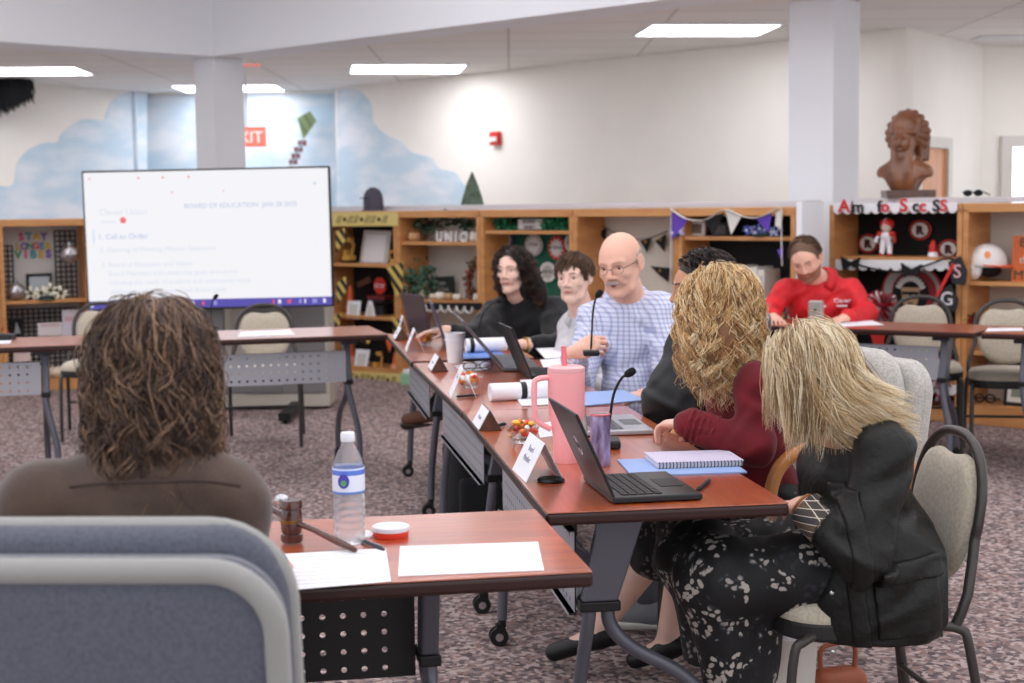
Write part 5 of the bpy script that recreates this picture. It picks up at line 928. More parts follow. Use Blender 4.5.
t, o = flat('letter_board', 'orange board with green lettering beside the batting helmet', 'board', RL, [(1011, 283), (1040, 284), (1040, 236), (1013, 236)], .15, .02, wood('orange_board', (196, 92, 44), (214, 110, 56), (4, 14, 14), .5)); x = MB()
for i, (l, sz) in enumerate([('BE', .08), ('the', .06), ('MVP', .08)]): add_text(x, l, sz, FR0 @ Matrix.Translation((-.0, .08 - i * .10, .003)), 0 if i != 1 else 1, .003)
x.build('lettering', [mm((30, 70, 52)), PWH], t)
t, o = flat('picture_frame', 'black framed picture with pale mat low in the helmet bookcase', 'picture', RL, [(1003, 405), (1046, 409), (1046, 365), (1007, 362)], .12, .02, BLACK, 'frame'); MB().prism([(x * .82, z * .82) for x, z in o], FR0 @ Matrix.Translation((0, 0, .001)), .003).build('mat_board', PWH, t); MB().prism([(x * .62, z * .58) for x, z in o], FR0 @ Matrix.Translation((0, 0, .005)), .002).build('picture_print', mm((128, 140, 124)), t)
pompom('small black and orange tinsel bundle beside the oval chair top', RL, 974, 322, .05, .08, 5, [mm((30, 28, 30)), ORG, mm((200, 40, 30)), mm((30, 28, 30))], 160)
p = RL.at(985, 391, .06); t = thing('eyewear', 'dark goggles on the lowest shelf beside the framed picture', 'goggles', (p.x, p.y, .125), BA); mb = MB()
for s_ in (-1, 1): mb.tube([(s_ * .035 + .03 * math.cos(a), 0, .04 + .025 * math.sin(a)) for a in [2 * PI * k / 14 for k in range(14)]], .006, 6, closed=True)
mb.tube([(-.065, 0, .04), (-.06, .08, .03), (.06, .08, .03), (.065, 0, .04)], .006, 6); mb.build('frame', BLACK, t, True)
p = RL.at(973, 193.5, .42); t = thing('sunglasses', 'black sunglasses lying on the white ledge near the bust', 'sunglasses', (p.x, p.y, VH + .039), BA); mb = MB()
for s_ in (-1, 1): mb.ball((s_ * .036, 0, .024), (.032, .008, .022), 12); mb.tube([(s_ * .07, 0, .03), (s_ * .068, .1, .012)], .004, 6)
mb.tube([(-.01, 0, .03), (.01, 0, .03)], .004, 6); mb.build('frame', BLACK, t, True)
# --- bookcase with wire grid and silver balls
def wiregrid(label, pts, off):
    c, o = outline(LL, pts, off); t = thing('wire_grid', label, 'wire grid', c, LAN); x0, x1 = min(a for a, b_ in o), max(a for a, b_ in o); z0, z1 = min(b_ for a, b_ in o), max(b_ for a, b_ in o); mb = MB(); n = int((x1 - x0) / .042) + 1; m_ = int((z1 - z0) / .042) + 1
    for k in range(n + 1): x = x0 + (x1 - x0) * k / n; mb.box((x, 0, (z0 + z1) / 2), (.011, .006, z1 - z0))
    for k in range(m_ + 1): z = z0 + (z1 - z0) * k / m_; mb.box(((x0 + x1) / 2, -.004, z), (x1 - x0, .006, .011))
    mb.build('grid', BLACK, t); return t
wiregrid('black wire grid panel at the TV side of the upper shelf', [(57, 302), (75, 302), (75, 231), (57, 231)], .27); wiregrid('narrow black wire grid panel at the outer side of the upper shelf', [(5, 302), (12, 302), (12, 246), (5, 246)], .27); wiregrid('wide black wire grid panel behind the middle shelf', [(7, 336), (76, 334), (76, 309), (7, 310)], .27); wiregrid('wide black wire grid panel behind the bottom shelf', [(7, 380), (76, 374), (76, 345), (7, 346)], .27)
x = MB(); p = LL.at(33, 247, .31); t = thing('wall_lettering', 'pastel block lettering in three rows on the white backing', 'lettering', p, LAN)
PAST = [mm((220, 84, 128)), mm((84, 160, 176)), mm((220, 180, 60)), mm((130, 90, 180)), mm((90, 160, 100))]
for i, wd_ in enumerate(['STAY', 'LONGER', 'VIBES']):
    for j, ch in enumerate(wd_): add_text(x, ch, .085 if i != 1 else .07, FR0 @ Matrix.Translation(((j - (len(wd_) - 1) / 2) * (.058 if i != 1 else .045), .055 - i * .07, 0)), (i * 2 + j) % 5, .004, 1.0, .004)
x.build('lettering', PAST, t)
def silverball(label, px, py, r, z=None, off=.08):
    p = LL.at(px, py, off); t = thing('mirror_ball', label, 'mirror ball', (p.x, p.y, p.z if z is None else z + r)); MB().ball((0, 0, 0), r, 20).build('ball', mat('mirror_tiles', (176, 170, 172), .22, .85, bump=.5, bscale=60, vary=.25, vscale=50), t); MB().cyl((0, 0, r * .97), (0, 0, r + .02), .012, n=12).build('cap', SILV, t, True); return t
silverball('round silver mirror ball hanging at the TV side of the bookcase', 69.5, 254, .073, off=.04); silverball('round silver mirror ball standing on the middle shelf', 16.5, 294, .07, .7135)
p = LL.at(69.5, 245, .04); 
t, o = flat('photo_frame', 'black photo frame behind the white flowers', 'photo frame', LL, [(27, 300), (52, 299), (52, 273), (26, 274)], .16, .02, BLACK, 'frame'); MB().prism([(x * .78, z * .76) for x, z in o], FR0 @ Matrix.Translation((0, 0, .001)), .003).build('photo', mm((170, 176, 180)), t)
flowers('row of white daisies with dark centres on the middle shelf', LL, 46, 300, .06, 4, .055, [mm((232, 228, 206))], mm((80, 70, 40)), .7135, .15, .048, 9)
for lab, pts, col in [('wide white certificate on the lower shelf', [(38, 336), (63, 335), (62, 322), (38, 323)], (224, 216, 216)), ('tall white certificate next to the oval chair', [(63, 336), (85, 333), (83, 309), (62, 310)], (214, 208, 220)), ('small printed card on the bottom shelf under the table edge', [(13, 362), (31, 361), (30, 352), (14, 352)], (226, 206, 200))]:
    t, o = flat('certificate', lab, 'certificate', LL, pts, .12, .006, mm(col)); MB().prism([(x * .8, z * .2 + .03) for x, z in o], FR0 @ Matrix.Translation((0, 0, .001)), .001).build('print_band', mm((206, 176, 180)), t)
t, o = flat('black_picture', 'dark picture with pale figure on the lower shelf', 'picture', LL, [(9, 338), (24, 337), (24, 318), (9, 319)], .14, .02, BLACK, 'frame'); MB().prism([(-.02, -.05), (.03, -.04), (.0, .05)], FR0 @ Matrix.Translation((0, 0, .002)), .002).build('picture_print', mm((150, 150, 150)), t)
p = LL.at(61, 374, .08); t = thing('plush_toy', 'small cream and brown plush lying on the bottom shelf', 'plush toy', (p.x, p.y, .095), LAN); mb = MB(); mb.ball((0, 0, .04), (.10, .05, .045), 14); mb.ball((-.09, 0, .06), (.045, .04, .042), 12); mb.build('body', mm((214, 196, 176)), t, True)
for s_ in (-1, 1): MB().ball((-.09, s_ * .03, .1), (.016, .01, .02), 8).build('ear', mm((130, 90, 70)), t, True)
p = LL.at(46, 376, .1); t = thing('glass_jar', 'small pale jar on the bottom shelf', 'jar', (p.x, p.y, .095)); MB().lathe([(0, 0), (.04, 0), (.045, .02), (.045, .08), (.03, .1), (.03, .115), (0, .115)], 20).build('jar', mm((190, 186, 182)), t, True); MB().lathe([(0, .115), (.033, .115), (.033, .13), (0, .13)], 20).build('lid', DKGREY, t, True)
# red thing at the very edge
p = on_y(1, 330, 9.6); t = thing('red_decoration', 'small red spiky decoration at the photo edge above the table', 'decoration', LL.at(-2, 333, .05)); mb = MB(); rg = random.Random(3)
for k in range(30): d = Vector((rg.gauss(0, 1), rg.gauss(0, .5), abs(rg.gauss(0, 1)))).normalized(); mb.tube([(0, 0, 0), d * .09], [.01, .002], 5)
mb.build('spikes', REDP, t)
# ============================================================ carved bust
p = RL.at(905, 199, .40); BZ = VH + .039
t = thing('carved_bust', 'carved wooden bust of a head in a feathered headdress on the ledge', 'bust', (p.x, p.y, BZ), BA + .25)
BW_ = wood('carved_wood', (98, 58, 36), (142, 92, 62), (10, 10, 4), .35, .3); BWD = wood('carved_wood_dark', (62, 36, 26), (98, 60, 42), (10, 10, 4), .3, .4)
MB().box((0.02, 0, .025), (.32, .22, .05)).build('plinth', BWD, t, bevel=.004)
BUST = t
# ============================================================ sculpting: distance fields meshed as one continuous surface
def V3(*a): return np.array(a, np.float32)
class Sdf:
    def __init__(s, lo, hi, h):
        s.lo = np.array(lo, np.float32); s.h = h; s.n = np.ceil((np.array(hi) - s.lo) / h).astype(int) + 1; s.F = np.full(s.n, 1.0, np.float32)
        s.ax = [s.lo[i] + h * np.arange(s.n[i], dtype=np.float32) for i in range(3)]
    def reg(s, lo, hi):
        a = np.clip(np.floor((np.array(lo) - s.lo) / s.h).astype(int), 0, s.n); b = np.clip(np.ceil((np.array(hi) - s.lo) / s.h).astype(int) + 1, 0, s.n)
        if (b <= a).any(): return None
        sl = tuple(slice(a[i], b[i]) for i in range(3)); X = s.ax[0][sl[0]][:, None, None]; Y = s.ax[1][sl[1]][None, :, None]; Z = s.ax[2][sl[2]][None, None, :]; return sl, X, Y, Z
    def put(s, sl, d, k, sub=False):
        F = s.F[sl]
        if sub: h_ = np.maximum(k - np.abs(F + d), 0) / k; s.F[sl] = np.maximum(F, -d) + h_ * h_ * k * .25
        else: h_ = np.maximum(k - np.abs(F - d), 0) / k; s.F[sl] = np.minimum(F, d) - h_ * h_ * k * .25
    def cap(s, a, b, ra, rb=None, k=.02, sub=False, flat=None):
        a = np.array(a, np.float32); b = np.array(b, np.float32); rb = ra if rb is None else rb; m = max(ra, rb) + k + .03; g = s.reg(np.minimum(a, b) - m, np.maximum(a, b) + m)
        if g is None: return s
        sl, X, Y, Z = g; ba = b - a; q = max(float(ba @ ba), 1e-9); t = np.clip(((X - a[0]) * ba[0] + (Y - a[1]) * ba[1] + (Z - a[2]) * ba[2]) / q, 0, 1)
        dx, dy, dz = X - a[0] - ba[0] * t, Y - a[1] - ba[1] * t, Z - a[2] - ba[2] * t; s.put(sl, np.sqrt(dx * dx + dy * dy + dz * dz) - (ra + (rb - ra) * t), k, sub); return s
    def ell(s, c, r, k=.02, R=None, sub=False):
        c = np.array(c, np.float32); r = np.array(r, np.float32); m = float(r.max()) + k + .03; g = s.reg(c - m, c + m)
        if g is None: return s
        sl, X, Y, Z = g; x, y, z = X - c[0], Y - c[1], Z - c[2]
        if R is not None: R = np.array(R, np.float32); x, y, z = (x * R[0, i] + y * R[1, i] + z * R[2, i] for i in range(3))
        k0 = np.sqrt((x / r[0]) ** 2 + (y / r[1]) ** 2 + (z / r[2]) ** 2); k1 = np.sqrt((x / r[0] ** 2) ** 2 + (y / r[1] ** 2) ** 2 + (z / r[2] ** 2) ** 2) + 1e-6
        s.put(sl, k0 * (k0 - 1) / k1, k, sub); return s
    def cut(s, p, n, k=.004):   # keep the side opposite n
        n = np.array(n, np.float32); d = (s.ax[0][:, None, None] - p[0]) * n[0] + (s.ax[1][None, :, None] - p[1]) * n[1] + (s.ax[2][None, None, :] - p[2]) * n[2]; s.F = np.maximum(s.F, d); return s
    def wrinkle(s, amp, f, seed=0, stretch=(1, 1, 1)):
        X, Y, Z = s.ax[0][:, None, None] * f * stretch[0], s.ax[1][None, :, None] * f * stretch[1], s.ax[2][None, None, :] * f * stretch[2]; o = seed * 1.7
        w1 = np.sin(X * 1.1 + 2.0 * np.sin(Z * .63 + o) + o) ; w2 = np.sin(Y * 1.3 + Z * .9 + 1.6 * np.sin(X * .8 + o))
        n = np.sin(Z * 1.6 + 1.8 * w1 + o) * .6 + np.sin(X * 1.9 - Z * 1.2 + 1.5 * w2 + o * 2) * .4; s.F = s.F + (amp * (np.abs(n) ** .8 * np.sign(n))).astype(np.float32); return s
    def mesh(s):
        F = s.F; F[0], F[-1] = 1, 1; F[:, 0], F[:, -1] = 1, 1; F[:, :, 0], F[:, :, -1] = 1, 1; ins = F < 0; nx, ny, nz = F.shape; st = np.array([ny * nz, nz, 1]); Fl = F.ravel(); acc_i, acc_p, quads = [], [], []
        for a in range(3):
            sl0 = [slice(None)] * 3; sl1 = [slice(None)] * 3; sl0[a] = slice(0, -1); sl1[a] = slice(1, None)
            i0 = np.argwhere(ins[tuple(sl0)] != ins[tuple(sl1)]); fi = i0 @ st; f0, f1 = Fl[fi], Fl[fi + st[a]]; t = f0 / (f0 - f1); p = i0.astype(np.float32); p[:, a] += t
            b, c = (a + 1) % 3, (a + 2) % 3; cells = [fi, fi - st[b], fi - st[b] - st[c], fi - st[c]]
            for q in cells: acc_i.append(q); acc_p.append(p)
            Q = np.stack(cells, 1); fl = f0 > 0; Q[fl] = Q[fl][:, ::-1]; quads.append(Q)
        I = np.concatenate(acc_i); Pp = np.concatenate(acc_p); u, inv = np.unique(I, return_inverse=True); cnt = np.bincount(inv); V = np.stack([np.bincount(inv, Pp[:, j]) / cnt for j in range(3)], 1)
        Q = np.searchsorted(u, np.concatenate(quads)); return V * s.h + s.lo, Q
def smooth_v(V, Q, it=1, f=.5):
    for _ in range(it):
        S = np.zeros_like(V); C = np.zeros(len(V))
        for k in range(4):
            a, b = Q[:, k], Q[:, (k + 1) % 4]
            for i, j in ((a, b), (b, a)):
                C += np.bincount(i, minlength=len(V))
                for d in range(3): S[:, d] += np.bincount(i, V[j, d], minlength=len(V))
        V = V * (1 - f) + S / np.maximum(C, 1)[:, None] * f
    return V
def sdf_obj(name, S, mats, parent, base, sm=1, mi=None):
    V, Q = S.mesh(); V = smooth_v(V, Q, sm); f = mi(V[Q].mean(1)) if mi else None
    return npmesh(name, V - np.array(base), Q, mats, parent, f)
def A(v): return np.array(tuple(v), np.float32)
def nrm(v): v = np.array(v, np.float32); return v / (np.linalg.norm(v) + 1e-9)
class Head:
    def __init__(s, c, fwd, up=(0, 0, 1), sc=1.0, tilt=0):
        s.c = A(c); s.f = nrm(fwd); up = np.array(up, np.float32); s.r = nrm(np.cross(s.f, up)); s.u = np.cross(s.r, s.f)
        if tilt: c_, s_ = math.cos(tilt), math.sin(tilt); s.r, s.u = s.r * c_ + s.u * s_, s.u * c_ - s.r * s_
        s.sc = sc; s.R = np.stack([s.r, s.f, s.u], 1)
    def w(s, x, y, z): return s.c + s.R @ (np.array([x, y, z], np.float32) * s.sc)
    def loc(s, P): return (np.asarray(P) - s.c) @ s.R / s.sc
def add_head(S, H, fem=False, smile=0, jaw=1.0):
    k = H.sc; w = H.w; R = H.R
    def E(c, r, kk=.012, sub=False, RR=R): S.ell(w(*c), np.array(r) * k, kk, RR, sub)
    def C(a, b, r0, r1=None, kk=.01, sub=False): S.cap(w(*a), w(*b), r0 * k, (r0 if r1 is None else r1) * k, kk, sub)
    j = jaw * (.93 if fem else 1.0)
    E((0, -.018, .032), (.074, .092, .083), .02); E((0, .03, .02), (.062, .06, .065), .02); E((0, .025, -.035), (.057 * j, .062, .068), .02)
    for s in (-1, 1):
        C((s * .056 * j, -.002, -.035), (s * .040 * j, .035, -.085), .018, .015, .02); C((s * .040 * j, .035, -.085), (s * .012, .062, -.100), .015, .015, .02)
        C((s * .012, .084, .024), (s * .046, .070, .024), .0085, .007, .012); E((s * .036, .058, -.022), (.024, .024, .020), .018); E((s * .030, .092, .004), (.017, .016, .011), .008, True)
        C((s * .018, .0795, .0100), (s * .042, .0745, .0090), .0052, .0042, .004); C((s * .019, .079, -.004), (s * .041, .073, -.005), .0035, .003, .004)
        E((s * .010, .094, -.030), (.008, .011, .0065), .006)
        e_ = R @ np.array([[1, -s * .35, 0], [s * .35, 1, 0], [0, 0, 1]], np.float32) / 1.06; E((s * .081, -.012, .0), (.0075, .019, .032), .005, False, e_); E((s * .089, -.008, .002), (.0055, .011, .020), .003, True, e_); E((s * .078, -.004, -.027), (.007, .009, .010), .004)
        C((s * .024, .082, -.038), (s * (.034 + .004 * smile), .070, -.058), .006, .006, .012)
    C((0, .086, .020), (0, .106, -.022), .006, .0085, .010); E((0, .105, -.026), (.0095, .011, .0095), .006)
    E((0, .068, -.100), (.020, .017, .016), .015)
    zc = .006 * smile
    for s in (-1, 1): C((s * .004, .0890, -.0560), (s * (.021 + .004 * smile), .079, -.059 + zc), .0042, .0026, .005); C((0, .0880, -.0655), (s * (.018 + .003 * smile), .079, -.062 + zc), .0050, .0026, .005)
    C((-.019, .0945, -.0605 + zc * .3), (.019, .0945, -.0605 + zc * .3), .0022, .0022, .003, True)
    C((0, -.02, -.03), (0, -.035, -.13), .047, .050, .025)
def add_hand(S, wr, x, z, side, curl=.5, k=1.0, spread=.0):
    """x along fingers, z back of hand, side: +1 when the thumb is toward z cross x"""
    wr = A(wr); x = nrm(x); z = nrm(np.array(z) - np.dot(z, x) * x); y = np.cross(z, x) * side
    def w(a, b, c): return wr + (x * a + y * b + z * c) * k
    R = np.stack([x, y, z], 1); S.ell(w(.045, 0, 0), np.array((.052, .041, .015)) * k, .012, R); S.cap(w(-.03, 0, 0), w(.02, 0, 0), .024 * k, .026 * k, .015)
    for i, (b, L_, r) in enumerate([(.030, .072, .0082), (.0105, .080, .0085), (-.010, .074, .0080), (-.029, .058, .0070)]):
        p = w(.082 - .004 * abs(i - 1), b, 0); S.cap(w(.04, b * .8, 0), p, .011 * k, r * 1.1 * k, .008); ang = 0
        for seg, fr in enumerate((.46, .30, .24)):
            ang += curl * (.55, .95, .7)[seg]; d = x * math.cos(ang) - z * math.sin(ang) + y * spread * (1.2 - i) * .12; q = p + d * L_ * fr * k; S.cap(p, q, r * (1 - .07 * seg) * k, r * (.93 - .09 * seg) * k, .003); p = q
    a, b, c = w(.012, .030, -.006), w(.045, .058, -.018 - .01 * curl), w(.072, .062 - .018 * curl, -.026 - .022 * curl); S.cap(a, b, .0125 * k, .0105 * k, .012); S.cap(b, c, .0100 * k, .0085 * k, .003)
def eyes(parent, H, base, iris, skin_dark, browc, gaze=(0, 0), brow=1.0, lid=None):
    for s in (-1, 1):
        c = H.w(s * .030, .0682, .0030); mb = MB(); r_ = .0122 * H.sc; n, m_ = 16, 10; g = nrm(H.f + H.r * gaze[0] + H.u * gaze[1]); u = nrm(np.cross(g, H.u)); v = np.cross(u, g); vs = []; fs = []; mi = []
        for i in range(m_ + 1):
            t = PI * .62 * i / m_
            for j in range(n): a = 2 * PI * j / n; vs.append(c - base + (g * math.cos(t) + (u * math.cos(a) + v * math.sin(a)) * math.sin(t)) * r_)
        for i in range(m_):
            for j in range(n): mb.f.append((i * n + j, (i + 1) * n + j, (i + 1) * n + (j + 1) % n, i * n + (j + 1) % n)); mb.m.append(2 if i < 1 else 1 if i < 3 else 0)
        mb.v = [tuple(q) for q in vs]; mb.n = len(vs); mb.build('eye', [mat('eye_white', (226, 220, 216), .25), iris, BLK], parent, True, auto=False)
        b = MB(); pts = [H.w(s * x, y, z) - base for x, y, z in [(.012, .0925, .0235), (.024, .0895, .0275), (.038, .0815, .0275), (.049, .070, .0215)]]
        b.tube(catmull(pts, 4), [.0022 * brow] + [.0034 * brow] * 8 + [.0026 * brow] * 3 + [.0012 * brow], 6, flat=.6); b.build('eyebrow', browc, parent, True)
        l = MB(); pts = [H.w(s * x, y, z) - base for x, y, z in [(.0175, .0785, .0050), (.024, .0822, .0098), (.031, .0826, .0108), (.038, .0795, .0092), (.043, .0745, .0040)]]; l.tube(catmull(pts, 4), .0011 * H.sc, 5); l.build('eyelash', skin_dark, parent, True)
def ribbons(name, P, rad, mats, parent, base, mi, n=3, taper=True):
    """P: (N,K,3) strand points -> one tube mesh"""
    N, K, _ = P.shape; T_ = np.gradient(P, axis=1); T_ /= np.linalg.norm(T_, axis=2, keepdims=True) + 1e-9; ref = np.zeros_like(T_); ref[..., 2] = 1; ref[np.abs(T_[..., 2]) > .9] = (1, 0, 0)
    U_ = np.cross(T_, ref); U_ /= np.linalg.norm(U_, axis=2, keepdims=True) + 1e-9; W_ = np.cross(T_, U_); k = np.linspace(0, 1, K); r = rad * (np.minimum(1, .5 + 3 * k) * (1 - .75 * np.maximum(0, k - .55) / .45) if taper else np.ones(K))
    r = r[None, :, None] * (np.ones((N, 1, 1)))
    rings = np.stack([P + (U_ * math.cos(2 * PI * j / n) + W_ * math.sin(2 * PI * j / n)) * r for j in range(n)], 2) - np.array(base); idx = np.arange(N * K * n).reshape(N, K, n)
    Q = np.stack([idx[:, :-1, :], np.roll(idx, -1, 2)[:, :-1, :], np.roll(idx, -1, 2)[:, 1:, :], idx[:, 1:, :]], -1).reshape(-1, 4); m = np.repeat(mi, (K - 1) * n)
    return npmesh(name, rings.reshape(-1, 3), Q, mats, parent, m)
def grow(H, roots, d0, K, step, grav, body=(), drag=.75, skull=(.083, .101, .090), target=None, rng=None, follow=None, tramp=0):
    """guide strands in the head's frame: roots (N,3), start directions d0 (N,3)"""
    P = [roots]; d = d0 / (np.linalg.norm(d0, axis=1, keepdims=True) + 1e-9); g = np.linalg.inv(H.R) @ V3(0, 0, -1); cen = V3(0, -.014, .030); sk = np.array(skull)
    for i in range(K - 1):
        dn = d * drag + g * grav * (1 - drag) * 2
        if target is not None: dn = dn + target * (1 - drag) * ((i / K) ** 1.3 * 2.2 if tramp else 1)
        dn /= np.linalg.norm(dn, axis=1, keepdims=True) + 1e-9; q = P[-1] + dn * step
        for c, r in [(cen, sk), (V3(0, .012, -.05), np.array((.066, .082, .080)))] + [(np.array(a), np.array(b)) for a, b in body]:
            v = (q - c) / r; l = np.linalg.norm(v, axis=1, keepdims=True); ins = (l < 1)[:, 0]
            if ins.any(): q[ins] = c + (v[ins] / (l[ins] + 1e-9)) * r
        d = q - P[-1]; d /= np.linalg.norm(d, axis=1, keepdims=True) + 1e-9; P.append(q)
    return np.stack(P, 1)
def make_hair(name, H, parent, base, mats, n_g, n_c, K, step, grav=1.0, part=.0, curl=.01, freq=40, rad=.0014, clump=.006, region=None, body=(), seed=1, lift=.004, drag=.75, back=.3, fringe=True, lenvar=.25, target=None, weights=None, jitter=.001, skull=(.083, .101, .090), Ko=None, sweep=None, rag=1, tramp=0):
    g = np.random.default_rng(seed); R_ = []
    while len(R_) < n_g:
        v = g.normal(size=3); v /= np.linalg.norm(v)
        if region(v): R_.append(v)
    v = np.array(R_, np.float32); roots = V3(0, -.014, .030) + v * (np.array(skull) * (.97 + lift * 2)); side = np.sign(v[:, 0] - part) if sweep is None else np.full(n_g, sweep); bf = np.clip((v[:, 1] + .45) / .7, 0, 1); side = side * bf + g.normal(0, .25, n_g) * (1 - bf); d0 = np.stack([side * (.8 + .3 * g.random(n_g)), -back + 0 * side, np.full(n_g, .12) * bf - .6 * (1 - bf)], 1)
    nn = v / np.array(skull); nn /= np.linalg.norm(nn, axis=1, keepdims=True); d0 = d0 - nn * (d0 * nn).sum(1, keepdims=True) * .9 + nn * .05
    G = grow(H, roots, d0, K, step, grav, body, drag, target=target, skull=np.array(skull), tramp=tramp); L_ = K * step
    if Ko:
        xs = np.linspace(0, K - 1.001, Ko); i0 = xs.astype(int); fr = (xs - i0)[None, :, None]; G = G[:, i0] * (1 - fr) + G[:, i0 + 1] * fr; K = Ko
        G[:, 1:-1] = (G[:, :-2] + 2 * G[:, 1:-1] + G[:, 2:]) / 4
    s = np.linspace(0, 1, K); gm = g.choice(len(mats), n_g, p=weights)
    ph = g.uniform(0, 2 * PI, n_g); fq = freq * g.uniform(.55, 1.25, n_g) * g.choice([-1, 1], n_g); T_ = np.gradient(G, axis=1); T_ /= np.linalg.norm(T_, axis=2, keepdims=True) + 1e-9; ref = np.array((.3, .8, .1)); U_ = np.cross(T_, ref); U_ /= np.linalg.norm(U_, axis=2, keepdims=True) + 1e-9; W_ = np.cross(T_, U_)
    out = []; mi = []
    drift = np.cumsum(g.normal(0, .22 * rag, (n_g, K)), 1); am2 = 1 + .5 * rag * np.sin(s[None] * g.uniform(3, 9, (n_g, 1)) + ph[:, None])
    for c in range(n_c):
        a = (fq[:, None] * (s * L_)[None] + drift + ph[:, None] + g.normal(0, .35, (n_g, 1))); amp = curl * np.minimum(1, s * 2.2)[None] * g.uniform(.5, 1.35, (n_g, 1)) * am2; off = g.normal(0, clump, (n_g, 1, 3)) * (1.15 - .75 * s)[None, :, None] + g.normal(0, jitter, (n_g, K, 3)) * .3
        q = G + (U_ * np.cos(a)[..., None] + W_ * np.sin(a)[..., None]) * amp[..., None] + off
        cut = 1 - lenvar * g.random((n_g, 1)); xs = s[None] * cut * (K - 1); i0 = np.clip(np.floor(xs).astype(int), 0, K - 2); fr = (xs - i0)[..., None]; ar = np.arange(n_g)[:, None]; q = q[ar, i0] * (1 - fr) + q[ar, i0 + 1] * fr
        out.append(q); mi.append(np.where(g.random(n_g) < .7, gm, g.choice(len(mats), n_g, p=weights)))
    Pn = np.concatenate(out); P = Pn * H.sc @ H.R.T + H.c
    return ribbons(name, P.astype(np.float32), rad, mats, parent, base, np.concatenate(mi))
def hcap(H, S, face=True, top=(.080, .099, .088), extra=(), hl=.085):
    S.ell(H.w(0, -.014, .030), np.array(top) * H.sc, .01, H.R)
    for c, r in extra: S.ell(H.w(*c), np.array(r) * H.sc, .03, H.R)
    if face: S.ell(H.w(0, .088, -.03), np.array((.062, .075, hl)) * H.sc, .015, H.R, True)
def bbox(pts, m): P = np.array([A(p) for p in pts]); return P.min(0) - m, P.max(0) + m
def skin(name, c, rough=.5): return mat(name, c, rough, sss=.12, vary=.015, vscale=18)
def torso(S, J, k=1.0, fat=1.0, kk=.05, belly=1.0):
    """J: neck base, shoulders sl/sr, hip centre, facing dir f"""
    nb, sl, sr, hp = A(J['nb']), A(J['sl']), A(J['sr']), A(J['hip']); up = nrm(nb - hp); r = nrm(sr - sl); f = nrm(np.cross(up, r)); R = np.stack([r, f, up], 1); L_ = np.linalg.norm(nb - hp); sw = np.linalg.norm(sr - sl) / 2
    ch = hp + up * L_ * .66; S.ell(ch, (sw * .92 * k * fat, .115 * k * fat, L_ * .34), kk, R); S.ell(hp + up * L_ * .30 + f * .015 * belly, (sw * .80 * k * fat, .115 * k * fat * belly, L_ * .34), kk, R); S.ell(hp + up * .02, (sw * .88 * k * fat, .12 * k * fat, .12), kk, R)
    m = (sl + sr) / 2; S.cap(sl - r * 0, sr, .052 * k, .052 * k, kk); S.cap(nb - up * .03, m, .07 * k, .07 * k, kk); 
    for s in (sl, sr): S.cap(nb - up * .02, s + up * .005, .045 * k, .05 * k, kk)
    return f, r, up
def arm(S, sh, el, wr, r0, r1, r2, k=.03): S.cap(sh, el, r0, r1, k); S.cap(el, wr, r1, r2, k)
def person(label, J, H, skinm, h=.006, fem=False, smile=0, jaw=1.0, lipm=None, hands=('l', 'r'), feet=True, extra_mi=None):
    base = A((J['hip'][0], J['hip'][1], 0)); t = thing('person', label, 'person', tuple(base)); pts = [J[k] for k in J if k not in ('hl', 'hr', 'cl', 'cr')] + [H.c]; lo, hi = bbox(pts, .17); lo[2] = max(lo[2], -.01); S = Sdf(lo, hi, h)
    S.cap(H.w(0, -.03, -.10), J['nb'], .047 * H.sc * (.9 if fem else 1.04), .056 * (.9 if fem else 1.04), .03); torso(S, J, .80, .95)
    for a in 'lr':
        arm(S, A(J['s' + a]), A(J['e' + a]), A(J['w' + a]), .042, .034, .025)
        if 'h' + a in J: x, z, sd = J['h' + a]; add_hand(S, J['w' + a], x, z, sd, J.get('c' + a, .5), .94 if fem else 1.02)
        hj = A(J['hip']) + (A(J['s' + a]) - (A(J['sl']) + A(J['sr'])) / 2) * .45; S.cap(hj, J['k' + a], .065, .048, .03); S.cap(J['k' + a], J['a' + a], .054, .033, .02)
        d = nrm(A(J['t' + a]) - A(J['a' + a])); S.cap(A(J['a' + a]) - V3(0, 0, .02), A(J['t' + a]), .03, .024, .02)
    add_head(S, H, fem, smile, jaw); lip = lipm or skinm
    def mi(C):
        q = H.loc(C); m = np.zeros(len(C), int); z = q[:, 2] + .0605 - .006 * smile * np.abs(q[:, 0]) / .02; m[(np.abs(q[:, 0]) < .023) & (q[:, 1] > .074) & (q[:, 1] < .12) & (np.abs(z) < .0075 * (1 - (q[:, 0] / .025) ** 2))] = 1
        if extra_mi: extra_mi(q, m)
        return m
    o = sdf_obj('body', S, [skinm, lip] + (extra_mi.mats if extra_mi else []), t, base, 1, mi); return t, base
def garment(name, t, base, J, mt, build, h=.007, m=.14, wr=None, sm=1, zmin=None, cuts=(), patches=()):
    lo, hi = bbox([J[k] for k in build[0]], m)
    if zmin is not None: lo[2] = zmin
    S = Sdf(lo, hi, h); build[1](S)
    if wr: S.wrinkle(*wr)
    for c in cuts: S.cut(*c)
    F0 = S.F.copy() if patches else None; o = sdf_obj(name, S, mt, t, base, sm)
    for nm, c, ax_, hs, th in patches:
        X = [S.ax[0][:, None, None] - c[0], S.ax[1][None, :, None] - c[1], S.ax[2][None, None, :] - c[2]]; F = F0 - th
        for a_, hh in zip(ax_, hs): F = np.maximum(F, np.abs(X[0] * a_[0] + X[1] * a_[1] + X[2] * a_[2]) - hh)
        S.F = F.astype(np.float32); sdf_obj(nm, S, mt, o, base, 1)
    return o
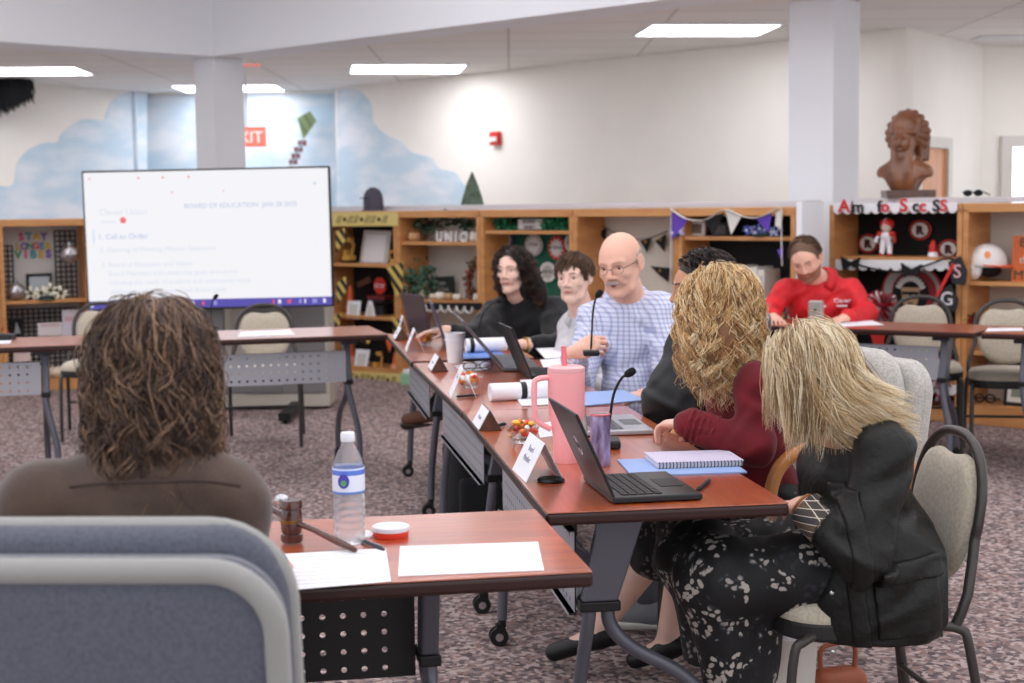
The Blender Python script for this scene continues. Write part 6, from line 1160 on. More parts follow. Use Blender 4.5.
def top_wear(name, t, base, J, mt, k=1.0, fat=1.0, arms=(.062, .052, .036), h=.007, wr=(.004, 34, 1), belly=1.0, hem=None, cuff=.02, kk=.05, patches=()):
    def b(S):
        torso(S, J, k, fat, kk, belly)
        for a in 'lr':
            sh, el, w_ = A(J['s' + a]), A(J['e' + a]), A(J['w' + a]); e = w_ - nrm(w_ - el) * cuff; arm(S, sh, el, e, *arms)
        if hem: hem(S)
    return garment(name, t, base, J, mt, (['nb', 'sl', 'sr', 'hip', 'el', 'er', 'wl', 'wr'], b), h, .15, wr, patches=patches)
def trousers(t, base, J, mt, r=(.09, .072, .055), h=.009, name='trousers', wr=(.003, 30, 3), end=.92):
    def b(S):
        hp = A(J['hip']); S.ell(hp, (.17, .15, .12), .05)
        for a in 'lr':
            hj = hp + (A(J['s' + a]) - (A(J['sl']) + A(J['sr'])) / 2) * .45; kn, an = A(J['k' + a]), A(J['a' + a]); S.cap(hj, kn, r[0], r[1], .04); S.cap(kn, kn + (an - kn) * end, r[1] * .93, r[2], .03)
    return garment(name, t, base, J, mt, (['hip', 'kl', 'kr', 'al', 'ar'], b), h, .16, wr, zmin=.02)
def shoes(t, base, J, mt, sole=None, r=.04, name='shoe'):
    for a in 'lr':
        an, to = A(J['a' + a]), A(J['t' + a]); d = nrm((to - an) * V3(1, 1, .6)); lo, hi = bbox([an, to], .09); S = Sdf(lo, hi, .006); S.cap(an - V3(0, 0, .03) - d * .035, to + d * .015, r * .9, r * .78, .02); S.cap(an - V3(0, 0, .025), an + V3(0, 0, .01), r * .95, r * .9, .02)
        S.cut(np.minimum(an, to) - V3(0, 0, r * 1.35), V3(0, 0, -1)); o = sdf_obj(name, S, mt, t, base, 1)
        if sole: lo, hi = bbox([an, to], .09); S = Sdf(lo, hi, .006); S.cap(an - V3(0, 0, .045) - d * .04, to - V3(0, 0, .018) + d * .022, r * .95, r * .82, .02); S.cut(np.minimum(an, to) - V3(0, 0, .022), V3(0, 0, 1)); sdf_obj('sole', S, sole, o, base, 1)
def collar(t, base, J, H, mt, r=.062, h_=.032, open_=.5, rot=0):
    nb = A(J['nb']) + V3(0, 0, .005); up = nrm(H.w(0, -.03, -.10) - nb); r_ = nrm(A(J['sr']) - A(J['sl'])); f = nrm(np.cross(up, r_)); r_ = np.cross(f, up); mb = MB(); n = 26; vs = []
    for i in range(n):
        a = PI / 2 + open_ * .5 + (2 * PI - open_) * i / (n - 1); d = r_ * math.cos(a) + f * math.sin(a)
        pt = 1.0 + (.55 if i in (0, n - 1) else .35 if i in (1, n - 2) else 0); cfr = nb - base + f * .012
        vs += [cfr + d * (r * .93) - up * .0, cfr + d * (r * .90) + up * (h_), cfr + d * (r * 1.06) + up * h_ * .98, cfr + d * (r * 1.36) - up * h_ * .35 * pt]
    fs = [(i * 4 + j, i * 4 + j + 1, (i + 1) * 4 + j + 1, (i + 1) * 4 + j) for i in range(n - 1) for j in range(3)]
    mb.add(vs, fs); o = mb.build('collar', mt, t, True, auto=False); so = o.modifiers.new('s', 'SOLIDIFY'); so.thickness = .003; return o
# ------------------------------------------------------------ the bust
def build_bust():
    M = BUST.matrix_world if False else None; base = V3(0, 0, 0); H = Head((-.01, -.02, .375), (-.55, -.83, .0), sc=1.0); S = Sdf((-.28, -.26, .045), (.32, .28, .66), .0055)
    add_head(S, H, False, 0, 1.0); S.cap((0, 0, .34), (0, 0, .2), .06, .08, .03)
    for s in (-1, 1):
        sh = H.c + H.r * s * .14 - V3(0, 0, .21) - H.f * .01; S.cap(H.c - V3(0, 0, .14), sh, .06, .055, .05); S.cap(H.w(s * .066, .03, -.0), H.w(s * .055, .075, -.20), .020, .014, .012)
    S.ell(H.c - V3(0, 0, .25), (.15, .10, .11), .05, H.R); S.ell((0.0, 0, .09), (.085, .07, .06), .04)
    for s in (-1, 1): S.ell(H.c + H.r * s * .15 - V3(0, 0, .34), (.07, .12, .10), .03, H.R, True)
    S.ell(H.w(0, -.04, .09), (.108, .12, .118), .02, H.R); S.ell(H.w(0, -.09, .0), (.12, .06, .13), .03, H.R); S.cap(H.w(-.072, .04, .055), H.w(.072, .04, .055), .020, .020, .01); S.cap(H.w(0, .075, .055), H.w(0, .07, .06), .03, .03, .02)
    for i in range(13):
        a = PI * (-.18 + 1.36 * i / 12); l = .125 + .02 * math.sin(max(0, min(PI, a))); e = H.w(math.cos(a) * .135, -.05, .045 + math.sin(a) * l); S.cap(H.w(math.cos(a) * .06, .0, .06 + math.sin(a) * .05), e, .030, .027, .005); e2 = H.w(math.cos(a) * .115, -.10, .01 + math.sin(a) * l * .8); S.cap(e, e2, .02, .022, .006)
    for s in (-1, 1):
        for j in range(3): S.cap(H.w(s * (.10 + .01 * j), -.03 - .03 * j, .02), H.w(s * (.095 + .01 * j), -.04 - .03 * j, -.12), .02, .016, .006)
    for i in range(12): a = PI * i / 11; S.ell(H.w(math.cos(a) * .074, .045 + .03 * math.sin(a), .052 + .008 * math.sin(a)), (.011, .009, .013), .004, H.R)
    sdf_obj('carving', S, [BW_], BUST, base, 1)
BUST.rotation_euler = (0, 0, -.06)
build_bust()
# ------------------------------------------------------------ people
def P(px, py, y): return A(on_y(px, py, y))
SK1, SK2, SK3, SK4 = skin('skin_fair', (226, 178, 158)), skin('skin_rosy', (230, 180, 158)), skin('skin_pale', (234, 194, 176)), skin('skin_tan', (190, 138, 108)); LIP = mat('lips', (190, 120, 110), .4); LIPM = mat('lips_pale', (192, 126, 110), .45)
HB = [mat('hair_brown_%d' % i, c, .45, spec=.6) for i, c in enumerate([(58, 42, 36), (84, 62, 50), (122, 94, 74), (160, 126, 100)])]; HBL = [mat('hair_blonde_%d' % i, c, .42, spec=.6) for i, c in enumerate([(142, 112, 78), (204, 174, 130), (238, 216, 176), (250, 238, 210)])]
HCU = [mat('hair_curly_%d' % i, c, .42, spec=.6) for i, c in enumerate([(126, 84, 50), (204, 156, 100), (240, 206, 150), (250, 232, 192)])]; HDK = [mat('hair_dark_%d' % i, c, .45, spec=.5) for i, c in enumerate([(30, 23, 22), (54, 38, 32), (104, 72, 50)])]; HBY = [mat('hair_boy_%d' % i, c, .5) for i, c in enumerate([(70, 50, 38), (104, 76, 56), (132, 100, 74)])]
HGR = [mat('hair_grey_%d' % i, c, .5) for i, c in enumerate([(196, 190, 186), (222, 218, 214)])]; IRB = mat('iris_brown', (70, 48, 36), .2); IRL = mat('iris_blue', (96, 120, 140), .2)
CLO = {}
def legs_default(hip, dirx, knee=.44, side=.10, ank=None):
    hip = A(hip); d = nrm(dirx); s = np.cross(d, V3(0, 0, 1)); o = {}
    for a, sg in (('l', -1), ('r', 1)): k = hip + d * knee + s * sg * side + V3(0, 0, .0); o['k' + a] = k; an = k + d * .02; an[2] = .085; o['a' + a] = an; to = an + d * .14; to[2] = .045; o['t' + a] = to
    return o
# 1 near woman in brown, seen from behind
H = Head(P(155, 374, 2.27), (.10, 1, -.06), sc=.93); J = dict(nb=P(155, 452, 2.24), sl=P(44, 508, 2.22), sr=P(224, 502, 2.24), hip=A((-.56, 2.24, .52)), el=P(20, 640, 2.30), er=P(250, 640, 2.32), wl=A((-.76, 2.56, .77)), wr=A((-.44, 2.60, .77)))
J['hl'] = ((.5, .85, 0), (0, 0, 1), 1); J['hr'] = ((-.5, .85, 0), (0, 0, 1), -1); J.update(legs_default(J['hip'], (0, 1, 0), .40)); BRN = mat('jacket_brown', (76, 58, 48), .8, vary=.1, vscale=14, bump=.2, bscale=300, sheen=.3)
t, base = person('woman in a brown jacket with wavy brown hair, seen from behind', J, H, SK1, .007, True); eyes(t, base=base, H=H, iris=IRB, skin_dark=HB[0], browc=HB[1])
top_wear('jacket', t, base, J, BRN, 1.02, 1.0, (.062, .055, .042), .007, (.003, 26, 1)); trousers(t, base, J, mat('trousers_dark', (18, 18, 22), .8), h=.012); shoes(t, base, J, BLK)
s = MB(); s.tube(catmull([A(q) - base for q in [P(70, 487, 2.155), P(110, 483, 2.125), P(155, 482, 2.12), P(200, 481, 2.13), P(240, 486, 2.16)]], 6), .0028, 6); s.build('jacket_seam', mat('seam_dark', (56, 42, 36), .8), t, True)
S = Sdf(H.c - .2, H.c + .2, .008); hcap(H, S, True, (.082, .098, .090), [((0, -.045, -.04), (.082, .05, .10)), ((.05, -.02, -.05), (.04, .055, .10)), ((-.05, -.02, -.05), (.04, .055, .10))]); sdf_obj('hair_mass', S, HB[0], t, base, 2)
make_hair('hair', H, t, base, HB, 460, 13, 22, .0116, 1.0, .01, .012, 60, .0011, .0085, lambda v: v[2] > -.45 and not (v[1] > .55 and v[2] < .45), body=[((0, -.03, -.235), (.19, .085, .075))], seed=3, weights=[.28, .34, .25, .13], lenvar=.3, skull=(.085, .100, .090), Ko=40)
# 2 blonde woman in dark waxed jacket, near end of the long row
H = Head(P(806, 376, 3.38), (-.84, .42, -.22), sc=.97, tilt=.0); J = dict(nb=P(848, 424, 3.45), sl=P(884, 452, 3.27), sr=P(842, 430, 3.64), hip=A((.835, 3.47, .55)), el=P(862, 556, 3.20), er=P(810, 540, 3.66), wl=P(806, 508, 3.30), wr=P(790, 530, 3.58))
J['hl'] = ((-.42, .88, -.1), (.1, -.1, .95), -1); J['hr'] = ((-.6, -.6, -.3), (0, .2, 1), 1)
J.update(kl=A((.47, 3.38, .53)), kr=A((.45, 3.58, .53)), al=A((.54, 3.42, .09)), ar=A((.54, 3.6, .09)), tl=A((.41, 3.42, .045)), tr=A((.42, 3.6, .045)))
WAX = mat('waxed_jacket', (23, 23, 21), .5, spec=.35, vary=.25, vscale=6, bump=.3, bscale=60); t, base = person('woman with long straight blonde hair in a dark waxed jacket', J, H, SK1, .0055, True, lipm=LIP); eyes(t, base=base, H=H, iris=IRB, skin_dark=HB[0], browc=HB[2])
def hem2(S): hp = A(J['hip']); S.ell(hp + V3(.03, 0, -.01), (.18, .19, .16), .06); S.ell(hp + V3(-.02, -.185, -.075), (.125, .05, .17), .04); S.ell(hp + V3(.03, -.15, -.05), (.13, .07, .17), .05)
hp = A(J['hip']); cd_ = (nrm((1, 0, .12)), nrm((-.12, 0, 1)), V3(0, 1, 0))
top_wear('waxed_jacket', t, base, J, WAX, 1.06, 1.02, (.066, .060, .046), .0055, (.0055, 30, 4), hem=hem2, cuff=.035, patches=[('pocket', hp + V3(.045, -.20, -.055), cd_, (.075, .066, .16), .010), ('pocket_flap', hp + V3(.045, -.20, .03), cd_, (.082, .024, .16), .017), ('front_placket', hp + V3(-.075, -.20, .0), cd_, (.020, .22, .16), .009)])
# cuff turned back in tartan
m, nt, b = newmat('tartan_lining'); N = nt.nodes; L = nt.links; tc = N.new('ShaderNodeTexCoord'); br = N.new('ShaderNodeTexBrick'); br.offset = 0; br.inputs['Scale'].default_value = 1; br.inputs['Brick Width'].default_value = .02; br.inputs['Row Height'].default_value = .016; br.inputs['Mortar Size'].default_value = .0008; br.inputs['Color1'].default_value = rgb((92, 74, 58)); br.inputs['Color2'].default_value = rgb((58, 56, 60)); br.inputs['Mortar'].default_value = rgb((214, 204, 186)); mp = N.new('ShaderNodeMapping'); mp.inputs['Rotation'].default_value = (PI / 2, .5, 0); L.new(tc.outputs['Object'], mp.inputs['Vector']); L.new(mp.outputs['Vector'], br.inputs['Vector']); L.new(br.outputs['Color'], b.inputs['Base Color']); b.inputs['Roughness'].default_value = .9
w_, e_ = A(J['wl']), A(J['el']); d = nrm(e_ - w_); c = MB(); c.tube([w_ + d * .005 - base, w_ + d * .0 - base, w_ + d * .03 - base, w_ + d * .065 - base, w_ + d * .068 - base], [.036, .046, .050, .055, .045], 20, flat=.92); c.build('cuff', m, t, True)
c = MB(); c.tube([w_ - d * (.012) - base + (np.cross(d, V3(0, 0, 1)) * math.cos(a) + np.cross(d, np.cross(d, V3(0, 0, 1))) * math.sin(a)) * .031 for a in [2 * PI * k / 20 for k in range(20)]], .0045, 8, closed=True); c.build('watch_band', mat('leather_tan', (150, 100, 66), .5), t, True)
# pocket, studs
def patch(nm, pts, y_in, mt, th=.008):
    q = [P(x, y, 3.0) for x, y in pts]
    return q
for q in [(832, 593), (833, 652), (907, 588)]:
    pq = P(q[0], q[1], 3.24); MB().ball(pq - base, (.006, .004, .006), 10).build('stud', SILV, t, True)
# floral skirt
def floral(name, k=1.0):
    m, nt, b = newmat(name); N = nt.nodes; L = nt.links; tc = N.new('ShaderNodeTexCoord'); n1 = N.new('ShaderNodeTexNoise'); n1.inputs['Scale'].default_value = 24; n1.inputs['Detail'].default_value = 2
    mixv = N.new('ShaderNodeMix'); mixv.data_type = 'VECTOR'; mixv.inputs[0].default_value = .035; L.new(tc.outputs['Object'], mixv.inputs[4]); L.new(n1.outputs['Color'], mixv.inputs[5]); L.new(tc.outputs['Object'], n1.inputs['Vector'])
    v1 = N.new('ShaderNodeTexVoronoi'); v1.inputs['Scale'].default_value = 15; L.new(mixv.outputs[1], v1.inputs['Vector']); v2 = N.new('ShaderNodeTexVoronoi'); v2.inputs['Scale'].default_value = 58; v2.feature = 'F1'; L.new(mixv.outputs[1], v2.inputs['Vector'])
    r1 = ramp(N, [(.42, (255, 255, 255)), (.56, (0, 0, 0))]); L.new(v1.outputs['Distance'], r1.inputs['Fac']); r2 = ramp(N, [(.30, (255, 255, 255)), (.5, (0, 0, 0))]); L.new(v2.outputs['Distance'], r2.inputs['Fac'])
    mu = N.new('ShaderNodeMath'); mu.operation = 'MULTIPLY'; L.new(r1.outputs['Color'], mu.inputs[0]); L.new(r2.outputs['Color'], mu.inputs[1]); mu2 = N.new('ShaderNodeMath'); mu2.operation = 'MULTIPLY'; sp = N.new('ShaderNodeSeparateColor'); L.new(v1.outputs['Color'], sp.inputs[0]); L.new(mu.outputs[0], mu2.inputs[0]); L.new(sp.outputs[0], mu2.inputs[1])
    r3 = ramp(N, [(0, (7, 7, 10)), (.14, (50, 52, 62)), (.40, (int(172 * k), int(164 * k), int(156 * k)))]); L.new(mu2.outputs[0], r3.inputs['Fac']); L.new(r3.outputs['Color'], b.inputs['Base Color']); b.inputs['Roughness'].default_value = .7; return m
FLO = floral('floral_skirt')
def sk2(S):
    hp = A(J['hip']); S.ell(hp, (.17, .17, .12), .05)
    for a in 'lr': S.cap(hp + V3(-.03, -.09 if a == 'l' else .09, 0), J['k' + a], .105, .088, .05)
    S.cap(J['kl'], A(J['kl']) + V3(.04, .02, -.26), .078, .072, .04); S.cap(J['kr'], A(J['kr']) + V3(.04, 0, -.26), .078, .072, .04); S.cap(J['kl'], J['kr'], .08, .08, .05); S.cap(A(J['kl']) + V3(.09, .05, -.1), A(J['kl']) + V3(.08, .05, -.24), .07, .075, .05)
garment('skirt', t, base, J, FLO, (['hip', 'kl', 'kr'], sk2), .008, .2, (.005, 26, 6, (1.3, 1.3, .35)), zmin=.2, cuts=[((0, 0, .27), V3(0, 0, -1))]); shoes(t, base, J, BLK, r=.034)
S = Sdf(H.c - .22, H.c + .2, .007); hcap(H, S, True, (.082, .099, .089), [((-.05, -.03, -.05), (.04, .06, .09)), ((.045, -.02, -.05), (.04, .06, .09)), ((0, -.05, -.05), (.07, .05, .09))]); sdf_obj('hair_mass', S, HBL[0], t, base, 2)
bodyc = [(tuple(H.loc(A(J['nb']) + V3(.02, 0, -.09))), (.15, .15, .12))]; tg = H.R.T @ V3(.0, -.05, 0)
make_hair('hair', H, t, base, HBL, 420, 18, 24, .0090, 1.0, .012, .006, 26, .00085, .0085, lambda v: v[2] > -.3 and not (v[1] > .6 and v[2] < .5), body=bodyc, seed=5, weights=[.2, .27, .3, .23], lenvar=.3, drag=.82, skull=(.082, .099, .088), Ko=30, rag=.15)
gback = H.R.T @ V3(2.2, -.5, .5)
make_hair('hair_back_lock', H, t, base, HBL, 200, 18, 24, .0124, 1.0, .0, .008, 28, .00085, .008, lambda v: v[2] > -.5 and v[1] < -.1, body=bodyc, seed=8, weights=[.1, .3, .35, .25], lenvar=.3, drag=.82, target=gback * 1.0, skull=(.082, .099, .088), Ko=30, rag=.2, tramp=1)
oval_c = oc('oatmeal oval back chair of the blonde woman, nearest the photo corner'.replace(', nearest the photo corner', ' in the waxed jacket'), .80, 3.5, 99)
# 3 curly woman in maroon
H = Head(P(716, 312, 3.98), (-.86, .46, -.16), sc=1.0); J = dict(nb=P(741, 362, 4.03), sl=P(759, 388, 3.87), sr=P(720, 374, 4.2), hip=A((.70, 4.08, .55)), el=P(754, 447, 3.82), er=P(735, 450, 4.26), wl=P(691, 425, 3.88), wr=P(738, 420, 4.04))
J['hl'] = ((-.70, .70, -.05), (.1, .1, 1), -1); J['hr'] = ((-.8, -.35, -.05), (0, 0, 1), 1); J['cl'] = .8
J.update(kl=A((.50, 4.10, .50)), kr=A((.50, 4.28, .49)), al=A((.45, 4.28, .12)), ar=A((.25, 4.36, .13)), tl=A((.37, 4.32, .05)), tr=A((.13, 4.40, .05)))
MAR = mat('maroon_blouse', (104, 20, 30), .75, spec=.3, sheen=.1, vary=.12, vscale=10); t, base = person('woman with long curly blonde hair in a maroon blouse', J, H, SK3, .0055, True, lipm=LIP); eyes(t, base=base, H=H, iris=IRB, skin_dark=HB[0], browc=HB[2])
def hem3(S):
    w_, e_ = A(J['wl']), A(J['el']); d = nrm(w_ - e_); S.cap(w_ - d * .06, w_ - d * .0, .040, .044, .012)
    w_, e_ = A(J['wr']), A(J['er']); d = nrm(w_ - e_); S.cap(w_ - d * .05, w_ + d * .01, .036, .040, .012)
top_wear('blouse', t, base, J, MAR, 1.0, .95, (.060, .049, .040), .0055, (.0045, 36, 7), hem=hem3, cuff=.03)
w_, e_ = A(J['wl']), A(J['el']); d = nrm(e_ - w_)
for k in range(5): MB().tube([w_ + d * (.0 + k * .017) - base + (np.cross(d, V3(0, 0, 1)) * math.cos(a) + np.cross(d, np.cross(d, V3(0, 0, 1))) * math.sin(a)) * (.044 + .003 * math.sin(a * 9 + k)) for a in [2 * PI * i / 40 for i in range(40)]], .0045, 6, closed=True).build('cuff_ruffle', MAR, t, True)
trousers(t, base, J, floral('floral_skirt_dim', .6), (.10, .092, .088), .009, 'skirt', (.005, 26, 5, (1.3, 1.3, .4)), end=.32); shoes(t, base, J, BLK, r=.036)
S = Sdf(H.c - .25, H.c + .2, .008); hcap(H, S, True, (.084, .10, .09), [((0, -.05, -.06), (.09, .06, .11)), ((.065, -.01, -.06), (.04, .06, .11)), ((-.065, -.01, -.06), (.04, .06, .11))]); sdf_obj('hair_mass', S, HCU[0], t, base, 2)
make_hair('hair', H, t, base, HCU, 440, 12, 24, .0122, .9, .012, .011, 95, .00105, .0055, lambda v: v[2] > -.4 and not (v[1] > .6 and v[2] < .45), body=[(tuple(H.loc(A(J['nb']) + V3(.01, 0, -.09))), (.13, .13, .11))], seed=11, weights=[.2, .3, .3, .2], lenvar=.4, skull=(.090, .106, .094), jitter=.003, Ko=64, rag=.55)
guest_chair('pale grey armchair with bent wood arms under the curly haired woman', (.765, 4.2, 0), math.radians(113), FABW, FABW, ah=.045)
# 4 dark haired man in black jacket
H = Head(P(703, 288, 4.823), (-.97, -.10, -.12), sc=1.0); J = dict(nb=P(706, 335, 4.88), sl=P(692, 350, 4.68), sr=P(696, 344, 5.08), hip=A((0.700, 4.940, .54)), el=P(668, 402, 4.62), er=P(668, 396, 5.1), wl=P(660, 432, 4.75), wr=P(662, 425, 5.0))
J['hl'] = ((-.9, .3, 0), (0, 0, 1), -1); J['hr'] = ((-.9, -.3, 0), (0, 0, 1), 1); J.update(legs_default(J['hip'], (-1, .05, 0), .30, .1)); J['al'] = A((.45, 4.74, .10)); J['tl'] = A((.345, 4.78, .06))
JKT = mat('padded_black', (24, 25, 29), .55, vary=.2, vscale=8); t, base = person('man with short dark curly hair in a black jacket', J, H, SK4, .006, False, lipm=LIPM); eyes(t, base=base, H=H, iris=IRB, skin_dark=HDK[0], browc=HDK[0], brow=1.2)
top_wear('jacket', t, base, J, JKT, 1.14, 1.18, (.085, .076, .056), .006, (.006, 32, 9)); trousers(t, base, J, mat('trousers_grey', (70, 70, 76), .8), h=.011); shoes(t, base, J, mat('sneaker_grey', (120, 122, 128), .7), mat('sole_white', (222, 220, 212), .6), .046, 'sneaker')
S = Sdf(H.c - .16, H.c + .16, .006); hcap(H, S, True, (.079, .097, .088)); sdf_obj('hair_mass', S, HDK[0], t, base, 1)
make_hair('hair', H, t, base, HDK, 420, 5, 10, .006, .2, .0, .006, 160, .0016, .005, lambda v: v[2] > -.05 and not (v[1] > .55 and v[2] < .62), seed=13, weights=[.7, .25, .05], lenvar=.2, skull=(.083, .10, .092))
guest_chair('pale grey armchair behind the man in the black jacket', (.80, 4.98, 0), math.radians(84), FABW, FABW)
# 5 bald man in checked shirt
H = Head(P(620, 264, 5.654), (-.46, -.86, -.22), sc=1.02, tilt=-.08); J = dict(nb=P(627, 299, 5.764), sl=P(662, 312, 5.676), sr=P(595, 320, 5.808), hip=A((0.550, 5.852, .55)), el=P(672, 398, 5.522), er=P(575, 392, 5.610), wl=P(648, 396, 5.368), wr=P(576, 352, 5.346))
J['hl'] = ((-.9, -.2, 0), (0, 0, 1), -1); J['hr'] = ((.72, -.35, .30), (-.25, -.80, .55), 1); J['cr'] = 1.25; J.update(legs_default(J['hip'], (-1, 0, 0), .34, .12))
m, nt, b = newmat('checked_shirt'); N = nt.nodes; L = nt.links; tc = N.new('ShaderNodeTexCoord'); sp = N.new('ShaderNodeSeparateXYZ'); ad = N.new('ShaderNodeMath'); ad.operation = 'ADD'; L.new(tc.outputs['Object'], sp.inputs[0]); L.new(sp.outputs['X'], ad.inputs[0]); mu0 = N.new('ShaderNodeMath'); mu0.operation = 'MULTIPLY'; mu0.inputs[1].default_value = .6; L.new(sp.outputs['Y'], mu0.inputs[0]); L.new(mu0.outputs[0], ad.inputs[1]); outs = []
for src in (ad.outputs[0], sp.outputs['Z']):
    mu = N.new('ShaderNodeMath'); mu.operation = 'MULTIPLY'; mu.inputs[1].default_value = 58; fr = N.new('ShaderNodeMath'); fr.operation = 'FRACT'; L.new(src, mu.inputs[0]); L.new(mu.outputs[0], fr.inputs[0]); r = ramp(N, [(0, (200, 205, 228)), (.34, (236, 238, 248))], True); L.new(fr.outputs[0], r.inputs['Fac']); outs.append(r)
mx = N.new('ShaderNodeMix'); mx.data_type = 'RGBA'; mx.blend_type = 'MULTIPLY'; mx.inputs[0].default_value = 1; L.new(outs[0].outputs[0], mx.inputs[6]); L.new(outs[1].outputs[0], mx.inputs[7]); L.new(mx.outputs[2], b.inputs['Base Color']); b.inputs['Roughness'].default_value = .8; SHC = m
t, base = person('bald man in glasses and a checked shirt holding a microphone', J, H, SK2, .005, False, 1.3, 1.02, mat('lips_dark', (150, 72, 66), .5)); eyes(t, base=base, H=H, iris=IRB, skin_dark=HB[1], browc=mat('brow_pale', (196, 156, 138), .7), brow=1.2)
top_wear('shirt', t, base, J, SHC, 1.12, 1.16, (.070, .062, .042), .006, (.0045, 30, 12), belly=1.35, cuff=.03); collar(t, base, J, H, SHC, .072, .036, .9); trousers(t, base, J, mat('trousers_dark', (18, 18, 22), .8), h=.012); shoes(t, base, J, mm((60, 44, 36)))
g = MB()
for s in (-1, 1): g.tube([H.w(s * .031 + .021 * math.cos(a), .099 - .012 * abs(math.cos(a)) * (1 if math.cos(a) * s > 0 else 0), .0 + .016 * math.sin(a)) - base for a in [2 * PI * k / 22 for k in range(22)]], .0009, 6, closed=True); g.tube([H.w(s * .052, .088, .004) - base, H.w(s * .072, .05, .008) - base, H.w(s * .08, -.005, .01) - base], .0015, 6)
g.tube([H.w(-.01, .1, .003) - base, H.w(0, .104, .005) - base, H.w(.01, .1, .003) - base], .0013, 6); g.build('eyeglasses', mat('glasses_metal', (120, 104, 98), .3, .8), t, True)
make_hair('moustache', H, t, base, HGR, 110, 2, 6, .004, .9, .0, .001, 40, .0012, .001, lambda v: False or (v[1] > .2), seed=2, skull=(.02, .02, .01)) if False else None
mo = MB(); rg = random.Random(5)
for k in range(110): x = rg.uniform(-.022, .022); a0 = H.w(x, .0955 - abs(x) * .28, -.0445 + rg.uniform(-.003, .003) - abs(x) * .12); a1 = H.w(x * 1.18, .0975 - abs(x) * .30, -.0545 - abs(x) * .25 + rg.uniform(-.002, .002)); mo.tube([a0 - base, (a0 + a1) / 2 + H.f * .002 - base, a1 - base], [.0010, .0010, .0004], 4)
mo.build('moustache', mat('moustache_grey', (176, 168, 164), .7), t)
make_hair('hair', H, t, base, HGR, 200, 4, 6, .005, .9, .0, .001, 40, .0011, .003, lambda v: v[1] < .25 and -.5 < v[2] < .22 and abs(v[0]) + max(0, -v[1]) > .5, seed=15, lenvar=.2, skull=(.0755, .094, .085), weights=[.5, .5])
w_ = A(J['wr']); mc = A(on_y(591, 352, w_[1] - .045)); tmic = gooseneck('black gooseneck microphone held up by the bald man', tuple(mc - V3(0, 0, .012)), tuple(A(on_y(597.5, 296, w_[1] - .05))), scale=.85)
guest_chair('grey armchair with bent wood arm under the bald man', (.68, 5.98, 0), math.radians(72), FABG, FABG)
# 6 boy
H = Head(P(574, 278, 6.664), (-.42, -.90, -.03), sc=.94, tilt=-.06); J = dict(nb=P(584, 315, 6.742), sl=P(610, 329, 6.686), sr=P(572, 327, 6.810), hip=A((0.403, 6.832, .55)), el=P(606, 390, 6.563), er=P(562, 378, 6.608), wl=P(580, 378, 6.429), wr=P(552, 374, 6.429))
J['hl'] = ((-.8, -.6, 0), (0, 0, 1), -1); J['hr'] = ((-.8, -.6, 0), (0, 0, 1), 1); J.update(legs_default(J['hip'], (-1, 0, 0), .30, .1)); POLO = mat('polo_grey', (202, 200, 204), .85, vary=.04, vscale=30)
t, base = person('teenage boy with brown fringe in a light grey polo shirt', J, H, SK3, .006, False, 0, .95, LIP); eyes(t, base=base, H=H, iris=IRB, skin_dark=HB[0], browc=HBY[0])
top_wear('polo_shirt', t, base, J, POLO, .98, .95, (.060, .052, .040), .008, (.003, 30, 2)); collar(t, base, J, H, POLO, .066, .03, .8); trousers(t, base, J, mat('trousers_dark', (18, 18, 22), .8), h=.012); shoes(t, base, J, BLK)
for k in range(3): MB().ball(H.c * 0 + A(J['nb']) - base + nrm(H.f * V3(1, 1, 0)) * (.085 + .008 * k) - V3(0, 0, .03 + .04 * k), .005, 8).build('button', mm((150, 150, 160)), t, True)
S = Sdf(H.c - .16, H.c + .16, .006); hcap(H, S, True, (.080, .098, .089)); sdf_obj('hair_mass', S, HBY[0], t, base, 1)
make_hair('hair', H, t, base, HBY, 460, 7, 12, .0050, .35, .02, .003, 60, .0013, .005, lambda v: v[2] > .12 and not (v[1] > .5 and v[2] < .48), seed=17, weights=[.4, .4, .2], lenvar=.25, back=-.75, skull=(.083, .101, .091), sweep=.35)
guest_chair('grey armchair under the teenage boy', (.52, 6.92, 0), math.radians(80), FABG, FABG)
# 7 woman in black sweater
H = Head(P(512, 270, 7.202), (-.42, -.90, -.05), sc=.94); J = dict(nb=P(528, 300, 7.277), sl=P(556, 315, 7.234), sr=P(499, 315, 7.320), hip=A((0.149, 7.384, .55)), el=P(568, 352, 6.989), er=P(476, 343, 7.106), wl=P(524, 345, 6.829), wr=P(446, 331, 7.042))
J['hl'] = ((-.95, .1, .05), (0, 0, 1), -1); J['hr'] = ((-.95, -.2, 0), (0, 0, 1), 1); J['cr'] = .3
J.update(kl=A((-.12, 7.50, .50)), kr=A((-0.213, 7.277, .60)), al=A((.02, 7.62, .09)), ar=P(436, 408, 7.362), tl=A((-.11, 7.62, .045)), tr=P(410, 419, 7.416)); SWE = mat('black_sweater', (15, 15, 18), .9, sheen=.2, bump=.3, bscale=200)
t, base = person('woman with long dark curly hair and hoop earrings in a black sweater', J, H, SK3, .006, True, 0, .98, LIP); eyes(t, base=base, H=H, iris=IRL, skin_dark=HDK[0], browc=HDK[1])
top_wear('sweater', t, base, J, SWE, 1.10, 1.08, (.088, .088, .050), .0075, (.006, 26, 5), cuff=.05); trousers(t, base, J, mat('trousers_dark', (18, 18, 22), .8), h=.011); shoes(t, base, J, mat('boot_brown', (92, 58, 40), .7), mm((40, 30, 26)), .042, 'boot')
for s in (-1, 1): MB().tube([H.w(s * .082, .0, -.045 - .0) - base + H.w(0, .022 * math.cos(a), .022 * math.sin(a)) - H.c for a in [2 * PI * k / 20 for k in range(20)]], .003, 6, closed=True).build('hoop_earring', GLDM, t, True)
w_, e_ = A(J['wl']), A(J['el']); d = nrm(e_ - w_)
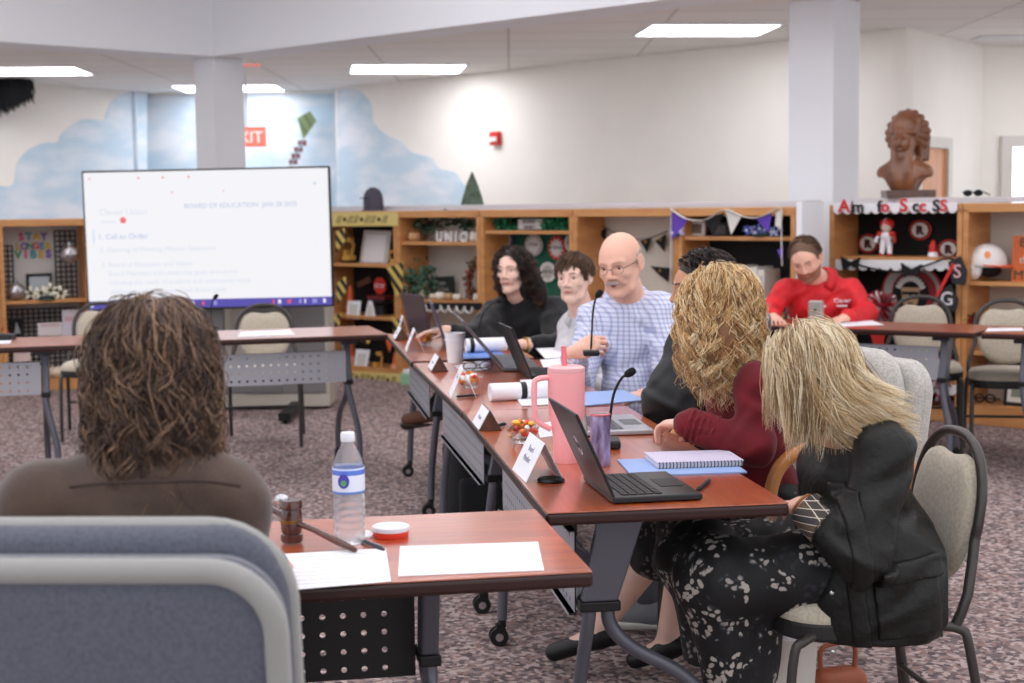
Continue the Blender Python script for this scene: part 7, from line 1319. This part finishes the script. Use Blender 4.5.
for k in (0, 1): MB().tube([w_ + d * (.0 + .018 * k) - base + (np.cross(d, V3(0, 0, 1)) * math.cos(a) + np.cross(d, np.cross(d, V3(0, 0, 1))) * math.sin(a)) * .034 for a in [2 * PI * i / 20 for i in range(20)]], .005, 6, closed=True).build('bracelet', [GLDM, mm((210, 200, 180))][k], t, True)
S = Sdf(H.c - .2, H.c + .2, .008); hcap(H, S, True, (.084, .10, .09), [((.06, -.035, -.06), (.05, .05, .10)), ((-.06, -.035, -.06), (.05, .05, .10)), ((0, -.06, -.05), (.08, .05, .10))], hl=.108); sdf_obj('hair_mass', S, HDK[0], t, base, 2)
make_hair('hair', H, t, base, HDK, 420, 7, 24, .0130, .85, -.015, .018, 120, .0014, .005, lambda v: v[2] > -.3 and not (v[1] > .5 and v[2] < .58), body=[((0, -.03, -.24), (.19, .09, .075))], seed=19, weights=[.5, .3, .2], lenvar=.35, skull=(.086, .102, .092), Ko=56, back=.6, target=H.R.T @ V3(.55, .2, -.1))
guest_chair('grey armchair under the woman in the black sweater', (.30, 7.50, 0), math.radians(84), FABG, FABG)
# 8 man in red
H = Head(P(806, 259, 8.32), (-.30, -.80, -.48), sc=1.04, tilt=-.18); J = dict(nb=P(822, 281, 8.44), sl=P(851, 291, 8.44), sr=P(786, 291, 8.46), hip=A((1.80, 8.58, .54)), el=P(866, 314, 8.30), er=P(768, 313, 8.30), wl=P(846, 318, 8.14), wr=P(772, 317, 8.14))
REDS = mat('red_shirt', (206, 30, 40), .6, vary=.06, vscale=12); J['hl'] = ((-.75, -.6, -.1), (0, 0, 1), -1); J['hr'] = ((.1, -.95, -.1), (0, 0, 1), 1); J.update(legs_default(J['hip'], (-.3, -1, 0), .36, .12)); J['hip'] = A((1.79, 8.58, .54))
def stub(q, m): m[(q[:, 2] < -.040 - .25 * np.maximum(0, .03 - np.abs(q[:, 0]) * .5) * 0) & (q[:, 1] > -.0) & (q[:, 1] < .12) & (np.abs(q[:, 0]) < .08) & (m == 0) & (q[:, 2] > -.12)] = 2
stub.mats = [mat('beard_brown', (150, 104, 84), .8)]
t, base = person('man with short brown hair and beard in a red shirt', J, H, SK2, .007, False, 0, 1.08, LIPM, extra_mi=stub); eyes(t, base=base, H=H, iris=IRB, skin_dark=HB[0], browc=HBY[0], gaze=(0, -.4))
top_wear('red_shirt', t, base, J, REDS, 1.06, 1.06, (.064, .060, .046), .0075, (.006, 30, 3), belly=1.1); collar(t, base, J, H, REDS, .074, .035, .9); trousers(t, base, J, mat('trousers_dark', (18, 18, 22), .8), h=.012); shoes(t, base, J, BLK)
up_ = nrm(A(J['nb']) - A(J['hip'])); rr_ = nrm(A(J['sr']) - A(J['sl'])); ff = nrm(np.cross(up_, rr_)) 
for k in range(3): MB().ball(A(J['nb']) - base + ff * (.135 + .006 * k) - up_ * (.10 + .085 * k), .008, 8).build('button', PAPER, t, True)
q = A(J['nb']) - base - rr_ * .095 + ff * .14 - up_ * .075; mb = MB(); add_text(mb, 'Clever', .035, frame(q, tuple(-rr_), tuple(up_), tuple(ff)), 0, .006); mb.box(tuple(q - up_ * .02), (.06, .008, .008)); mb.build('chest_lettering', PAPER, t)
S = Sdf(H.c - .16, H.c + .16, .007); S.ell(H.w(0, -.018, .032), np.array((.079, .096, .0885)) * H.sc, .01, H.R); S.ell(H.w(0, .098, -.005), np.array((.058, .070, .094)) * H.sc, .010, H.R, True); sdf_obj('hair_mass', S, HBY[1], t, base, 1)
make_hair('hair', H, t, base, HBY, 360, 5, 7, .005, .3, .0, .002, 60, .0016, .004, lambda v: v[2] > -.1 and v[1] < .30 and not (v[1] > .0 and abs(v[0]) < .25 and v[2] > .7 and False), seed=23, weights=[.5, .4, .1], skull=(.081, .099, .091))
oc('oatmeal oval back chair under the man in red', 1.72, 8.75, 172); OC[-1].location = (1.80, 8.72, 0)
# near woman's chair
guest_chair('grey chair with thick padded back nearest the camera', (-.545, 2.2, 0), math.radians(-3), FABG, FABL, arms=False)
# ------------------------------------------------------------ floor things
p_ = P(788, 660, 3.5); t = thing('waste_bin', 'white waste bin on the carpet under the oval chair', 'bin', (p_[0], 3.62, 0)); MB().lathe([(0, 0), (.075, 0), (.08, .01), (.095, .34), (.10, .345), (.09, .345), (.076, .012), (0, .012)], 28).build('bin', mat('bin_white', (214, 208, 200), .6), t, True); MB().lathe([(.094, .335), (.102, .338), (.102, .35), (.094, .352)], 28).build('rim', PAPER, t, True)
t = thing('handbag', 'brown leather handbag on the carpet behind the white bin', 'bag', (.86, 3.86, 0), .3); mb = MB().box((0, 0, .08), (.16, .09, .16)); mb.build('bag', mat('leather_brown', (150, 78, 50), .5), t, True, bevel=.035, seg=4, auto=False); MB().tube(catmull([(-.05, 0, .15), (-.045, 0, .22), (.045, 0, .22), (.05, 0, .15)], 6), .007, 8).build('handle', mat('leather_brown', (150, 78, 50), .5), t, True)
t = thing('backpack', 'black backpack on the carpet under the long table', 'bag', (-.13, 6.42, 0), .2); t.scale = (1.35, 1.3, 1.1); MB().box((0, 0, .19), (.26, .20, .36)).build('body', mat('backpack_black', (26, 26, 30), .8), t, True, bevel=.06, seg=4, auto=False); MB().box((0, -.11, .13), (.20, .05, .18)).build('pocket', mat('backpack_black', (26, 26, 30), .8), t, True, bevel=.02, seg=3, auto=False); MB().tube(catmull([(-.03, .0, .36), (-.02, 0, .41), (.02, 0, .41), (.03, 0, .36)], 4), .007, 8).build('handle', BLK, t, True)
